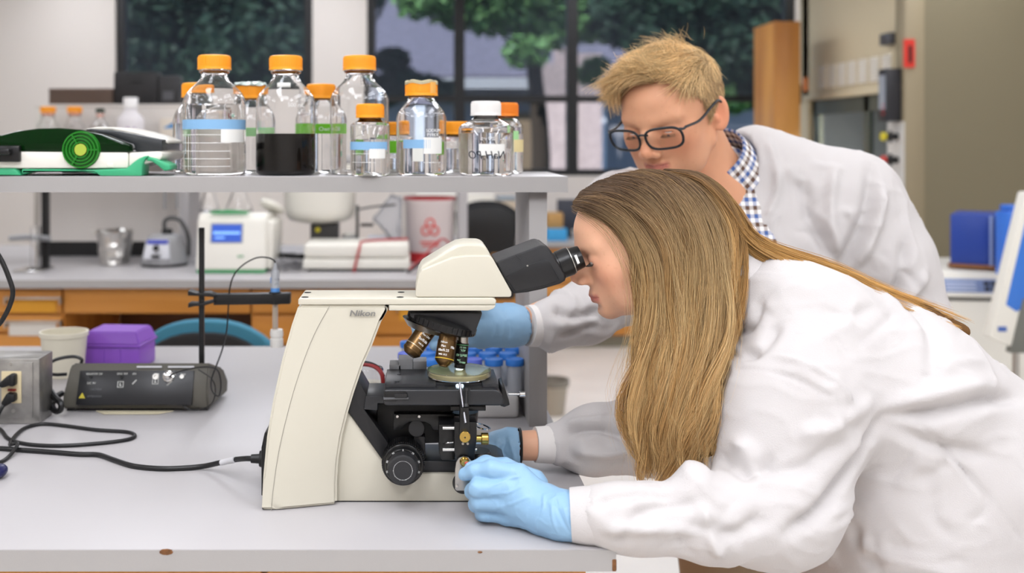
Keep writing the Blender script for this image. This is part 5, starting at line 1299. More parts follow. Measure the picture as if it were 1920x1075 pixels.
for px in (868, 877): MB().cyl(at(px, 832.5, YM-.001), at(px, 832.5, YM+.001), .0018, n=10).build('screw', M_steel, mm_)
sp = MB().prism(pp([(853, 916), (853, 880), (855, 866), (860, 858), (869, 855), (878, 857), (884, 864), (886, 880), (884, 912), (880, 919), (856, 919)], YM-.004), YM-.008, YM-.004, .0006).build('silver_plate', M_steel, mm_)
MB().cyl(at(868, 906, YM+.006), at(868, 906, YM-.004), .0150, n=36, bev=.001).build('adjust_wheel', M_bk2, mm_)
for px, py in ((856.5, 912),): MB().cyl(at(px, py, YM-.0095), at(px, py, YM-.007), .0018, n=10).build('screw', M_chrome, sp)
MB().lathe([(0, 0), (.0072, 0), (.0068, .002), (.005, .0035), (.0045, .006), (0, .006)], 20, Matrix.Translation(at(871, 866, YM-.008)) @ Matrix.Rotation(R(90), 4, 'X')).build('brass_nut', M_brass, sp)
MB().cyl(at(873, 868, YM-.012), at(889, 877, YM-.022), .0028, n=16).build('red_stem', mat('red_stem', 'a8423c', .4), sp)
MB().cyl(at(862, 719, 1.545), at(873, 794, 1.512), .0021, n=12).build('needle_holder', mat('needle_steel', '85858a', .3, 1), mm_)
MB().cyl(at(875, 728, 1.53), at(874, 764, 1.522), .0021, n=12).cyl(at(875, 734, 1.529), at(875, 728, 1.53), .0048).cyl(at(874, 764, 1.521), at(874, 758, 1.523), .0042).build('screw_post', M_bk, mm_)
MB().tube([at(830, 833, YM+.01), at(838, 831, YM+.0), at(850, 830, YM+.0)], .0009, 6).build('wire', M_chrome, mm_)
mb = MB().lathe([(.011, 0), (.0135, 0), (.0135, .0016), (.011, .0016)], 30, Matrix.Translation(at(903, 801, 1.57)) @ Matrix.Rotation(R(15), 4, 'Y') , closed=True); mb.build('ring_clip', M_chrome, ms)
MB().cyl(at(899, 815, 1.56), at(899, 815, 1.575), .0062).build('pivot', M_steel, ms)
# petri dish on the stage
c = Vector((at(860.5, 0, 1.6).x, 1.598, ZS+.0006))
pd = thing('petri_dish', 'petri dish of yellowish agar on the microscope stage', 'dish', c)
r = .0478
T = Matrix.Translation(c)
MB().lathe([(0, 0), (r-.0025, 0), (r-.002, .0006), (r-.002, .0085), (r-.003, .0085), (r-.003, .0012), (0, .0012)], 56, T).build('dish', M_clear, pd)
MB().lathe([(0, .0014), (r-.0032, .0014), (r-.0032, .0062), (0, .0062)], 56, T).build('agar', mat('agar', 'e4dcaa', .15, trans=.55, ior=1.34), pd)
MB().lathe([(0, .0105), (r-.0003, .0105), (r, .010), (r, .0025), (r-.001, .0025), (r-.001, .0096), (0, .0096)], 56, T).build('lid', mat('dish_lid', 'fbf8e6', .03, trans=.96, ior=1.3), pd)
# ------------------------------------------------------------------ distance field modelling for bodies, gloves and coats
f32 = np.float32
class Field:
    def __init__(s, lo, hi, h):
        s.lo = np.array(lo, f32); s.h = h
        s.n = np.ceil((np.array(hi)-s.lo)/h).astype(int)+1
        s.D = np.full(s.n, .05, f32)
    def _sub(s, lo, hi, pad):
        a = np.maximum(np.floor((np.array(lo)-pad-s.lo)/s.h).astype(int), 0)
        b = np.minimum(np.ceil((np.array(hi)+pad-s.lo)/s.h).astype(int)+1, s.n)
        if (b <= a).any(): return None, None
        sl = tuple(slice(x, y) for x, y in zip(a, b))
        g = [s.lo[i]+s.h*np.arange(a[i], b[i], dtype=f32) for i in range(3)]
        return sl, np.stack(np.meshgrid(*g, indexing='ij'), -1)
    def _mix(s, sl, d, k, op):
        D = s.D[sl]
        if op == '+':
            if k: hh = np.maximum(k-np.abs(D-d), 0)/k; s.D[sl] = np.minimum(D, d)-hh*hh*k*.25
            else: s.D[sl] = np.minimum(D, d)
        else:
            d = -d
            if k: hh = np.maximum(k-np.abs(D-d), 0)/k; s.D[sl] = np.maximum(D, d)+hh*hh*k*.25
            else: s.D[sl] = np.maximum(D, d)
    def rc(s, a, b, ra, rb=None, k=.01, op='+', sq=None):
        """round cone; sq=(axis vector, factor) squashes the section along that axis"""
        rb = ra if rb is None else rb
        a = np.array(a, f32); b = np.array(b, f32); m = max(ra, rb)
        grow = 1 if sq is None else max(1, 1/sq[1])
        sl, P = s._sub(np.minimum(a, b)-m*grow, np.maximum(a, b)+m*grow, k+2*s.h+.01)
        if sl is None: return s
        v = P-a; ba = b-a
        t = np.clip((v@ba)/max(float(ba@ba), 1e-9), 0, 1)
        q = v-t[..., None]*ba
        if sq is not None:
            n = np.array(sq[0], f32); n /= np.linalg.norm(n)
            qn = q@n
            q = q+((sq[1]-1)*qn)[..., None]*n
        s._mix(sl, np.linalg.norm(q, axis=-1)-(ra+(rb-ra)*t), k, op); return s
    def chain(s, pts, rs, k=.01, op='+', sq=None):
        for i in range(len(pts)-1): s.rc(pts[i], pts[i+1], rs[i], rs[i+1], k, op, sq)
        return s
    def ell(s, c, r, k=.01, op='+', M=None):
        c = np.array(c, f32); r = np.array(r, f32); m = float(r.max())
        sl, P = s._sub(c-m, c+m, k+2*s.h+.01)
        if sl is None: return s
        q = P-c
        if M is not None: q = q@np.array(M, f32)
        k0 = np.linalg.norm(q/r, axis=-1); k1 = np.linalg.norm(q/(r*r), axis=-1)
        s._mix(sl, k0*(k0-1)/np.maximum(k1, 1e-6), k, op); return s
    def func(s, fn):
        g = [s.lo[i]+s.h*np.arange(s.n[i], dtype=f32) for i in range(3)]
        P = np.stack(np.meshgrid(*g, indexing='ij'), -1)
        s.D = fn(P, s.D).astype(f32); return s
    def mesh(s, smooth=2):
        D = s.D
        D[0] = D[-1] = .05; D[:, 0] = D[:, -1] = .05; D[:, :, 0] = D[:, :, -1] = .05
        S = D < 0
        c = np.zeros([x-1 for x in D.shape], np.uint8)
        cor = [(i, j, k) for i in (0, 1) for j in (0, 1) for k in (0, 1)]
        for i, j, k in cor: c += S[i:D.shape[0]-1+i, j:D.shape[1]-1+j, k:D.shape[2]-1+k]
        idx = np.argwhere((c > 0) & (c < 8))
        val = np.stack([D[idx[:, 0]+i, idx[:, 1]+j, idx[:, 2]+k] for i, j, k in cor], 1)
        acc = np.zeros((len(idx), 3)); cnt = np.zeros(len(idx))
        for a in range(8):
            for b in range(a+1, 8):
                ca, cb = np.array(cor[a]), np.array(cor[b])
                if np.abs(ca-cb).sum() != 1: continue
                va, vb = val[:, a], val[:, b]; x = (va < 0) != (vb < 0)
                t = np.where(x, va/np.where(x, va-vb, 1), 0)
                acc += np.where(x[:, None], ca+t[:, None]*(cb-ca), 0); cnt += x
        V = s.lo+s.h*(idx+acc/cnt[:, None])
        ids = np.full(c.shape, -1, np.int32); ids[tuple(idx.T)] = np.arange(len(idx))
        Q = []
        for ax in range(3):
            A = [slice(None)]*3; B = [slice(None)]*3; A[ax] = slice(0, -1); B[ax] = slice(1, None)
            X = np.argwhere(S[tuple(A)] != S[tuple(B)])
            o1, o2 = [(1, 2), (2, 0), (0, 1)][ax]
            ok = (X[:, o1] > 0) & (X[:, o2] > 0) & (X[:, o1] < c.shape[o1]) & (X[:, o2] < c.shape[o2])
            X = X[ok]
            ins = S[tuple(X.T)]
            def cell(d1, d2):
                Y = X.copy(); Y[:, o1] -= d1; Y[:, o2] -= d2
                return ids[tuple(Y.T)]
            q = np.stack([cell(1, 1), cell(0, 1), cell(0, 0), cell(1, 0)], 1)
            q[~ins] = q[~ins][:, ::-1]
            Q.append(q)
        Q = np.concatenate(Q); Q = Q[(Q >= 0).all(1)]
        V = lapl(V, Q, smooth)
        return V, Q
def lapl(V, Q, it):
    e = np.concatenate([Q[:, [0, 1]], Q[:, [1, 2]], Q[:, [2, 3]], Q[:, [3, 0]]])
    for _ in range(it):
        A = np.zeros_like(V); n = np.zeros(len(V))
        for i in range(3):
            A[:, i] = np.bincount(e[:, 0], V[e[:, 1], i], len(V))+np.bincount(e[:, 1], V[e[:, 0], i], len(V))
        n = np.bincount(e[:, 0], minlength=len(V))+np.bincount(e[:, 1], minlength=len(V))
        V = .5*V+.5*A/np.maximum(n, 1)[:, None]
    return V
def vnormals(V, Q):
    n = np.cross(V[Q[:, 2]]-V[Q[:, 0]], V[Q[:, 3]]-V[Q[:, 1]])
    N = np.zeros_like(V)
    for j in range(4):
        for i in range(3): N[:, i] += np.bincount(Q[:, j], n[:, i], len(V))
    return N/np.maximum(np.linalg.norm(N, axis=1), 1e-12)[:, None]
def hash3(I, seed):
    n = (I[..., 0]*374761393+I[..., 1]*668265263+I[..., 2]*2147483647+seed*1274126177) & 0xffffffff
    n = ((n ^ (n >> 13))*1274126177) & 0xffffffff
    return ((n ^ (n >> 16)) & 0xffff)/65535.
def noise3(P, sc, seed=0):
    p = P/np.array(sc); I = np.floor(p).astype(np.int64); f = p-I; f = f*f*(3-2*f)
    r = 0
    for i in (0, 1):
        for j in (0, 1):
            for k in (0, 1):
                w_ = (f[..., 0] if i else 1-f[..., 0])*(f[..., 1] if j else 1-f[..., 1])*(f[..., 2] if k else 1-f[..., 2])
                r = r+w_*hash3(I+np.array((i, j, k)), seed)
    return r
def qmesh(name, V, Q, m, parent, col=None, extra=None):
    me = bpy.data.meshes.new(name)
    me.vertices.add(len(V)); me.vertices.foreach_set('co', np.asarray(V, f32).ravel())
    k = Q.shape[1]
    me.loops.add(Q.size); me.loops.foreach_set('vertex_index', Q.astype(np.int32).ravel())
    me.polygons.add(len(Q)); me.polygons.foreach_set('loop_start', np.arange(0, Q.size, k, dtype=np.int32))
    me.polygons.foreach_set('use_smooth', np.ones(len(Q), bool))
    me.update(calc_edges=True); me.validate()
    if col is not None:
        a = me.color_attributes.new('col', 'FLOAT_COLOR', 'POINT')
        c4 = np.ones((len(V), 4), f32); c4[:, :3] = col
        a.data.foreach_set('color', c4.ravel())
    return link(name, me, m, parent)
def merge(parts):
    V = []; Q = []; C = []; o = 0
    for v, q, c in parts:
        V.append(v); Q.append(q+o); C.append(c); o += len(v)
    return np.concatenate(V), np.concatenate(Q), np.concatenate(C)
def crom(P, n):
    """Catmull-Rom through rows of control points: P (..., m, 3) -> (..., n, 3)"""
    m = P.shape[-2]
    t = np.linspace(0, m-1-1e-6, n); i = t.astype(int); u = (t-i)[:, None]
    g = lambda k: P[..., np.clip(k, 0, m-1), :]
    p0, p1, p2, p3 = g(i-1), g(i), g(i+1), g(i+2)
    return .5*(2*p1+(p2-p0)*u+(2*p0-5*p1+4*p2-p3)*u*u+(3*p1-p0-3*p2+p3)*u**3)
def strands(name, S, rad, col0, col1, m, parent, taper=.35, flatten=None):
    """S (N, n, 3) -> one mesh of three sided hairs; colours run from root to tip"""
    N, n, _ = S.shape
    d = np.gradient(S, axis=1); d /= np.maximum(np.linalg.norm(d, axis=2), 1e-9)[..., None]
    ref = np.zeros_like(d); ref[...] = (.31, .87, .38)
    a = np.cross(d, ref); a /= np.maximum(np.linalg.norm(a, axis=2), 1e-9)[..., None]
    b = np.cross(d, a)
    u = np.linspace(0, 1, n)
    prof = (1-(1-taper)*u**2)*np.minimum(1, .35+u*8)
    rr = (rad[:, None] if hasattr(rad, '__len__') else rad)*prof[None]
    V = np.stack([S+rr[..., None]*(math.cos(2*PI*k/3)*a+math.sin(2*PI*k/3)*b) for k in range(3)], 2)
    base = np.arange(N*n).reshape(N, n)*3
    F = []
    for k in range(3):
        k2 = (k+1) % 3
        F.append(np.stack([base[:, :-1]+k, base[:, :-1]+k2, base[:, 1:]+k2, base[:, 1:]+k], -1).reshape(-1, 4))
    w_ = (np.clip(u*1.6-.22, 0, 1) if n > 20 else u)[None, :, None]
    C = col0[:, None, :]*(1-w_)+col1[:, None, :]*w_
    C = np.repeat(C.reshape(-1, 3), 3, axis=0)
    o_ = qmesh(name, V.reshape(-1, 3), np.concatenate(F), m, parent, C); o_['kind'] = 'stuff'
    return o_
def P3(px, py, Y): v = at(px, py, Y); return np.array((v.x, v.y, v.z))

# ------------------------------------------------------------------ heads (local frame: x to the face, y to the left, z up)
def head_field(male, h=.0022, lids=.5, neck=None):
    F = Field((-.135, -.095, -.135), (.145, .095, .125), h)
    F.ell((-.010, 0, .034), (.101, .0735, .072), .01)
    F.ell((-.030, 0, .000), (.072, .060, .060), .03)
    F.ell((.040, 0, .050), (.059, .060, .054), .03)
    F.ell((.040, 0, -.006), (.056, .0565, .060), .025)
    for s in (-1, 1):
        F.chain([(.004, s*(.048+.003*male), -.036), (.045, s*(.033+.004*male), -.0585), (.080, s*.009, -.0645)], [.016+.002*male, .0145+.001*male, .013], .028)
        F.ell((.060, s*.043, -.004), (.022, .020, .018), .03)
        F.ell((.050, s*.036, -.036), (.026, .018, .026), .03)
    F.ell((.0815, 0, -.0635), (.0155, .015+.004*male, .0150), .014)
    F.ell((.078, 0, -.040), (.0235, .028, .024), .02)
    for s in (-1, 1):
        F.rc((.0935, s*.010, .0320), (.079, s*.046, .036), .0070+.0015*male, .0055, .018)
    for s in (-1, 1): F.ell((.1065, s*.0325, .0130), (.0165, .0175, .0125), .012, '-')
    # nose
    F.chain([(.0920, 0, .020), (.0985, 0, .005), (.1040, 0, -.0095)], [.0075, .0095, .0115], .012)
    F.chain([(.0970, 0, .024), (.1105-.001*male, 0, .008), (.1195+.0015*male, 0, -.0070-.0055*male)], [.0050+.001*male, .0056+.0018*male, .0074+.0030*male], .012)
    for s in (-1, 1): F.ell((.1100, s*(.0105+.002*male), -.0135-.0050*male), (.0100, .0062+.0015*male, .0068+.0008*male), .007)
    F.rc((.102, 0, -.017), (.114, 0, -.0150), .005, .005, .006)
    for s in (-1, 1): F.ell((.1135, s*.0062, -.0200), (.0050, .0028, .0040), .003, '-')
    # eyes: lids over the ball, with a narrow opening
    for s in (-1, 1):
        F.ell((.0830, s*.0325, .0135), (.0134, .0150, .0125), .006)
        F.ell((.0960, s*.0330, .0125), (.0065, .0120, .0010+.0030*lids), .0015, '-')
    # lips
    for s in (-1, 1):
        F.chain([(.1025, 0, -.0385), (.0985, s*.011, -.0385), (.0885, s*.0245, -.0425)], [.0042, .0042, .0015], .005)
        F.chain([(.0985, 0, -.0490), (.0955, s*.010, -.0485), (.0880, s*.0235, -.0435)], [.0056, .005, .0015], .005)
        F.chain([(.1075, 0, -.0432), (.1030, s*.010, -.0430), (.0925, s*.0235, -.0425)], [.0014, .0013, .001], .002, '-')
    F.rc((.1085, 0, -.027), (.1085, 0, -.034), .002, .0022, .006, '-')
    F.rc((.101, -.014, -.0585), (.101, .014, -.0585), .0035, .0035, .010, '-')
    # ears
    for s in (-1, 1):
        a = R(14)
        M = np.array(((math.cos(a), 0, -math.sin(a)), (0, 1, 0), (math.sin(a), 0, math.cos(a))))
        E1 = np.array(((1, s*.65, 0), (-s*.65, 1, 0), (0, 0, 1)))/math.hypot(1, .65); E1[2, 2] = 1
        F.ell((-.015, s*.0775, .004), (.0185, .0062, .031), .006, '+', (M@E1))
        F.ell((-.009, s*.0825, .006), (.0105, .0065, .019), .006, '-', (M@E1))
        F.ell((-.004, s*.0755, -.002), (.006, .005, .008), .004)
    if neck:
        F.chain(neck[0], neck[1], .02)
    return F
def head_colors(V, male, base, N):
    C = np.repeat(np.array(base)[None], len(V), 0).astype(float)
    x, y, z = V.T
    def blob(c, r): return np.exp(-(((V-np.array(c))/np.array(r))**2).sum(1))
    def mixin(wt, col): 
        nonlocal C
        C = C*(1-wt[:, None])+np.array(col)[None]*wt[:, None]
    red = np.array(base)*np.array((1.02, .72, .66))
    for s in (-1, 1):
        mixin(.55*blob((.075, s*.045, -.012), (.035, .025, .025)), red)
        mixin(.6*blob((-.012, s*.082, .004), (.03, .015, .04)), np.array(base)*np.array((1.02, .66, .6)))
        mixin(.5*blob((.09, s*.0325, .014), (.012, .022, .010)), np.array(base)*np.array((.8, .62, .6)))
    mixin(.5*blob((.122, 0, -.008), (.014, .016, .014)), red)
    lipz = np.where(z > -.043, (z+.043)/.006, (-.043-z)/.0085)
    lip = np.clip(1.35-lipz, 0, 1)*(np.abs(y) < .026)*np.clip((.026-np.abs(y))/.006, 0, 1)*(x > .084)
    mixin(.75*lip, s2l((.70, .38, .36)) if male else s2l((.74, .38, .37)))
    fr = noise3(V*1.0, .0032, 5); spots = np.clip((fr-.80)*6, 0, 1)*np.clip((x-.03)/.04, 0, 1)*(z < .07)
    mixin(.22*spots, np.array(base)*np.array((.68, .52, .42)))
    n = noise3(V, .02, 3)
    C *= (.95+.1*n)[:, None]
    return C
M_skin = mat('skin', 'd8a485', .48, attr='col', sss=.12, bump=.06, bscale=1200, spec=.4)
M_hair = mat('hair', '9a7a52', .48, attr='col', spec=.25)
M_coat = mat('coat_cloth', 'cac6c5', .85)
def cloth_bump(m):
    t = m.node_tree; b = t.nodes['Principled BSDF']; tc = t.nodes.new('ShaderNodeTexCoord')
    def nz(scale, typ, detail, dist, rough=.5):
        n = t.nodes.new('ShaderNodeTexNoise'); n.noise_type = typ; n.inputs['Scale'].default_value = scale; n.inputs['Detail'].default_value = detail
        n.inputs['Distortion'].default_value = dist; n.inputs['Roughness'].default_value = rough
        t.links.new(tc.outputs['Object'], n.inputs['Vector']); return n.outputs[0]
    prev = None
    for scale, typ, det, dist, st, ds in ((4.5, 'RIDGED_MULTIFRACTAL', 0.5, 1.6, .30, .018), (13, 'RIDGED_MULTIFRACTAL', .5, 1.0, .14, .006), (650, 'FBM', 2, 0, .28, .002)):
        bp = t.nodes.new('ShaderNodeBump'); bp.inputs['Strength'].default_value = st; bp.inputs['Distance'].default_value = ds
        t.links.new(nz(scale, typ, det, dist), bp.inputs['Height'])
        if prev: t.links.new(prev, bp.inputs['Normal'])
        prev = bp.outputs[0]
    t.links.new(prev, b.inputs['Normal'])
cloth_bump(M_coat)
M_cuff = mat('knit_cuff', 'e4e0dd', .85, bump=.25, bscale=1800)
M_glove = mat('nitrile', '8fb6d6', .42, bump=.1, bscale=500, spec=.45)
M_eye = mat('eyeball', 'ece6e0', .12); M_iris = mat('iris', '3f5568', .15); M_pupil = mat('pupil', '0a0a0a', .1)
M_brow = mat('brow_hair', '9a7a52', .5, attr='col')
def frame(o, f, left, up, s=1):
    B = np.stack([f, left, up], 1)
    return (lambda L: np.asarray(o)+s*(np.asarray(L)@B.T)), B

def displace(V, Q, folds, noise_amp=.003, sc=(.06, .06, .06), seed=1, mask=None, fine=.0012):
    N = vnormals(V, Q)
    d = np.zeros(len(V))
    wv = np.stack([noise3(V, .09, seed+k) for k in range(3)], 1)-.5
    W_ = V+wv*.07
    n = noise3(W_, sc, seed+7); d += noise_amp*(1-np.abs(2*n-1))**4*1.9-noise_amp*.5
    n2 = noise3(W_*1.0, np.array(sc)*.42, seed+11); d += fine*((1-np.abs(2*n2-1))**4*1.8-.4)
    if mask is not None: d *= mask(V)
    sx_ = AX+V[:, 0]/V[:, 1]*FPX; sy_ = AY+(CAMZ-V[:, 2])/V[:, 1]*FPX
    def snap(p):       # put a fold's point on the surface nearest the bench front
        p = np.array(p, float); x_ = AX+p[0]/p[1]*FPX; y_ = AY+(CAMZ-p[2])/p[1]*FPX
        for rad_ in (7, 14, 25):
            k = np.where((np.abs(sx_-x_) < rad_) & (np.abs(sy_-y_) < rad_))[0]
            if len(k): return V[k[np.argmin(V[k, 1])]]
        return p
    for pts, wd, amp in folds:       # a fold: ridge (or valley) along a polyline
        P = crom(np.array([snap(p) for p in pts])[None], 24)[0]
        best = np.full(len(V), 9.); tt = np.zeros(len(V))
        lo, hi = P.min(0)-wd*3, P.max(0)+wd*3
        k = np.where(((V > lo) & (V < hi)).all(1))[0]
        if not len(k): continue
        for i in range(len(P)-1):
            a, b = P[i], P[i+1]; ba = b-a
            t = np.clip(((V[k]-a)@ba)/(ba@ba), 0, 1)
            r = np.linalg.norm(V[k]-a-t[:, None]*ba, axis=1)
            up_ = r < best[k]
            best[k[up_]] = r[up_]; tt[k[up_]] = (i+t[up_])/(len(P)-1)
        env = np.clip(np.minimum(tt, 1-tt)*4+.25, 0, 1)
        d[k] += amp*env[k]*np.exp(-(best[k]/wd)**2)
    return V+N*d[:, None]
# ------------------------------------------------------------------ the woman at the eyepieces
A = lambda px, py, Y: P3(px, py, Y)
WY = 1.64
pitch = R(17)
wf = np.array((-math.cos(pitch), 0, -math.sin(pitch))); wu = np.array((-math.sin(pitch), 0, math.cos(pitch))); wl = np.array((0, -1., 0))
wo = A(1215, 470, WY)
WL, WB = frame(wo, wf, wl, wu, 1.0)
woman = thing('person', 'woman with long blond hair in a white lab coat bending to the microscope eyepieces', 'person', (1.02, 1.74, 0))
skin_w = s2l((.87, .67, .55))
# head, finer
HF = head_field(0, .002, .25, neck=None)
Vh, Qh = HF.mesh(1)
Ch = head_colors(Vh, 0, skin_w, None)
Vh = WL(Vh)
# body, coarser, from neck to shoes, inside the clothes
nb = A(1395, 560, 1.665)
sh_n, sh_f = A(1495, 640, 1.575), A(1485, 635, 1.79)
el_n, el_f = A(1465, 950, 1.48), A(1300, 830, 1.74)
wr_n, wr_f = A(1062, 968, 1.435), A(975, 836, 1.712)
pel = np.array((1.02, 1.72, .88))
def kn(s): return np.array((1.04, 1.72+s*.09, .52))
def an(s): return np.array((1.12, 1.72+s*.09, .09))
BF = Field((.15, 1.36, 0), (1.34, 2.0, 1.40), .006)
sqy = ((0, 1, 0), .72)
BF.rc(WL((-.03, 0, -.03)), nb, .050, .055, .02)
BF.chain([nb, A(1520, 665, 1.68), A(1740, 800, 1.70), pel], [.05, .080, .085, .105], .06, sq=sqy)
for s_, e_, w_ in ((sh_n, el_n, wr_n), (sh_f, el_f, wr_f)):
    BF.chain([nb, s_, e_], [.045, .036, .034], .03); BF.chain([e_, w_], [.034, .0235], .01)
for s in (-1, 1):
    BF.chain([pel+np.array((0, s*.08, -.03)), kn(s), an(s)], [.095, .055, .038], .04)
    BF.rc(an(s)+np.array((0, 0, -.05)), an(s)+np.array((-.15, 0, -.062)), .036, .03, .02)
Vb, Qb = BF.mesh(2)
Cb = np.repeat(np.array(skin_w)[None], len(Vb), 0)*(.95+.1*noise3(Vb, .02, 4))[:, None]
body = qmesh('body', *(lambda m_: (m_[0], m_[1]))(merge([(Vh, Qh, Ch), (Vb, Qb, Cb)])), M_skin, woman, np.concatenate([Ch, Cb]))
for s in (-1, 1):
    c = WL((.0830, s*.0325, .0130))
    ey = MB().sphere(c, .0117, 18).build('eye', M_eye, body)
# lashes and brow on the near side
rg = np.random.default_rng(21)
S = []
for s in (1, -1):
    for k in range(240):
        t_ = rg.random(); 
        p = np.array((.0985-.019*t_**1.6, s*(.013+.033*t_), .0345+.006*math.sin(t_*2.2)+rg.normal()*.0016))
        d_ = np.array((-.003, s*.007, .002+.001*rg.normal()))
        S.append([WL(p+np.array((.0012, 0, 0))), WL(p+d_*.5+np.array((.0018, 0, 0))), WL(p+d_)])
S = np.array(S); c0 = np.repeat(np.array(s2l((.42, .30, .22)))[None], len(S), 0)
strands('eyebrow', S, .00022, c0, c0, M_brow, woman)
S = []
for s in (1, -1):
    for k in range(70):
        t_ = -1+2*k/69
        p = np.array((.0970-.0060*t_*t_, s*(.0325+.0115*t_), .0118))
        S.append([WL(p), WL(p+np.array((.003, s*.001*t_, -.0025))), WL(p+np.array((.0055, s*.003*t_, -.0025)))])
S = np.array(S); c0 = np.repeat(np.array((.01, .007, .005))[None], len(S), 0)
strands('eyelashes', S, .00025, c0, c0, M_brow, woman)

# ---- lab coat: body of the coat and sleeves
CF = Field((.12, 1.34, .42), (1.34, 2.02, 1.37), .0049)
sq6 = ((0, 1, 0), .66)
CF.chain([A(1425, 560, 1.665), A(1530, 645, 1.68), A(1640, 715, 1.69)], [.068, .108, .124], .05, sq=sq6)
CF.chain([A(1640, 715, 1.69), A(1800, 838, 1.70), A(1970, 1045, 1.72)], [.124, .130, .145], .05, sq=sq6)
CF.chain([A(1660, 770, 1.68), A(1690, 950, 1.68), A(1710, 1200, 1.70), A(1720, 1330, 1.70)], [.12, .135, .15, .16], .08, sq=((0, 1, 0), .75))
CF.chain([A(1960, 930, 1.72), A(1950, 1100, 1.73), A(1940, 1330, 1.73)], [.130, .17, .19], .08, sq=((0, 1, 0), .72))
# near sleeve
CF.rc(A(1505, 610, 1.60), A(1492, 760, 1.535), .082, .100, .05, sq=((0, 1, 0), 1.15))
CF.rc(A(1492, 760, 1.535), A(1462, 945, 1.487), .106, .090, .03, sq=((0, 1, 0), 1.25))
CF.rc(A(1462, 952, 1.480), A(1330, 975, 1.440), .078, .054, .03)
CF.chain([A(1330, 975, 1.440), A(1200, 974, 1.424), A(1150, 969, 1.424), A(1124, 967, 1.426)], [.054, .0455, .0410, .0375], .02)
# cuff gathers pouch
CF.ell(A(1300, 905, 1.435), (.022, .028, .03), .03)
# far sleeve
CF.rc(A(1480, 600, 1.78), A(1330, 815, 1.765), .085, .078, .05)
CF.chain([A(1330, 815, 1.765), A(1215, 814, 1.755), A(1110, 826, 1.735), A(1048, 831, 1.722)], [.080, .064, .052, .030], .03)
# keep the throat open and hollow out the sleeve mouths
CF.rc(WL((-.02, 0, -.035)), A(1395, 545, 1.665), .058, .058, .01, '-')
CF.rc(A(1040, 966, 1.436), A(1130, 967, 1.426), .0322, .0322, .003, '-')
NEARCUFF = [A(1070, 966, 1.432), A(1080, 966, 1.431), A(1095, 966.5, 1.429), A(1115, 967, 1.427), A(1135, 968, 1.425)]
Vc, Qc = CF.mesh(2)
folds = []
def fold(pts, w_, a_): folds.append(([P3(*p) for p in pts], w_, a_))
# armpit and back pulls, sleeve wrinkles, elbow breaks
fold([(1665, 785, 1.50), (1760, 765, 1.555), (1850, 745, 1.575), (1915, 738, 1.59)], .012, -.012)
fold([(1665, 760, 1.50), (1750, 735, 1.555), (1850, 715, 1.575)], .014, .008)
fold([(1650, 800, 1.51), (1740, 835, 1.545), (1860, 850, 1.56)], .013, -.008)
fold([(1655, 795, 1.49), (1610, 870, 1.48), (1550, 945, 1.45), (1480, 1005, 1.43)], .012, -.013)
fold([(1690, 560, 1.56), (1745, 600, 1.56), (1745, 690, 1.56)], .014, -.006)
fold([(1385, 660, 1.49), (1480, 672, 1.475), (1570, 715, 1.47), (1605, 760, 1.47)], .0045, .0035)
fold([(1380, 690, 1.48), (1470, 702, 1.465), (1560, 740, 1.46)], .0035, -.003)
fold([(1335, 700, 1.52), (1400, 660, 1.49), (1450, 600, 1.51)], .012, -.010)
fold([(1345, 640, 1.54), (1390, 610, 1.52), (1420, 560, 1.55)], .010, -.007)
fold([(1340, 855, 1.43), (1400, 880, 1.405), (1450, 850, 1.40)], .013, -.010)
fold([(1335, 800, 1.47), (1390, 835, 1.42), (1420, 890, 1.40)], .014, .009)
fold([(1305, 985, 1.405), (1380, 1000, 1.395), (1440, 965, 1.40)], .014, -.009)
fold([(1310, 950, 1.41), (1330, 1000, 1.405), (1350, 1048, 1.42)], .010, .009)
fold([(1180, 965, 1.43), (1240, 945, 1.42), (1300, 940, 1.41)], .010, -.006)
fold([(1130, 1000, 1.44), (1200, 985, 1.43), (1290, 990, 1.41)], .009, .006)
fold([(1110, 945, 1.45), (1180, 925, 1.435), (1270, 925, 1.425)], .009, -.004)
fold([(1590, 820, 1.44), (1500, 870, 1.40), (1420, 880, 1.40)], .013, -.006)
fold([(1640, 745, 1.48), (1560, 800, 1.43), (1490, 810, 1.42)], .013, .005)
fold([(1060, 812, 1.69), (1120, 800, 1.69), (1180, 820, 1.69)], .010, -.009)
fold([(1070, 845, 1.685), (1140, 850, 1.68), (1190, 835, 1.69)], .011, .010)
fold([(1060, 790, 1.70), (1110, 785, 1.70), (1190, 770, 1.71)], .010, .006)
fold([(1720, 800, 1.57), (1800, 880, 1.565), (1920, 1010, 1.57)], .004, -.004)
fold([(1520, 880, 1.55), (1600, 1000, 1.55), (1640, 1075, 1.55)], .014, -.007)
def creases(seed, n, boxes, Y):
    r_ = np.random.default_rng(seed); out = []
    for k in range(n):
        b_ = boxes[k % len(boxes)]
        x, y = b_[0]+(b_[2]-b_[0])*r_.random(), b_[1]+(b_[3]-b_[1])*r_.random()
        a_ = r_.random()*PI; L = 35+70*r_.random(); c_ = r_.normal()*.5
        pts = [P3(x+L*math.cos(a_)*t_-L*math.sin(a_)*c_*t_*t_, y+L*math.sin(a_)*t_+L*math.cos(a_)*c_*t_*t_, Y) for t_ in (-.5, 0, .5)]
        out.append((pts, .005+.006*r_.random(), r_.choice((-1, 1))*(.0018+.0022*r_.random())))
    return out
folds = [(a_, b_*.8, c_*1.7) for a_, b_, c_ in folds]+creases(40, 60, [(1360, 560, 1620, 900), (1100, 920, 1400, 1030), (1560, 560, 1850, 800), (1560, 860, 1900, 1060), (1030, 780, 1180, 870)], 1.5)
Vc = displace(Vc, Qc, folds, .0032, (.15, .11, .065), 3, None, .0011)
coat = qmesh('lab_coat', Vc, Qc, M_coat, woman)
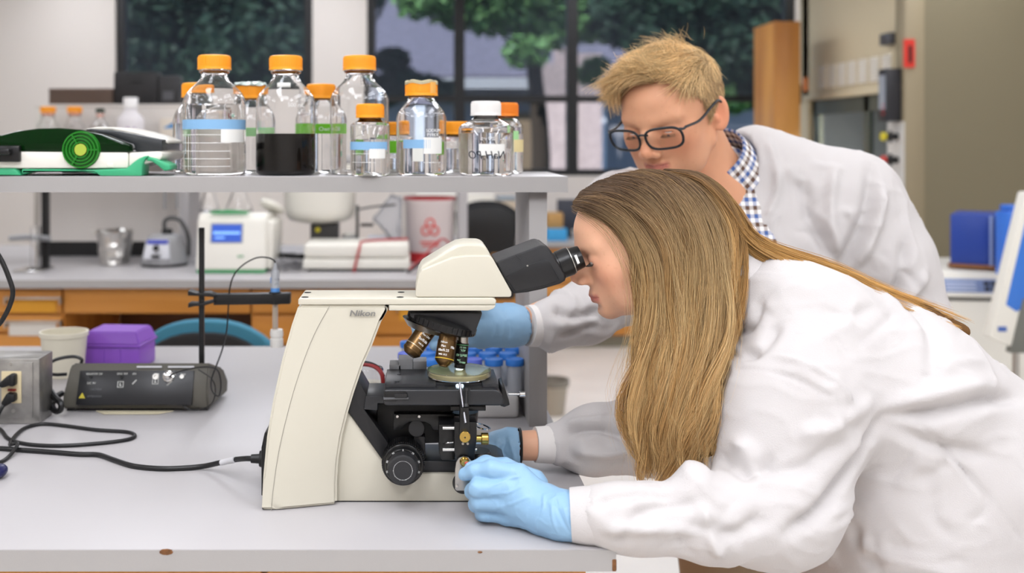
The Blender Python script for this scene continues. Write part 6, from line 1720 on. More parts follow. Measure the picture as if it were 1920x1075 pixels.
# collar band round the throat
mb = MB()
cc = A(1385, 530, 1.665); ax = np.array(nb)-WL((-.03, 0, -.03)); ax /= np.linalg.norm(ax)
cq = Vector(ax).to_track_quat('Z', 'Y').to_matrix().to_4x4()
col_prof = [(.060, -.052), (.063, -.053), (.068, -.02), (.078, .02), (.076, .021), (.065, -.018)]
mb.lathe(col_prof, 40, Matrix.Translation(Vector(A(1392, 540, 1.66))) @ cq, closed=True)
rg = np.random.default_rng(5)
for v in mb.bm.verts: v.co += v.co.normalized()*.003*math.sin(v.co.z*90+v.co.x*60)
mb.build('collar', M_coat, coat)
# knit cuff of the far sleeve
def tubeprof(pts, rs, n=28): 
    m_ = MB(); u_ = np.linspace(0, 1, len(rs)); m_.tube(pts, lambda t_: float(np.interp(t_, u_, rs)), n, 5); return m_
tubeprof([A(1003, 834, 1.714), A(1020, 834, 1.716), A(1040, 833, 1.72), A(1060, 832, 1.724)], [.0280, .0290, .0305, .032]).build('cuff', M_cuff, coat)
# waist tie hanging at the armpit
MB().prism(pp([(1500, 978), (1552, 924), (1578, 944), (1535, 976)], 1.53), 1.535, 1.5375, .0008).build('tie_flap', M_coat, coat)
# trousers seen from the side only
TF = Field((.78, 1.5, .05), (1.3, 1.95, 1.0), .012)
for s in (-1, 1): TF.chain([pel+np.array((0, s*.08, -.06)), kn(s), an(s)], [.108, .07, .055], .03)
Vt, Qt = TF.mesh(2)
qmesh('trousers', Vt, Qt, mat('dark_denim', '2c3342', .8), woman)
sf = MB()
for s in (-1, 1):
    a_ = an(s)
    MB().sphere(a_+np.array((-.07, 0, -.052)), (.135, .05, .038), 20).box(a_+np.array((-.2, -.045, -.09)), a_+np.array((.06, .045, -.07)), .01).build('shoe', mat('shoe_dark', '2b2724', .5), woman)
tubeprof(NEARCUFF, [.0352, .0362, .0375, .0385, .037]).build('cuff', M_coat, coat)
# hair tie on the far wrist
MB().tube([A(975, 836, 1.712)+np.array((0, .0262*math.cos(a_), .0262*math.sin(a_))) for a_ in np.linspace(0, 2*PI, 20)[:-1]], .0022, 8, 3, closed=True).build('hair_tie', M_black, woman)

# ---- gloves
def glove(name, F, parent, seed=1, wr=None, smooth=1, folds=()):
    V, Q = F.mesh(smooth)
    N = vnormals(V, Q)
    n = noise3(V+(np.stack([noise3(V, .02, seed+k) for k in range(3)], 1)-.5)*.012, .013, seed)
    amp = .0009 if wr is None else .0009*(.5+wr(V))
    V = V+N*(((1-np.abs(2*n-1))**2.5-.35)*amp)[:, None]
    if len(folds):
        V = displace(V, Q, folds, 0, (.05, .05, .05), 1, None, 0)
    return qmesh(name, V, Q, M_glove, parent)
GF = Field((.035, 1.375, .905), (.245, 1.56, 1.03), .0016)
k_ = .007
W0 = A(1022, 957, 1.460)
mcp = [A(972, 890, 1.476), A(955, 917, 1.468), A(950, 943, 1.471), A(952, 967, 1.482)]
for m_, r_ in zip(mcp, (.0150, .0155, .0150, .0140)): GF.rc(W0, m_, .0285, r_, .012)
GF.rc(A(1000, 925, 1.505), A(965, 945, 1.492), .024, .020, .012)
GF.chain([mcp[0], A(922, 880, 1.477), A(892, 884, 1.487), A(871, 890, 1.498)], [.0135, .0122, .0108, .0088], .005)
GF.chain([mcp[1], A(896, 916, 1.470), A(887, 922, 1.493), A(902, 925, 1.511)], [.0138, .0126, .0112, .010], .004)
GF.chain([mcp[2], A(900, 941, 1.474), A(893, 946, 1.496), A(910, 947, 1.512)], [.0132, .0118, .0105, .0095], .004)
GF.chain([mcp[3], A(909, 963, 1.484), A(904, 965, 1.502), A(920, 963, 1.514)], [.0120, .0105, .0095, .0085], .004)
GF.chain([A(1000, 905, 1.512), A(948, 879, 1.518), A(912, 872, 1.518), A(883, 879, 1.509)], [.0185, .0135, .0118, .0094], .008)
GF.chain([W0, A(1040, 964, 1.446), A(1056, 967, 1.438), A(1076, 969, 1.431)], [.0285, .0282, .0305, .0312], .01)
GF.rc(A(1066, 968, 1.434), A(1092, 970, 1.427), .0285, .0295, .003, '-')
gfold = [([A(1014, 921, 1.465), A(1012, 950, 1.458), A(1000, 1000, 1.468)], .0022, .0016),
         ([A(1035, 930, 1.47), A(1045, 965, 1.458), A(1062, 1005, 1.465)], .0022, -.0020),
         ([A(1028, 935, 1.47), A(1030, 965, 1.456), A(1040, 1008, 1.468)], .0022, .0016),
         ([A(1050, 940, 1.465), A(1058, 968, 1.455), A(1066, 1000, 1.463)], .0022, .0016),
         ([A(912, 908, 1.457), A(945, 893, 1.458), A(975, 888, 1.460)], .0020, .0012),
         ([A(915, 934, 1.459), A(945, 920, 1.455), A(975, 905, 1.456)], .0020, .0011),
         ([A(925, 956, 1.465), A(955, 945, 1.457), A(985, 925, 1.457)], .0020, .0010)]
glove('glove', GF, woman, 4, None, 1, gfold)
GR = Field((.07, 1.62, .905), (.185, 1.80, 1.02), .0022)
GR.chain([A(958, 840, 1.712), A(948, 842, 1.712), A(935, 842, 1.712)], [.0325, .0300, .0275], .006)
for k, (dy, L_) in enumerate(((-.026, .75), (-.009, 1), (.009, .95), (.025, .8))):
    m_ = A(915, 838, 1.712)+np.array((0, dy, 0))
    GR.rc(A(938, 842, 1.712), m_, .024, .0125, .01)
    GR.chain([m_, m_+np.array((-.026*L_, 0, -.004)), m_+np.array((-.040*L_, 0, -.022))], [.0115, .0105, .009], .004)
GR.chain([A(930, 845, 1.695), A(905, 855, 1.688), A(890, 858, 1.69)], [.016, .0125, .010], .006)
GR.rc(A(952, 840, 1.712), A(985, 840, 1.712), .0270, .029, .003, '-')
glove('glove', GR, woman, 9, None, 1, [([A(945, 815, 1.70), A(950, 840, 1.680), A(948, 868, 1.69)], .0035, -.003), ([A(957, 818, 1.70), A(960, 845, 1.680), A(958, 870, 1.69)], .003, .003), ([A(928, 815, 1.70), A(936, 835, 1.684), A(944, 820, 1.69)], .003, .0025)])

# ---- hair
G = [  # guides for the near side, from the face edge to the back: px, py, depth in front of the head's middle
 [(1076, 390, .012), (1104, 396, .042), (1148, 420, .064), (1184, 465, .074), (1206, 515, .078), (1219, 570, .080), (1208, 650, .085), (1188, 740, .088), (1200, 830, .085), (1222, 900, .080)],
 [(1078, 378, .010), (1120, 385, .048), (1178, 422, .072), (1212, 477, .081), (1228, 543, .084), (1232, 620, .089), (1216, 710, .095), (1220, 800, .095), (1236, 870, .090), (1240, 908, .088)],
 [(1092, 360, .008), (1150, 368, .052), (1205, 412, .076), (1240, 475, .086), (1252, 550, .090), (1256, 630, .096), (1245, 720, .102), (1244, 800, .102), (1254, 870, .098), (1256, 912, .095)],
 [(1120, 342, .006), (1185, 355, .052), (1238, 402, .076), (1272, 470, .087), (1280, 550, .093), (1285, 640, .100), (1272, 730, .107), (1266, 810, .107), (1268, 870, .103), (1272, 914, .100)],
 [(1160, 328, .005), (1225, 342, .050), (1272, 392, .073), (1302, 465, .085), (1308, 550, .094), (1312, 640, .104), (1298, 730, .110), (1290, 800, .110), (1290, 860, .106), (1284, 914, .102)],
 [(1200, 321, .004), (1262, 340, .045), (1306, 392, .066), (1328, 462, .078), (1332, 550, .092), (1332, 640, .104), (1318, 720, .112), (1312, 800, .112), (1312, 850, .108), (1300, 905, .104)],
 [(1236, 321, .003), (1292, 345, .038), (1332, 400, .055), (1350, 470, .068), (1350, 550, .088), (1345, 630, .102), (1334, 700, .112), (1330, 770, .112), (1332, 820, .108), (1330, 860, .104)]]
G = np.array(G)
GB_ = [  # guides that run over the back
 [(1240, 322, .004), (1310, 338, .030), (1362, 392, .040), (1400, 450, .040), (1460, 487, .035), (1560, 522, .040), (1640, 560, .045), (1720, 588, .040), (1795, 614, .035)],
 [(1250, 321, .0), (1316, 333, .0), (1370, 384, .0), (1408, 444, .0), (1470, 480, .0), (1568, 512, .0), (1650, 548, .0), (1730, 578, .0), (1804, 606, .0)],
 [(1245, 322, -.004), (1314, 338, -.030), (1366, 390, -.040), (1404, 448, -.045), (1465, 488, -.04), (1560, 520, -.045), (1645, 556, -.04), (1725, 585, -.03), (1800, 610, -.02)]]
GB_ = np.array(GB_)
GC = np.array([
 [(1245, 320, .002), (1296, 338, .022), (1342, 384, .038), (1364, 440, .048), (1366, 510, .066), (1360, 590, .088), (1350, 670, .104), (1342, 750, .110)],
 [(1248, 320, .0), (1310, 331, .012), (1358, 374, .020), (1384, 436, .026), (1384, 505, .040), (1378, 570, .065), (1362, 640, .090), (1352, 700, .102)],
 [(1250, 320, -.002), (1314, 331, -.004), (1364, 373, -.008), (1391, 430, -.008), (1394, 490, .010), (1392, 545, .040), (1376, 610, .075), (1362, 670, .095)],
 [(1248, 320, -.006), (1312, 332, -.022), (1358, 376, -.036), (1384, 434, -.042), (1384, 500, -.040), (1380, 560, -.050), (1366, 620, -.06), (1352, 690, -.07)]])
def guide3(G_, side=1):
    Y = WY-side*G_[..., 2]
    return np.stack([(G_[..., 0]-AX)/FPX*Y, Y, CAMZ-(G_[..., 1]-AY)/FPX*Y], -1)
def grow(G3, N, n, rg, spread, wave, vexp=1.0, endcut=.25, ncl=110, clump=.8):
    m = len(G3)
    def along(u):
        u = np.clip(u, 0, 1)*(m-1-1e-6); i = u.astype(int); f_ = (u-i)[:, None, None]
        return crom(G3[i]*(1-f_)+G3[i+1]*f_, n)
    cu = (np.arange(ncl)+rg.random(ncl))/ncl; rg.shuffle(cu)
    cl = rg.integers(0, ncl, N)
    u = cu[cl]+rg.normal(size=N)*.035*(1 if N > 500 else .3)
    t_ = np.linspace(0, 1, n)
    k = np.clip((t_-.12)/.45, 0, 1); k = (k*k*(3-2*k)*clump)[None, :, None]
    S_ = along(u)*(1-k)+along(cu)[cl]*k
    coff = rg.normal(size=(ncl, 3))*spread
    off = coff[cl][:, None, :]*1.1+rg.normal(size=(N, 1, 3))*spread*.34
    S_ = S_+off*(np.minimum(1, .15+t_*1.6))[None, :, None]
    ph = (rg.random(ncl)*6.28)[cl]+rg.normal(size=N)*.35
    fr = (1.8+1.5*rg.random(ncl))[cl]
    env = np.clip(t_*1.9-.45, 0, 1)[None]
    am = (wave*(.5+rg.random(ncl)))[cl][:, None]
    S_[..., 0] += np.sin(ph[:, None]+fr[:, None]*2*PI*t_[None])*am*env
    S_[..., 1] += .8*np.cos(ph[:, None]*1.3+fr[:, None]*5.5*t_[None])*am*env
    L = (1-endcut*rg.random(ncl)[cl]*.6)*(1-endcut*rg.random(N)**2*.8)
    tt = L[:, None]*t_[None]*(n-1)
    a = np.clip(tt.astype(int), 0, n-2); b = (tt-a)[..., None]; r_ = np.arange(N)[:, None]
    grow.cl = cl; grow.ncl = ncl
    return S_[r_, a]*(1-b)+S_[r_, a+1]*b
rg = np.random.default_rng(77)
S1 = grow(guide3(G), 10000, 34, rg, .0080, .0150); cl1 = grow.cl
S2 = grow(guide3(G, -1), 2600, 30, rg, .006, .004)
S3 = grow(guide3(GB_), 2600, 30, rg, .0055, .003, endcut=.3)
S5 = grow(guide3(GC), 6500, 30, rg, .0055, .005, endcut=.35); cl5 = grow.cl
def hcol(N, lo, hi, cl=None):
    a = np.array(s2l(lo)); b = np.array(s2l(hi)); t_ = rg.random((N, 1))
    if cl is not None: t_ = t_*.45+rg.random(110)[cl][:, None]*.55
    return (a*(1-t_)+b*t_)*(.75+.5*rg.random((N, 1)))
hm = []
hair = MB()
hair_o = None
HB = Field((.2, 1.47, .99), (.95, 1.80, 1.43), .005)     # inner mass under the strands
HB.ell(WL((-.010, 0, .034)), (.1025, .075, .073), .01, M=WB)
g1 = guide3(G)
for gi in range(1, 7):
    q = g1[gi].copy(); q[:, 1] += .016
    for a_, b_ in zip(q[2:], q[3:]): HB.rc(a_, b_, .013, .012, .015)
g2 = guide3(G, -1)
for gi in range(1, 7):
    q = g2[gi].copy(); q[:, 1] -= .016
    for a_, b_ in zip(q[2:-2], q[3:-1]): HB.rc(a_, b_, .013, .012, .015)
q = guide3(GB_)[1]; q = q+np.array((0, 0, -.012))
for a_, b_ in zip(q[3:-1], q[4:]): HB.rc(a_, b_, .017, .011, .02, sq=((0, 1, 0), .6))
# open the face: nothing of the mass in front of the hairline
HB.rc(WL((.10, -.05, .02)), WL((.10, .05, .02)), .062, .062, .004, '-')
HB.rc(WL((.075, -.09, -.045)), WL((.075, .09, -.045)), .050, .050, .004, '-')
Vm, Qm = HB.mesh(2)
tz = np.clip((1.30-Vm[:, 2])/.25, 0, 1)[:, None]
Cm = np.array(s2l((.34, .26, .19)))*(1-tz)+np.array(s2l((.50, .36, .21)))*tz
hair = qmesh('hair', Vm, Qm, mat('hair_mass', '6b5236', .9, attr='col', spec=.05), woman, Cm)
N1 = len(S1)
strands('long_strands', S1, .00034+.00025*rg.random(N1), hcol(N1, (.25, .195, .15), (.44, .345, .255), cl1), hcol(N1, (.68, .50, .28), (1.0, .86, .62), cl1), M_hair, hair)
strands('long_strands', S2, .0004, hcol(len(S2), (.36, .27, .19), (.50, .39, .27)), hcol(len(S2), (.68, .52, .33), (.86, .72, .50)), M_hair, hair)
strands('long_strands', S3, .00036, hcol(len(S3), (.36, .27, .19), (.60, .45, .28)), hcol(len(S3), (.76, .57, .30), (.90, .72, .46)), M_hair, hair)
strands('long_strands', S5, .00042, hcol(len(S5), (.25, .195, .15), (.46, .36, .26), cl5), hcol(len(S5), (.64, .46, .25), (.90, .73, .48), cl5), M_hair, hair)
# stray hairs
N4 = 520
S4 = grow(guide3(np.concatenate([G[:2], G[4:]])), N4, 30, rg, .016, .010)
strands('stray_hairs', S4, .00018, hcol(N4, (.5, .4, .3), (.6, .48, .33)), hcol(N4, (.8, .66, .45), (.93, .82, .62)), M_hair, hair)
# ------------------------------------------------------------------ the man leaning in behind her
def nrm(v): v = np.array(v, float); return v/np.linalg.norm(v)
mfwd = nrm((-.57, -.69, -.35))
mleft = nrm((-mfwd[1], mfwd[0], 0)); mup = np.cross(mfwd, mleft)
roll = R(3)
mleft, mup = mleft*math.cos(roll)+mup*math.sin(roll), mup*math.cos(roll)-mleft*math.sin(roll)
mo = A(1266, 227, 2.15); MS = 1.15
ML, MBs = frame(mo, mfwd, mleft, mup, MS)
man = thing('person', 'short haired blond man in glasses and a white lab coat watching over the woman', 'person', (.80, 2.45, 0))
skin_m = s2l((.845, .625, .49))
nbm = A(1352, 372, 2.26)
HF = head_field(1, .002, .0)
Vh, Qh = HF.mesh(1)
Ch = head_colors(Vh, 1, skin_m, None)
# cropped hair shade on the scalp
Vh = ML(Vh)
BF = Field((.1, 1.78, 0), (1.2, 2.65, 1.62), .0065)
shL, shR = A(1590, 365, 2.25), A(1165, 395, 2.30)
elL, wrL = A(1715, 610, 2.22), A(1640, 850, 2.12)
elR, wrR = A(1185, 530, 2.02), A(974, 611, 1.91)
pelm = np.array((.80, 2.45, .98))
BF.rc(ML((-.035, 0, -.025)), nbm, .063, .066, .02)
BF.rc(ML((.0, 0, -.06)), nbm+np.array((-.02, -.03, -.02)), .045, .055, .03)
BF.chain([nbm, A(1400, 520, 2.32), A(1440, 760, 2.40), pelm], [.07, .125, .12, .13], .06, sq=((0, 1, 0), .95))
for s_, e_, w_ in ((shL, elL, wrL), (shR, elR, wrR)):
    BF.chain([nbm, s_, e_], [.06, .058, .044], .03); BF.chain([e_, w_], [.036, .028], .01)
def knm(s): return np.array((.80+s*.10, 2.43, .52))
def anm(s): return np.array((.80+s*.12, 2.47, .09))
for s in (-1, 1):
    BF.chain([pelm+np.array((s*.09, 0, -.03)), knm(s), anm(s)], [.10, .062, .042], .04)
    BF.rc(anm(s)+np.array((0, 0, -.045)), anm(s)+np.array((-.06, -.15, -.058)), .04, .032, .02)
Vb, Qb = BF.mesh(2)
Cb = np.repeat(np.array(skin_m)[None], len(Vb), 0)*(.95+.1*noise3(Vb, .02, 4))[:, None]
neckred = np.exp(-(((Vb-ML((.01, 0, -.09)))/.07)**2).sum(1))[:, None]
Cb = Cb*(1-.25*neckred)+np.array(skin_m)*np.array((1.0, .74, .68))*.25*neckred
mv, mq, mc = merge([(Vh, Qh, Ch), (Vb, Qb, Cb)])
mbody = qmesh('body', mv, mq, M_skin, man, mc)
for s in (-1, 1):
    c = ML((.0830, s*.0325, .0130))
    MB().sphere(c, .0116*MS, 18).build('eye', M_eye, mbody)
    MB().sphere(ML((.0915, s*.0325, .0085)), .0042*MS, 12).build('iris', M_iris, mbody)
rg = np.random.default_rng(31)
S = []
for s in (1, -1):
    for k in range(260):
        t_ = rg.random()
        p = np.array((.1015-.020*t_**1.6, s*(.012+.036*t_), .0330+.007*math.sin(t_*2.4)+rg.normal()*.0020))
        d_ = np.array((-.003, s*.007, .002+.0015*rg.normal()))
        S.append([ML(p), ML(p+d_*.5+np.array((.0018, 0, 0))), ML(p+d_)])
S = np.array(S); c0 = np.repeat(np.array(s2l((.46, .33, .20)))[None], len(S), 0)
strands('eyebrow', S, .00026, c0, c0, M_brow, man)
S = []
for s in (1, -1):
    for k in range(60):
        t_ = -1+2*k/59
        p = np.array((.0975-.0060*t_*t_, s*(.0325+.0115*t_), .0100))
        S.append([ML(p), ML(p+np.array((.004, s*.001*t_, -.003))), ML(p+np.array((.007, s*.003*t_, -.004)))])
S = np.array(S); c0 = np.repeat(np.array(s2l((.45, .33, .22)))[None], len(S), 0)
strands('eyelashes', S, .00022, c0, c0, M_brow, man)
# ---- hair
cen = np.array((-.010, 0, .036)); rad = np.array((.103, .0755, .0745))
def zline(x, y):
    """lower edge of the hair at a place on the head, in local height"""
    front = .098-.010*np.clip(np.abs(y)/.06, 0, 1)**2
    side = np.interp(x, [-.13, -.05, -.025, -.012, .004, .016, .03, .055, .07], [-.045, -.04, -.028, .030, .000, .012, .054, .082, .090])
    return np.where(x > .07, front, side)
HC = Field((-.135, -.1, -.07), (.12, .1, .135), .0025)
HC.ell(cen, rad*1.03, 0)
HC.ell((.040, 0, .054), (.064, .0635, .062), .02)
HC.ell((-.003, 0, .064), (.088, .068, .068), .02)
def cutline(P, D):
    return np.maximum(D, (zline(P[..., 0], P[..., 1])-P[..., 2])*.7)
HC.func(cutline)
HC.D = HC.D+.0
Vr, Qr = HC.mesh(2)
Nr = vnormals(Vr, Qr)
HC.D = HC.D+.0045
Vm, Qm = HC.mesh(2)
cm_ = np.repeat(np.array(s2l((.50, .38, .25)))[None], len(Vm), 0)*(.8+.4*noise3(Vm, .006, 3))[:, None]
mhair = qmesh('hair', ML(Vm), Qm, M_hair, man, cm_)
N = 26000
ok = np.where((Vr[:, 2] > zline(Vr[:, 0], Vr[:, 1])+.0005) & ((Vr[:, 0]-cen[0])**2/rad[0]**2+Vr[:, 1]**2/rad[1]**2+(Vr[:, 2]-cen[2])**2/rad[2]**2 > .85))[0]
pick = rng_pick = rg.choice(ok, N)
p = Vr[pick]-Nr[pick]*.0035+rg.normal(size=(N, 3))*.0012; n_root = Nr[pick]
q = (p-cen)/rad; q /= np.linalg.norm(q, axis=1)[:, None]
top = np.clip((p[:, 2]-.066)/.03, 0, 1)*np.clip((p[:, 0]+.085)/.05, 0, 1)
rim = np.clip((p[:, 0]-.02)/.05, 0, 1)
comb_top = np.stack([.85-.55*rim, -.55-.35*rim, -.12+.45*rim], 1)
crown = np.array((-.075, .012, .09))
away = p-crown; away /= np.maximum(np.linalg.norm(away, axis=1), 1e-6)[:, None]
comb_side = np.stack([np.full(N, -.25), .1*np.sign(p[:, 1]), np.full(N, -.85)], 1)*.8+away*.4
comb = comb_side*(1-top[:, None])+comb_top*top[:, None]
L_ = .014+.036*top*(.6+.8*rg.random(N))+.006*rg.random(N)
lift = .30+.25*rg.random(N)
jit = rg.normal(size=(N, 3))*.30
cseed = cen+rg.normal(size=(160, 3))*.08; cl = np.array([np.argmin(((cseed-x_)**2).sum(1)) for x_ in p]); cj = rg.normal(size=(160, 3))*.30; ctone = .72+.5*rg.random(160)
nst = 8
pts = [p.copy()]; cur = p.copy()
for k in range(1, nst):
    n2 = (cur-cen)/rad**2; n2 /= np.linalg.norm(n2, axis=1)[:, None]; n2 = n2*.5+n_root*.5; n2 /= np.linalg.norm(n2, axis=1)[:, None]
    d_ = comb+jit*.6+cj[cl]*top[:, None]
    d_ = d_-n2*(d_*n2).sum(1)[:, None]*(1-.25*k/nst)
    d_ /= np.linalg.norm(d_, axis=1)[:, None]
    lf = (lift*(1.9 if k < 3 else .35 if k < 5 else -.05))[:, None]
    d_ = d_+n2*lf; d_ /= np.linalg.norm(d_, axis=1)[:, None]
    cur = cur+d_*(L_/(nst-1))[:, None]
    pts.append(cur.copy())
S = np.stack(pts, 1)
ca = np.array(s2l((.64, .52, .39))); cb = np.array(s2l((1.0, .86, .63)))
mixv = np.clip(.25+.65*top+.25*rg.normal(size=N), 0, 1)[:, None]
c0 = (ca*(1-mixv)+cb*mixv)*(.7+.5*rg.random((N, 1)))*ctone[cl][:, None]
strands('short_strands', ML(S.reshape(-1, 3)).reshape(S.shape), .00042, c0*.8, c0*1.12, M_hair, mhair)
# upright tufts at the crown and a loose fringe over the brow
S = []
for k in range(90):
    b0 = np.array((-.055+rg.normal()*.014, .0+rg.normal()*.016, .122))
    d_ = np.array((.25+rg.normal()*.5, -.1+rg.normal()*.5, 1.0)); L = .022+.022*rg.random()
    S.append([b0+d_*L*t_+np.array((.3, -.15, -.25))*L*t_*t_ for t_ in np.linspace(0, 1, 6)])
for k in range(420):
    b0 = np.array((.074+rg.normal()*.010, .02-.075*rg.random(), .110+rg.normal()*.004)); L = .030+.022*rg.random()
    d_ = np.array((.45, -.85+rg.normal()*.2, .25+rg.normal()*.10))
    S.append([b0+d_*L*t_+np.array((-.1, 0, -.45))*L*t_*t_ for t_ in np.linspace(0, 1, 6)])
for k in range(60):
    b0 = np.array((.083+rg.normal()*.004, -.036-.024*rg.random(), .096)); L = .040+.02*rg.random()
    S.append([b0+np.array((.35, -.3, -.2))*L*t_+np.array((-.25, .1, -.7))*L*t_*t_ for t_ in np.linspace(0, 1, 6)])
S = np.array(S); c0 = (ca*.3+cb*.7)*(.8+.3*rg.random((len(S), 1)))
strands('fringe', ML(S.reshape(-1, 3)).reshape(S.shape), .00040, c0*.85, c0*1.1, M_hair, mhair)
# ---- glasses
gl = thing('glasses', 'dark rimmed glasses low on the nose of the blond man', 'glasses', ML((.12, 0, .0)))
M_rim = mat('glasses_rim', '1d2226', .35); M_lens = mat('spectacle_lens', 'fbfbfb', .0, trans=1, ior=1.06)
GZ = .0105
def lensloop(s, grow=0):
    pts = []
    for k in range(28):
        a = 2*PI*k/28; c_, s_ = math.cos(a), math.sin(a); e = .62
        y = .0305*math.copysign(abs(c_)**e, c_)+0; z = .0190*math.copysign(abs(s_)**e, s_)
        w_ = 1 if z > 0 else .90+.1*(1+z/.018)
        pts.append((.1165-.9*max(0, abs(y+s*.0325*s*0)-.0)*0-.20*(abs(y*1+s*.0365)-.0365)*(1)-.16*(-z), s*.0365+y*w_, GZ+z))
    return pts
for s in (-1, 1):
    lp = [ML(p_) for p_ in lensloop(s)]
    rim_o = MB().tube(lp, .0026, 8, 2, closed=True).build('rim', M_rim, gl)
    mb = MB(); vs_ = [mb.bm.verts.new(Vector(p_)) for p_ in lp]; mb.bm.faces.new(vs_)
    r_ = bmesh.ops.extrude_face_region(mb.bm, geom=list(mb.bm.faces))
    for g_ in r_['geom']:
        if isinstance(g_, bmesh.types.BMVert): g_.co += Vector(mfwd)*.0012
    bmesh.ops.recalc_face_normals(mb.bm, faces=mb.bm.faces)
    mb.build('lens', M_lens, gl)
    hinge = (.1075, s*.0690, GZ+.012)
    MB().tube([ML((.1125, s*.0640, GZ+.014)), ML(hinge), ML((.1025, s*.0715, GZ+.0135))], .0026, 8, 4).build('end_piece', M_rim, gl)
    MB().tube([ML((.1035, s*.0715, GZ+.0135)), ML((.06, s*.0765, .019)), ML((.015, s*.0805, .027)), ML((-.012, s*.0815, .028)), ML((-.030, s*.0805, .012))], .0027, 8, 5).build('temple', M_rim, gl)
MB().tube([ML((.1195, -.0095, GZ+.008)), ML((.1245, 0, GZ+.0105)), ML((.1195, .0095, GZ+.008))], .0022, 8, 4).build('bridge', M_rim, gl)
# ---- shirt, coat
def gingham(name):
    m = mat(name, 'f0eeea', .8)
    t = m.node_tree; b = t.nodes['Principled BSDF']; tc = t.nodes.new('ShaderNodeTexCoord')
    uvn = t.nodes.new('ShaderNodeUVMap')
    sx = t.nodes.new('ShaderNodeSeparateXYZ'); t.links.new(uvn.outputs[0], sx.inputs[0])
    def stripe(o, ph=0, f=1.0):
        a = t.nodes.new('ShaderNodeMath'); a.operation = 'MULTIPLY_ADD'; a.inputs[1].default_value = f; a.inputs[2].default_value = ph; t.links.new(o, a.inputs[0])
        fr = t.nodes.new('ShaderNodeMath'); fr.operation = 'FRACT'; t.links.new(a.outputs[0], fr.inputs[0])
        g = t.nodes.new('ShaderNodeMath'); g.operation = 'GREATER_THAN'; g.inputs[1].default_value = .5; t.links.new(fr.outputs[0], g.inputs[0]); return g.outputs[0]
    A_, B_ = stripe(sx.outputs[0]), stripe(sx.outputs[1])
    ad = t.nodes.new('ShaderNodeMath'); ad.operation = 'ADD'; t.links.new(A_, ad.inputs[0]); t.links.new(B_, ad.inputs[1])
    dv = t.nodes.new('ShaderNodeMath'); dv.operation = 'MULTIPLY'; dv.inputs[1].default_value = .5; t.links.new(ad.outputs[0], dv.inputs[0])
    alt = stripe(sx.outputs[1], 0, .5)
    r1 = t.nodes.new('ShaderNodeMix'); r1.data_type = 'RGBA'; r1.inputs[6].default_value = (*hexc('44619c'), 1); r1.inputs[7].default_value = (*hexc('5e4436'), 1)
    t.links.new(alt, r1.inputs[0])
    cr = t.nodes.new('ShaderNodeValToRGB'); cr.color_ramp.interpolation = 'CONSTANT'
    e = cr.color_ramp.elements; e[0].color = (0, 0, 0, 1); e[1].position = .25; e[1].color = (.55, .55, .55, 1)
    n3 = e.new(.75); n3.color = (1, 1, 1, 1)
    t.links.new(dv.outputs[0], cr.inputs[0])
    mx = t.nodes.new('ShaderNodeMix'); mx.data_type = 'RGBA'; mx.inputs[6].default_value = (*hexc('f2efec'), 1)
    t.links.new(cr.outputs[0], mx.inputs[0]); t.links.new(r1.outputs[2], mx.inputs[7]); t.links.new(mx.outputs[2], b.inputs['Base Color'])
    return m
M_shirt = gingham('gingham_cotton')
axn = Vector(nrm(np.array(nbm)-ML((-.02, 0, -.06))))
fr_ = Matrix.Translation(Vector(A(1338, 306, 2.24))) @ axn.to_track_quat('Z', 'Y').to_matrix().to_4x4()
def add_uv(o, fn):
    uv = o.data.uv_layers.new(name='UVMap')
    for l in o.data.loops: uv.data[l.index].uv = fn(o.data.vertices[l.vertex_index].co)
SF = Field((.25, 1.95, 1.02), (1.0, 2.6, 1.52), .006)
SF.chain([nbm+np.array((0, 0, .03)), A(1375, 490, 2.28), A(1420, 640, 2.36)], [.084, .135, .14], .05, sq=((0, 1, 0), .95))
SF.rc(A(1180, 400, 2.30), A(1580, 375, 2.26), .062, .062, .06)
SF.rc(ML((-.03, 0, -.02)), nbm+np.array((-.01, -.0, .0)), .070, .072, .008, '-')
SF.rc(nbm+np.array((-.02, -.06, .02)), A(1345, 400, 2.10), .045, .012, .01, '-')
Vs, Qs = SF.mesh(2)
shirt = qmesh('shirt', Vs, Qs, M_shirt, man)
add_uv(shirt, lambda c: (c.x/.0165, c.z/.0165))
inv = fr_.inverted()
mb = MB().lathe([(.072, .030), (.0735, -.022), (.0775, -.024), (.086, .018), (.094, .042), (.091, .044), (.081, .018)], 64, fr_, closed=True)
for v in mb.bm.verts:       # collar opens at the throat
    l = inv @ v.co
clr = mb.build('shirt_collar', M_shirt, shirt)
add_uv(clr, lambda c: (math.atan2((inv @ c).y, (inv @ c).x)*.08/.0165, (inv @ c).z/.0165))
CF = Field((.12, 1.84, .60), (1.22, 2.68, 1.52), .0058)
CF.rc(A(1420, 312, 2.275), A(1590, 362, 2.25), .088, .083, .05)
CF.rc(nbm+np.array((.02, .05, -.0)), A(1175, 400, 2.33), .085, .082, .06)
CF.rc(A(1230, 470, 2.30), A(1560, 450, 2.28), .135, .140, .08)
CF.rc(A(1365, 640, 2.36), A(1570, 640, 2.34), .150, .165, .10)
CF.rc(A(1385, 850, 2.40), A(1560, 850, 2.40), .160, .175, .10)
CF.rc(A(1390, 850, 2.40), np.array((.74, 2.43, .72)), .17, .17, .08); CF.rc(A(1560, 850, 2.40), np.array((.90, 2.45, .72)), .17, .17, .08)
CF.chain([A(1600, 375, 2.25), A(1662, 500, 2.22), A(1708, 610, 2.21)], [.088, .086, .078], .05)
CF.chain([A(1708, 610, 2.21), wrL], [.075, .050], .03)
CF.chain([A(1172, 410, 2.28), A(1185, 520, 2.04)], [.090, .078], .05)
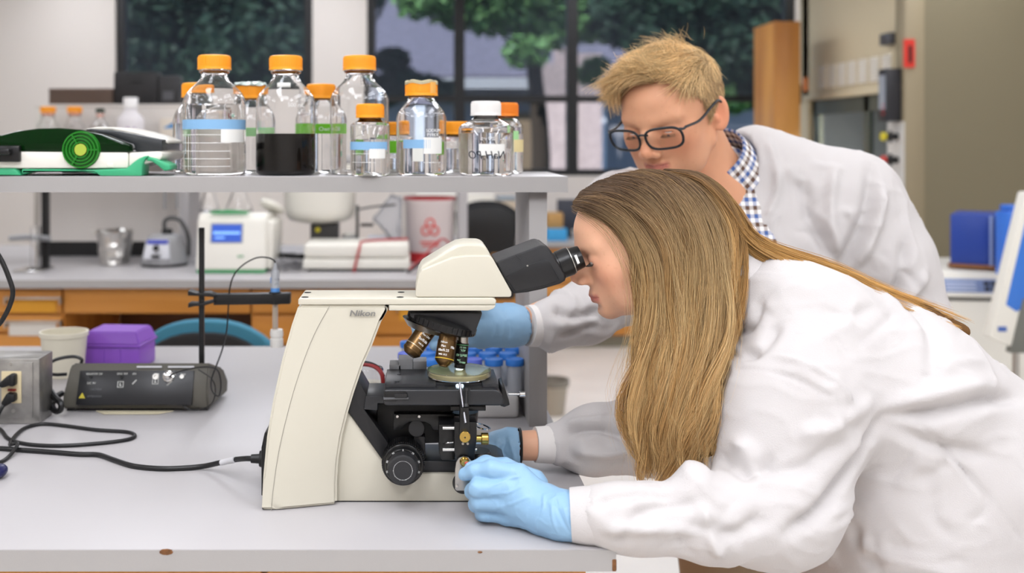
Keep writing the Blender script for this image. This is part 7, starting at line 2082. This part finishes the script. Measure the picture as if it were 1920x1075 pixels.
CF.chain([A(1185, 525, 2.04), A(1100, 585, 1.96), A(1035, 607, 1.925), A(1008, 610, 1.92)], [.070, .052, .042, .034], .03)
CF.rc(ML((-.03, 0, -.02)), A(1338, 306, 2.24), .080, .088, .008, '-')
CF.rc(A(1345, 300, 2.20), A(1340, 430, 2.10), .075, .040, .01, '-')
CF.rc(A(1340, 430, 2.10), A(1325, 560, 2.12), .036, .012, .01, '-')
Vc, Qc = CF.mesh(2)
folds = []
fold([(1640, 305, 2.17), (1625, 380, 2.15), (1590, 470, 2.15), (1540, 560, 2.16)], .016, -.012)
fold([(1660, 350, 2.15), (1640, 420, 2.13), (1600, 500, 2.13)], .014, .011)
fold([(1500, 330, 2.14), (1520, 420, 2.13), (1560, 500, 2.14)], .016, -.010)
fold([(1560, 310, 2.15), (1550, 400, 2.13), (1570, 480, 2.14)], .014, .008)
fold([(1440, 260, 2.16), (1455, 340, 2.14), (1430, 420, 2.12)], .010, .006)
fold([(1700, 450, 2.15), (1680, 540, 2.13), (1650, 590, 2.13)], .014, -.009)
fold([(1740, 510, 2.16), (1700, 560, 2.13), (1660, 600, 2.13)], .014, .008)
fold([(1100, 360, 2.25), (1120, 420, 2.22), (1150, 470, 2.16)], .014, -.008)
fold([(1035, 570, 1.92), (1075, 590, 1.94), (1130, 580, 1.96)], .010, -.007)
fold([(1030, 600, 1.91), (1080, 615, 1.94), (1130, 600, 1.97)], .010, .006)
fold([(1040, 635, 1.93), (1085, 625, 1.94), (1120, 612, 1.97)], .009, -.005)
folds = [(a_, b_*.85, c_*2.0) for a_, b_, c_ in folds]+creases(41, 26, [(1420, 260, 1620, 460), (1560, 330, 1740, 580), (1040, 560, 1140, 640)], 2.15)
Vc = displace(Vc, Qc, folds, .0035, (.07, .09, .16), 13, None, .0010)
mcoat = qmesh('lab_coat', Vc, Qc, M_coat, man)
# turned coat collar lying on the shoulder
for pts, nm in (([(1408, 222), (1425, 232), (1447, 300), (1440, 345), (1392, 405), (1362, 420), (1398, 372), (1418, 318), (1417, 262)], 'lapel'),):
    front = [A(x_, y_, 2.13-.0*(y_-220)/200) for x_, y_ in pts]
tubeprof([A(988, 611, 1.91), A(1000, 611, 1.915), A(1015, 610, 1.922), A(1028, 608, 1.927)], [.0365, .0375, .0385, .0380]).build('cuff', M_cuff, mcoat)
TF = Field((.55, 2.2, .05), (1.1, 2.68, 1.0), .010)
for s in (-1, 1): TF.chain([pelm+np.array((s*.09, 0, -.05)), knm(s), anm(s)], [.125, .095, .075], .03)
Vt, Qt = TF.mesh(2)
qmesh('trousers', Vt, Qt, mat('khaki_cotton', 'a58f74', .85, bump=.1, bscale=900), man)
for s in (-1, 1):
    a_ = anm(s)
    MB().sphere(a_+np.array((-.03, -.09, -.045)), (.055, .15, .045), 20).box(a_+np.array((-.085, -.235, -.09)), a_+np.array((.025, .06, -.065)), .01).build('shoe', mat('shoe_brown', '4a3424', .5), man)
# ---- glove reaching behind the nosepiece
GM = Field((-.03, 1.80, 1.02), (.22, 1.99, 1.20), .0026)
Wm = A(962, 610, 1.905)
mcpm = [A(908, 588, 1.885), A(900, 604, 1.875), A(898, 622, 1.878), A(903, 637, 1.89)]
for m_, r_ in zip(mcpm, (.0175, .018, .0175, .0165)): GM.rc(A(952, 610, 1.905), m_, .034, r_, .014)
for m_, e1_, e2_, r_ in zip(mcpm, ((850, 592), (838, 606), (840, 622), (855, 640)), ((808, 600), (782, 614), (784, 630), (815, 648)), (.0145, .015, .0145, .0135)):
    GM.chain([m_, A(*e1_, 1.865), A(*e2_, 1.865)], [r_, r_*.9, r_*.72], .006)
GM.chain([A(930, 592, 1.90), A(890, 577, 1.865), A(855, 580, 1.855)], [.02, .0155, .0125], .008)
GM.chain([Wm, A(972, 611, 1.91)], [.0345, .0355], .008)
GM.rc(A(962, 610, 1.905), A(995, 611, 1.92), .0315, .033, .003, '-')
glove('glove', GM, man, 14, None, 1, [([A(940, 580, 1.88), A(950, 605, 1.885), A(948, 640, 1.90)], .003, .0018), ([A(925, 578, 1.875), A(935, 605, 1.875), A(930, 640, 1.89)], .003, .0016), ([A(955, 578, 1.89), A(962, 605, 1.893), A(960, 640, 1.90)], .003, -.0018)])
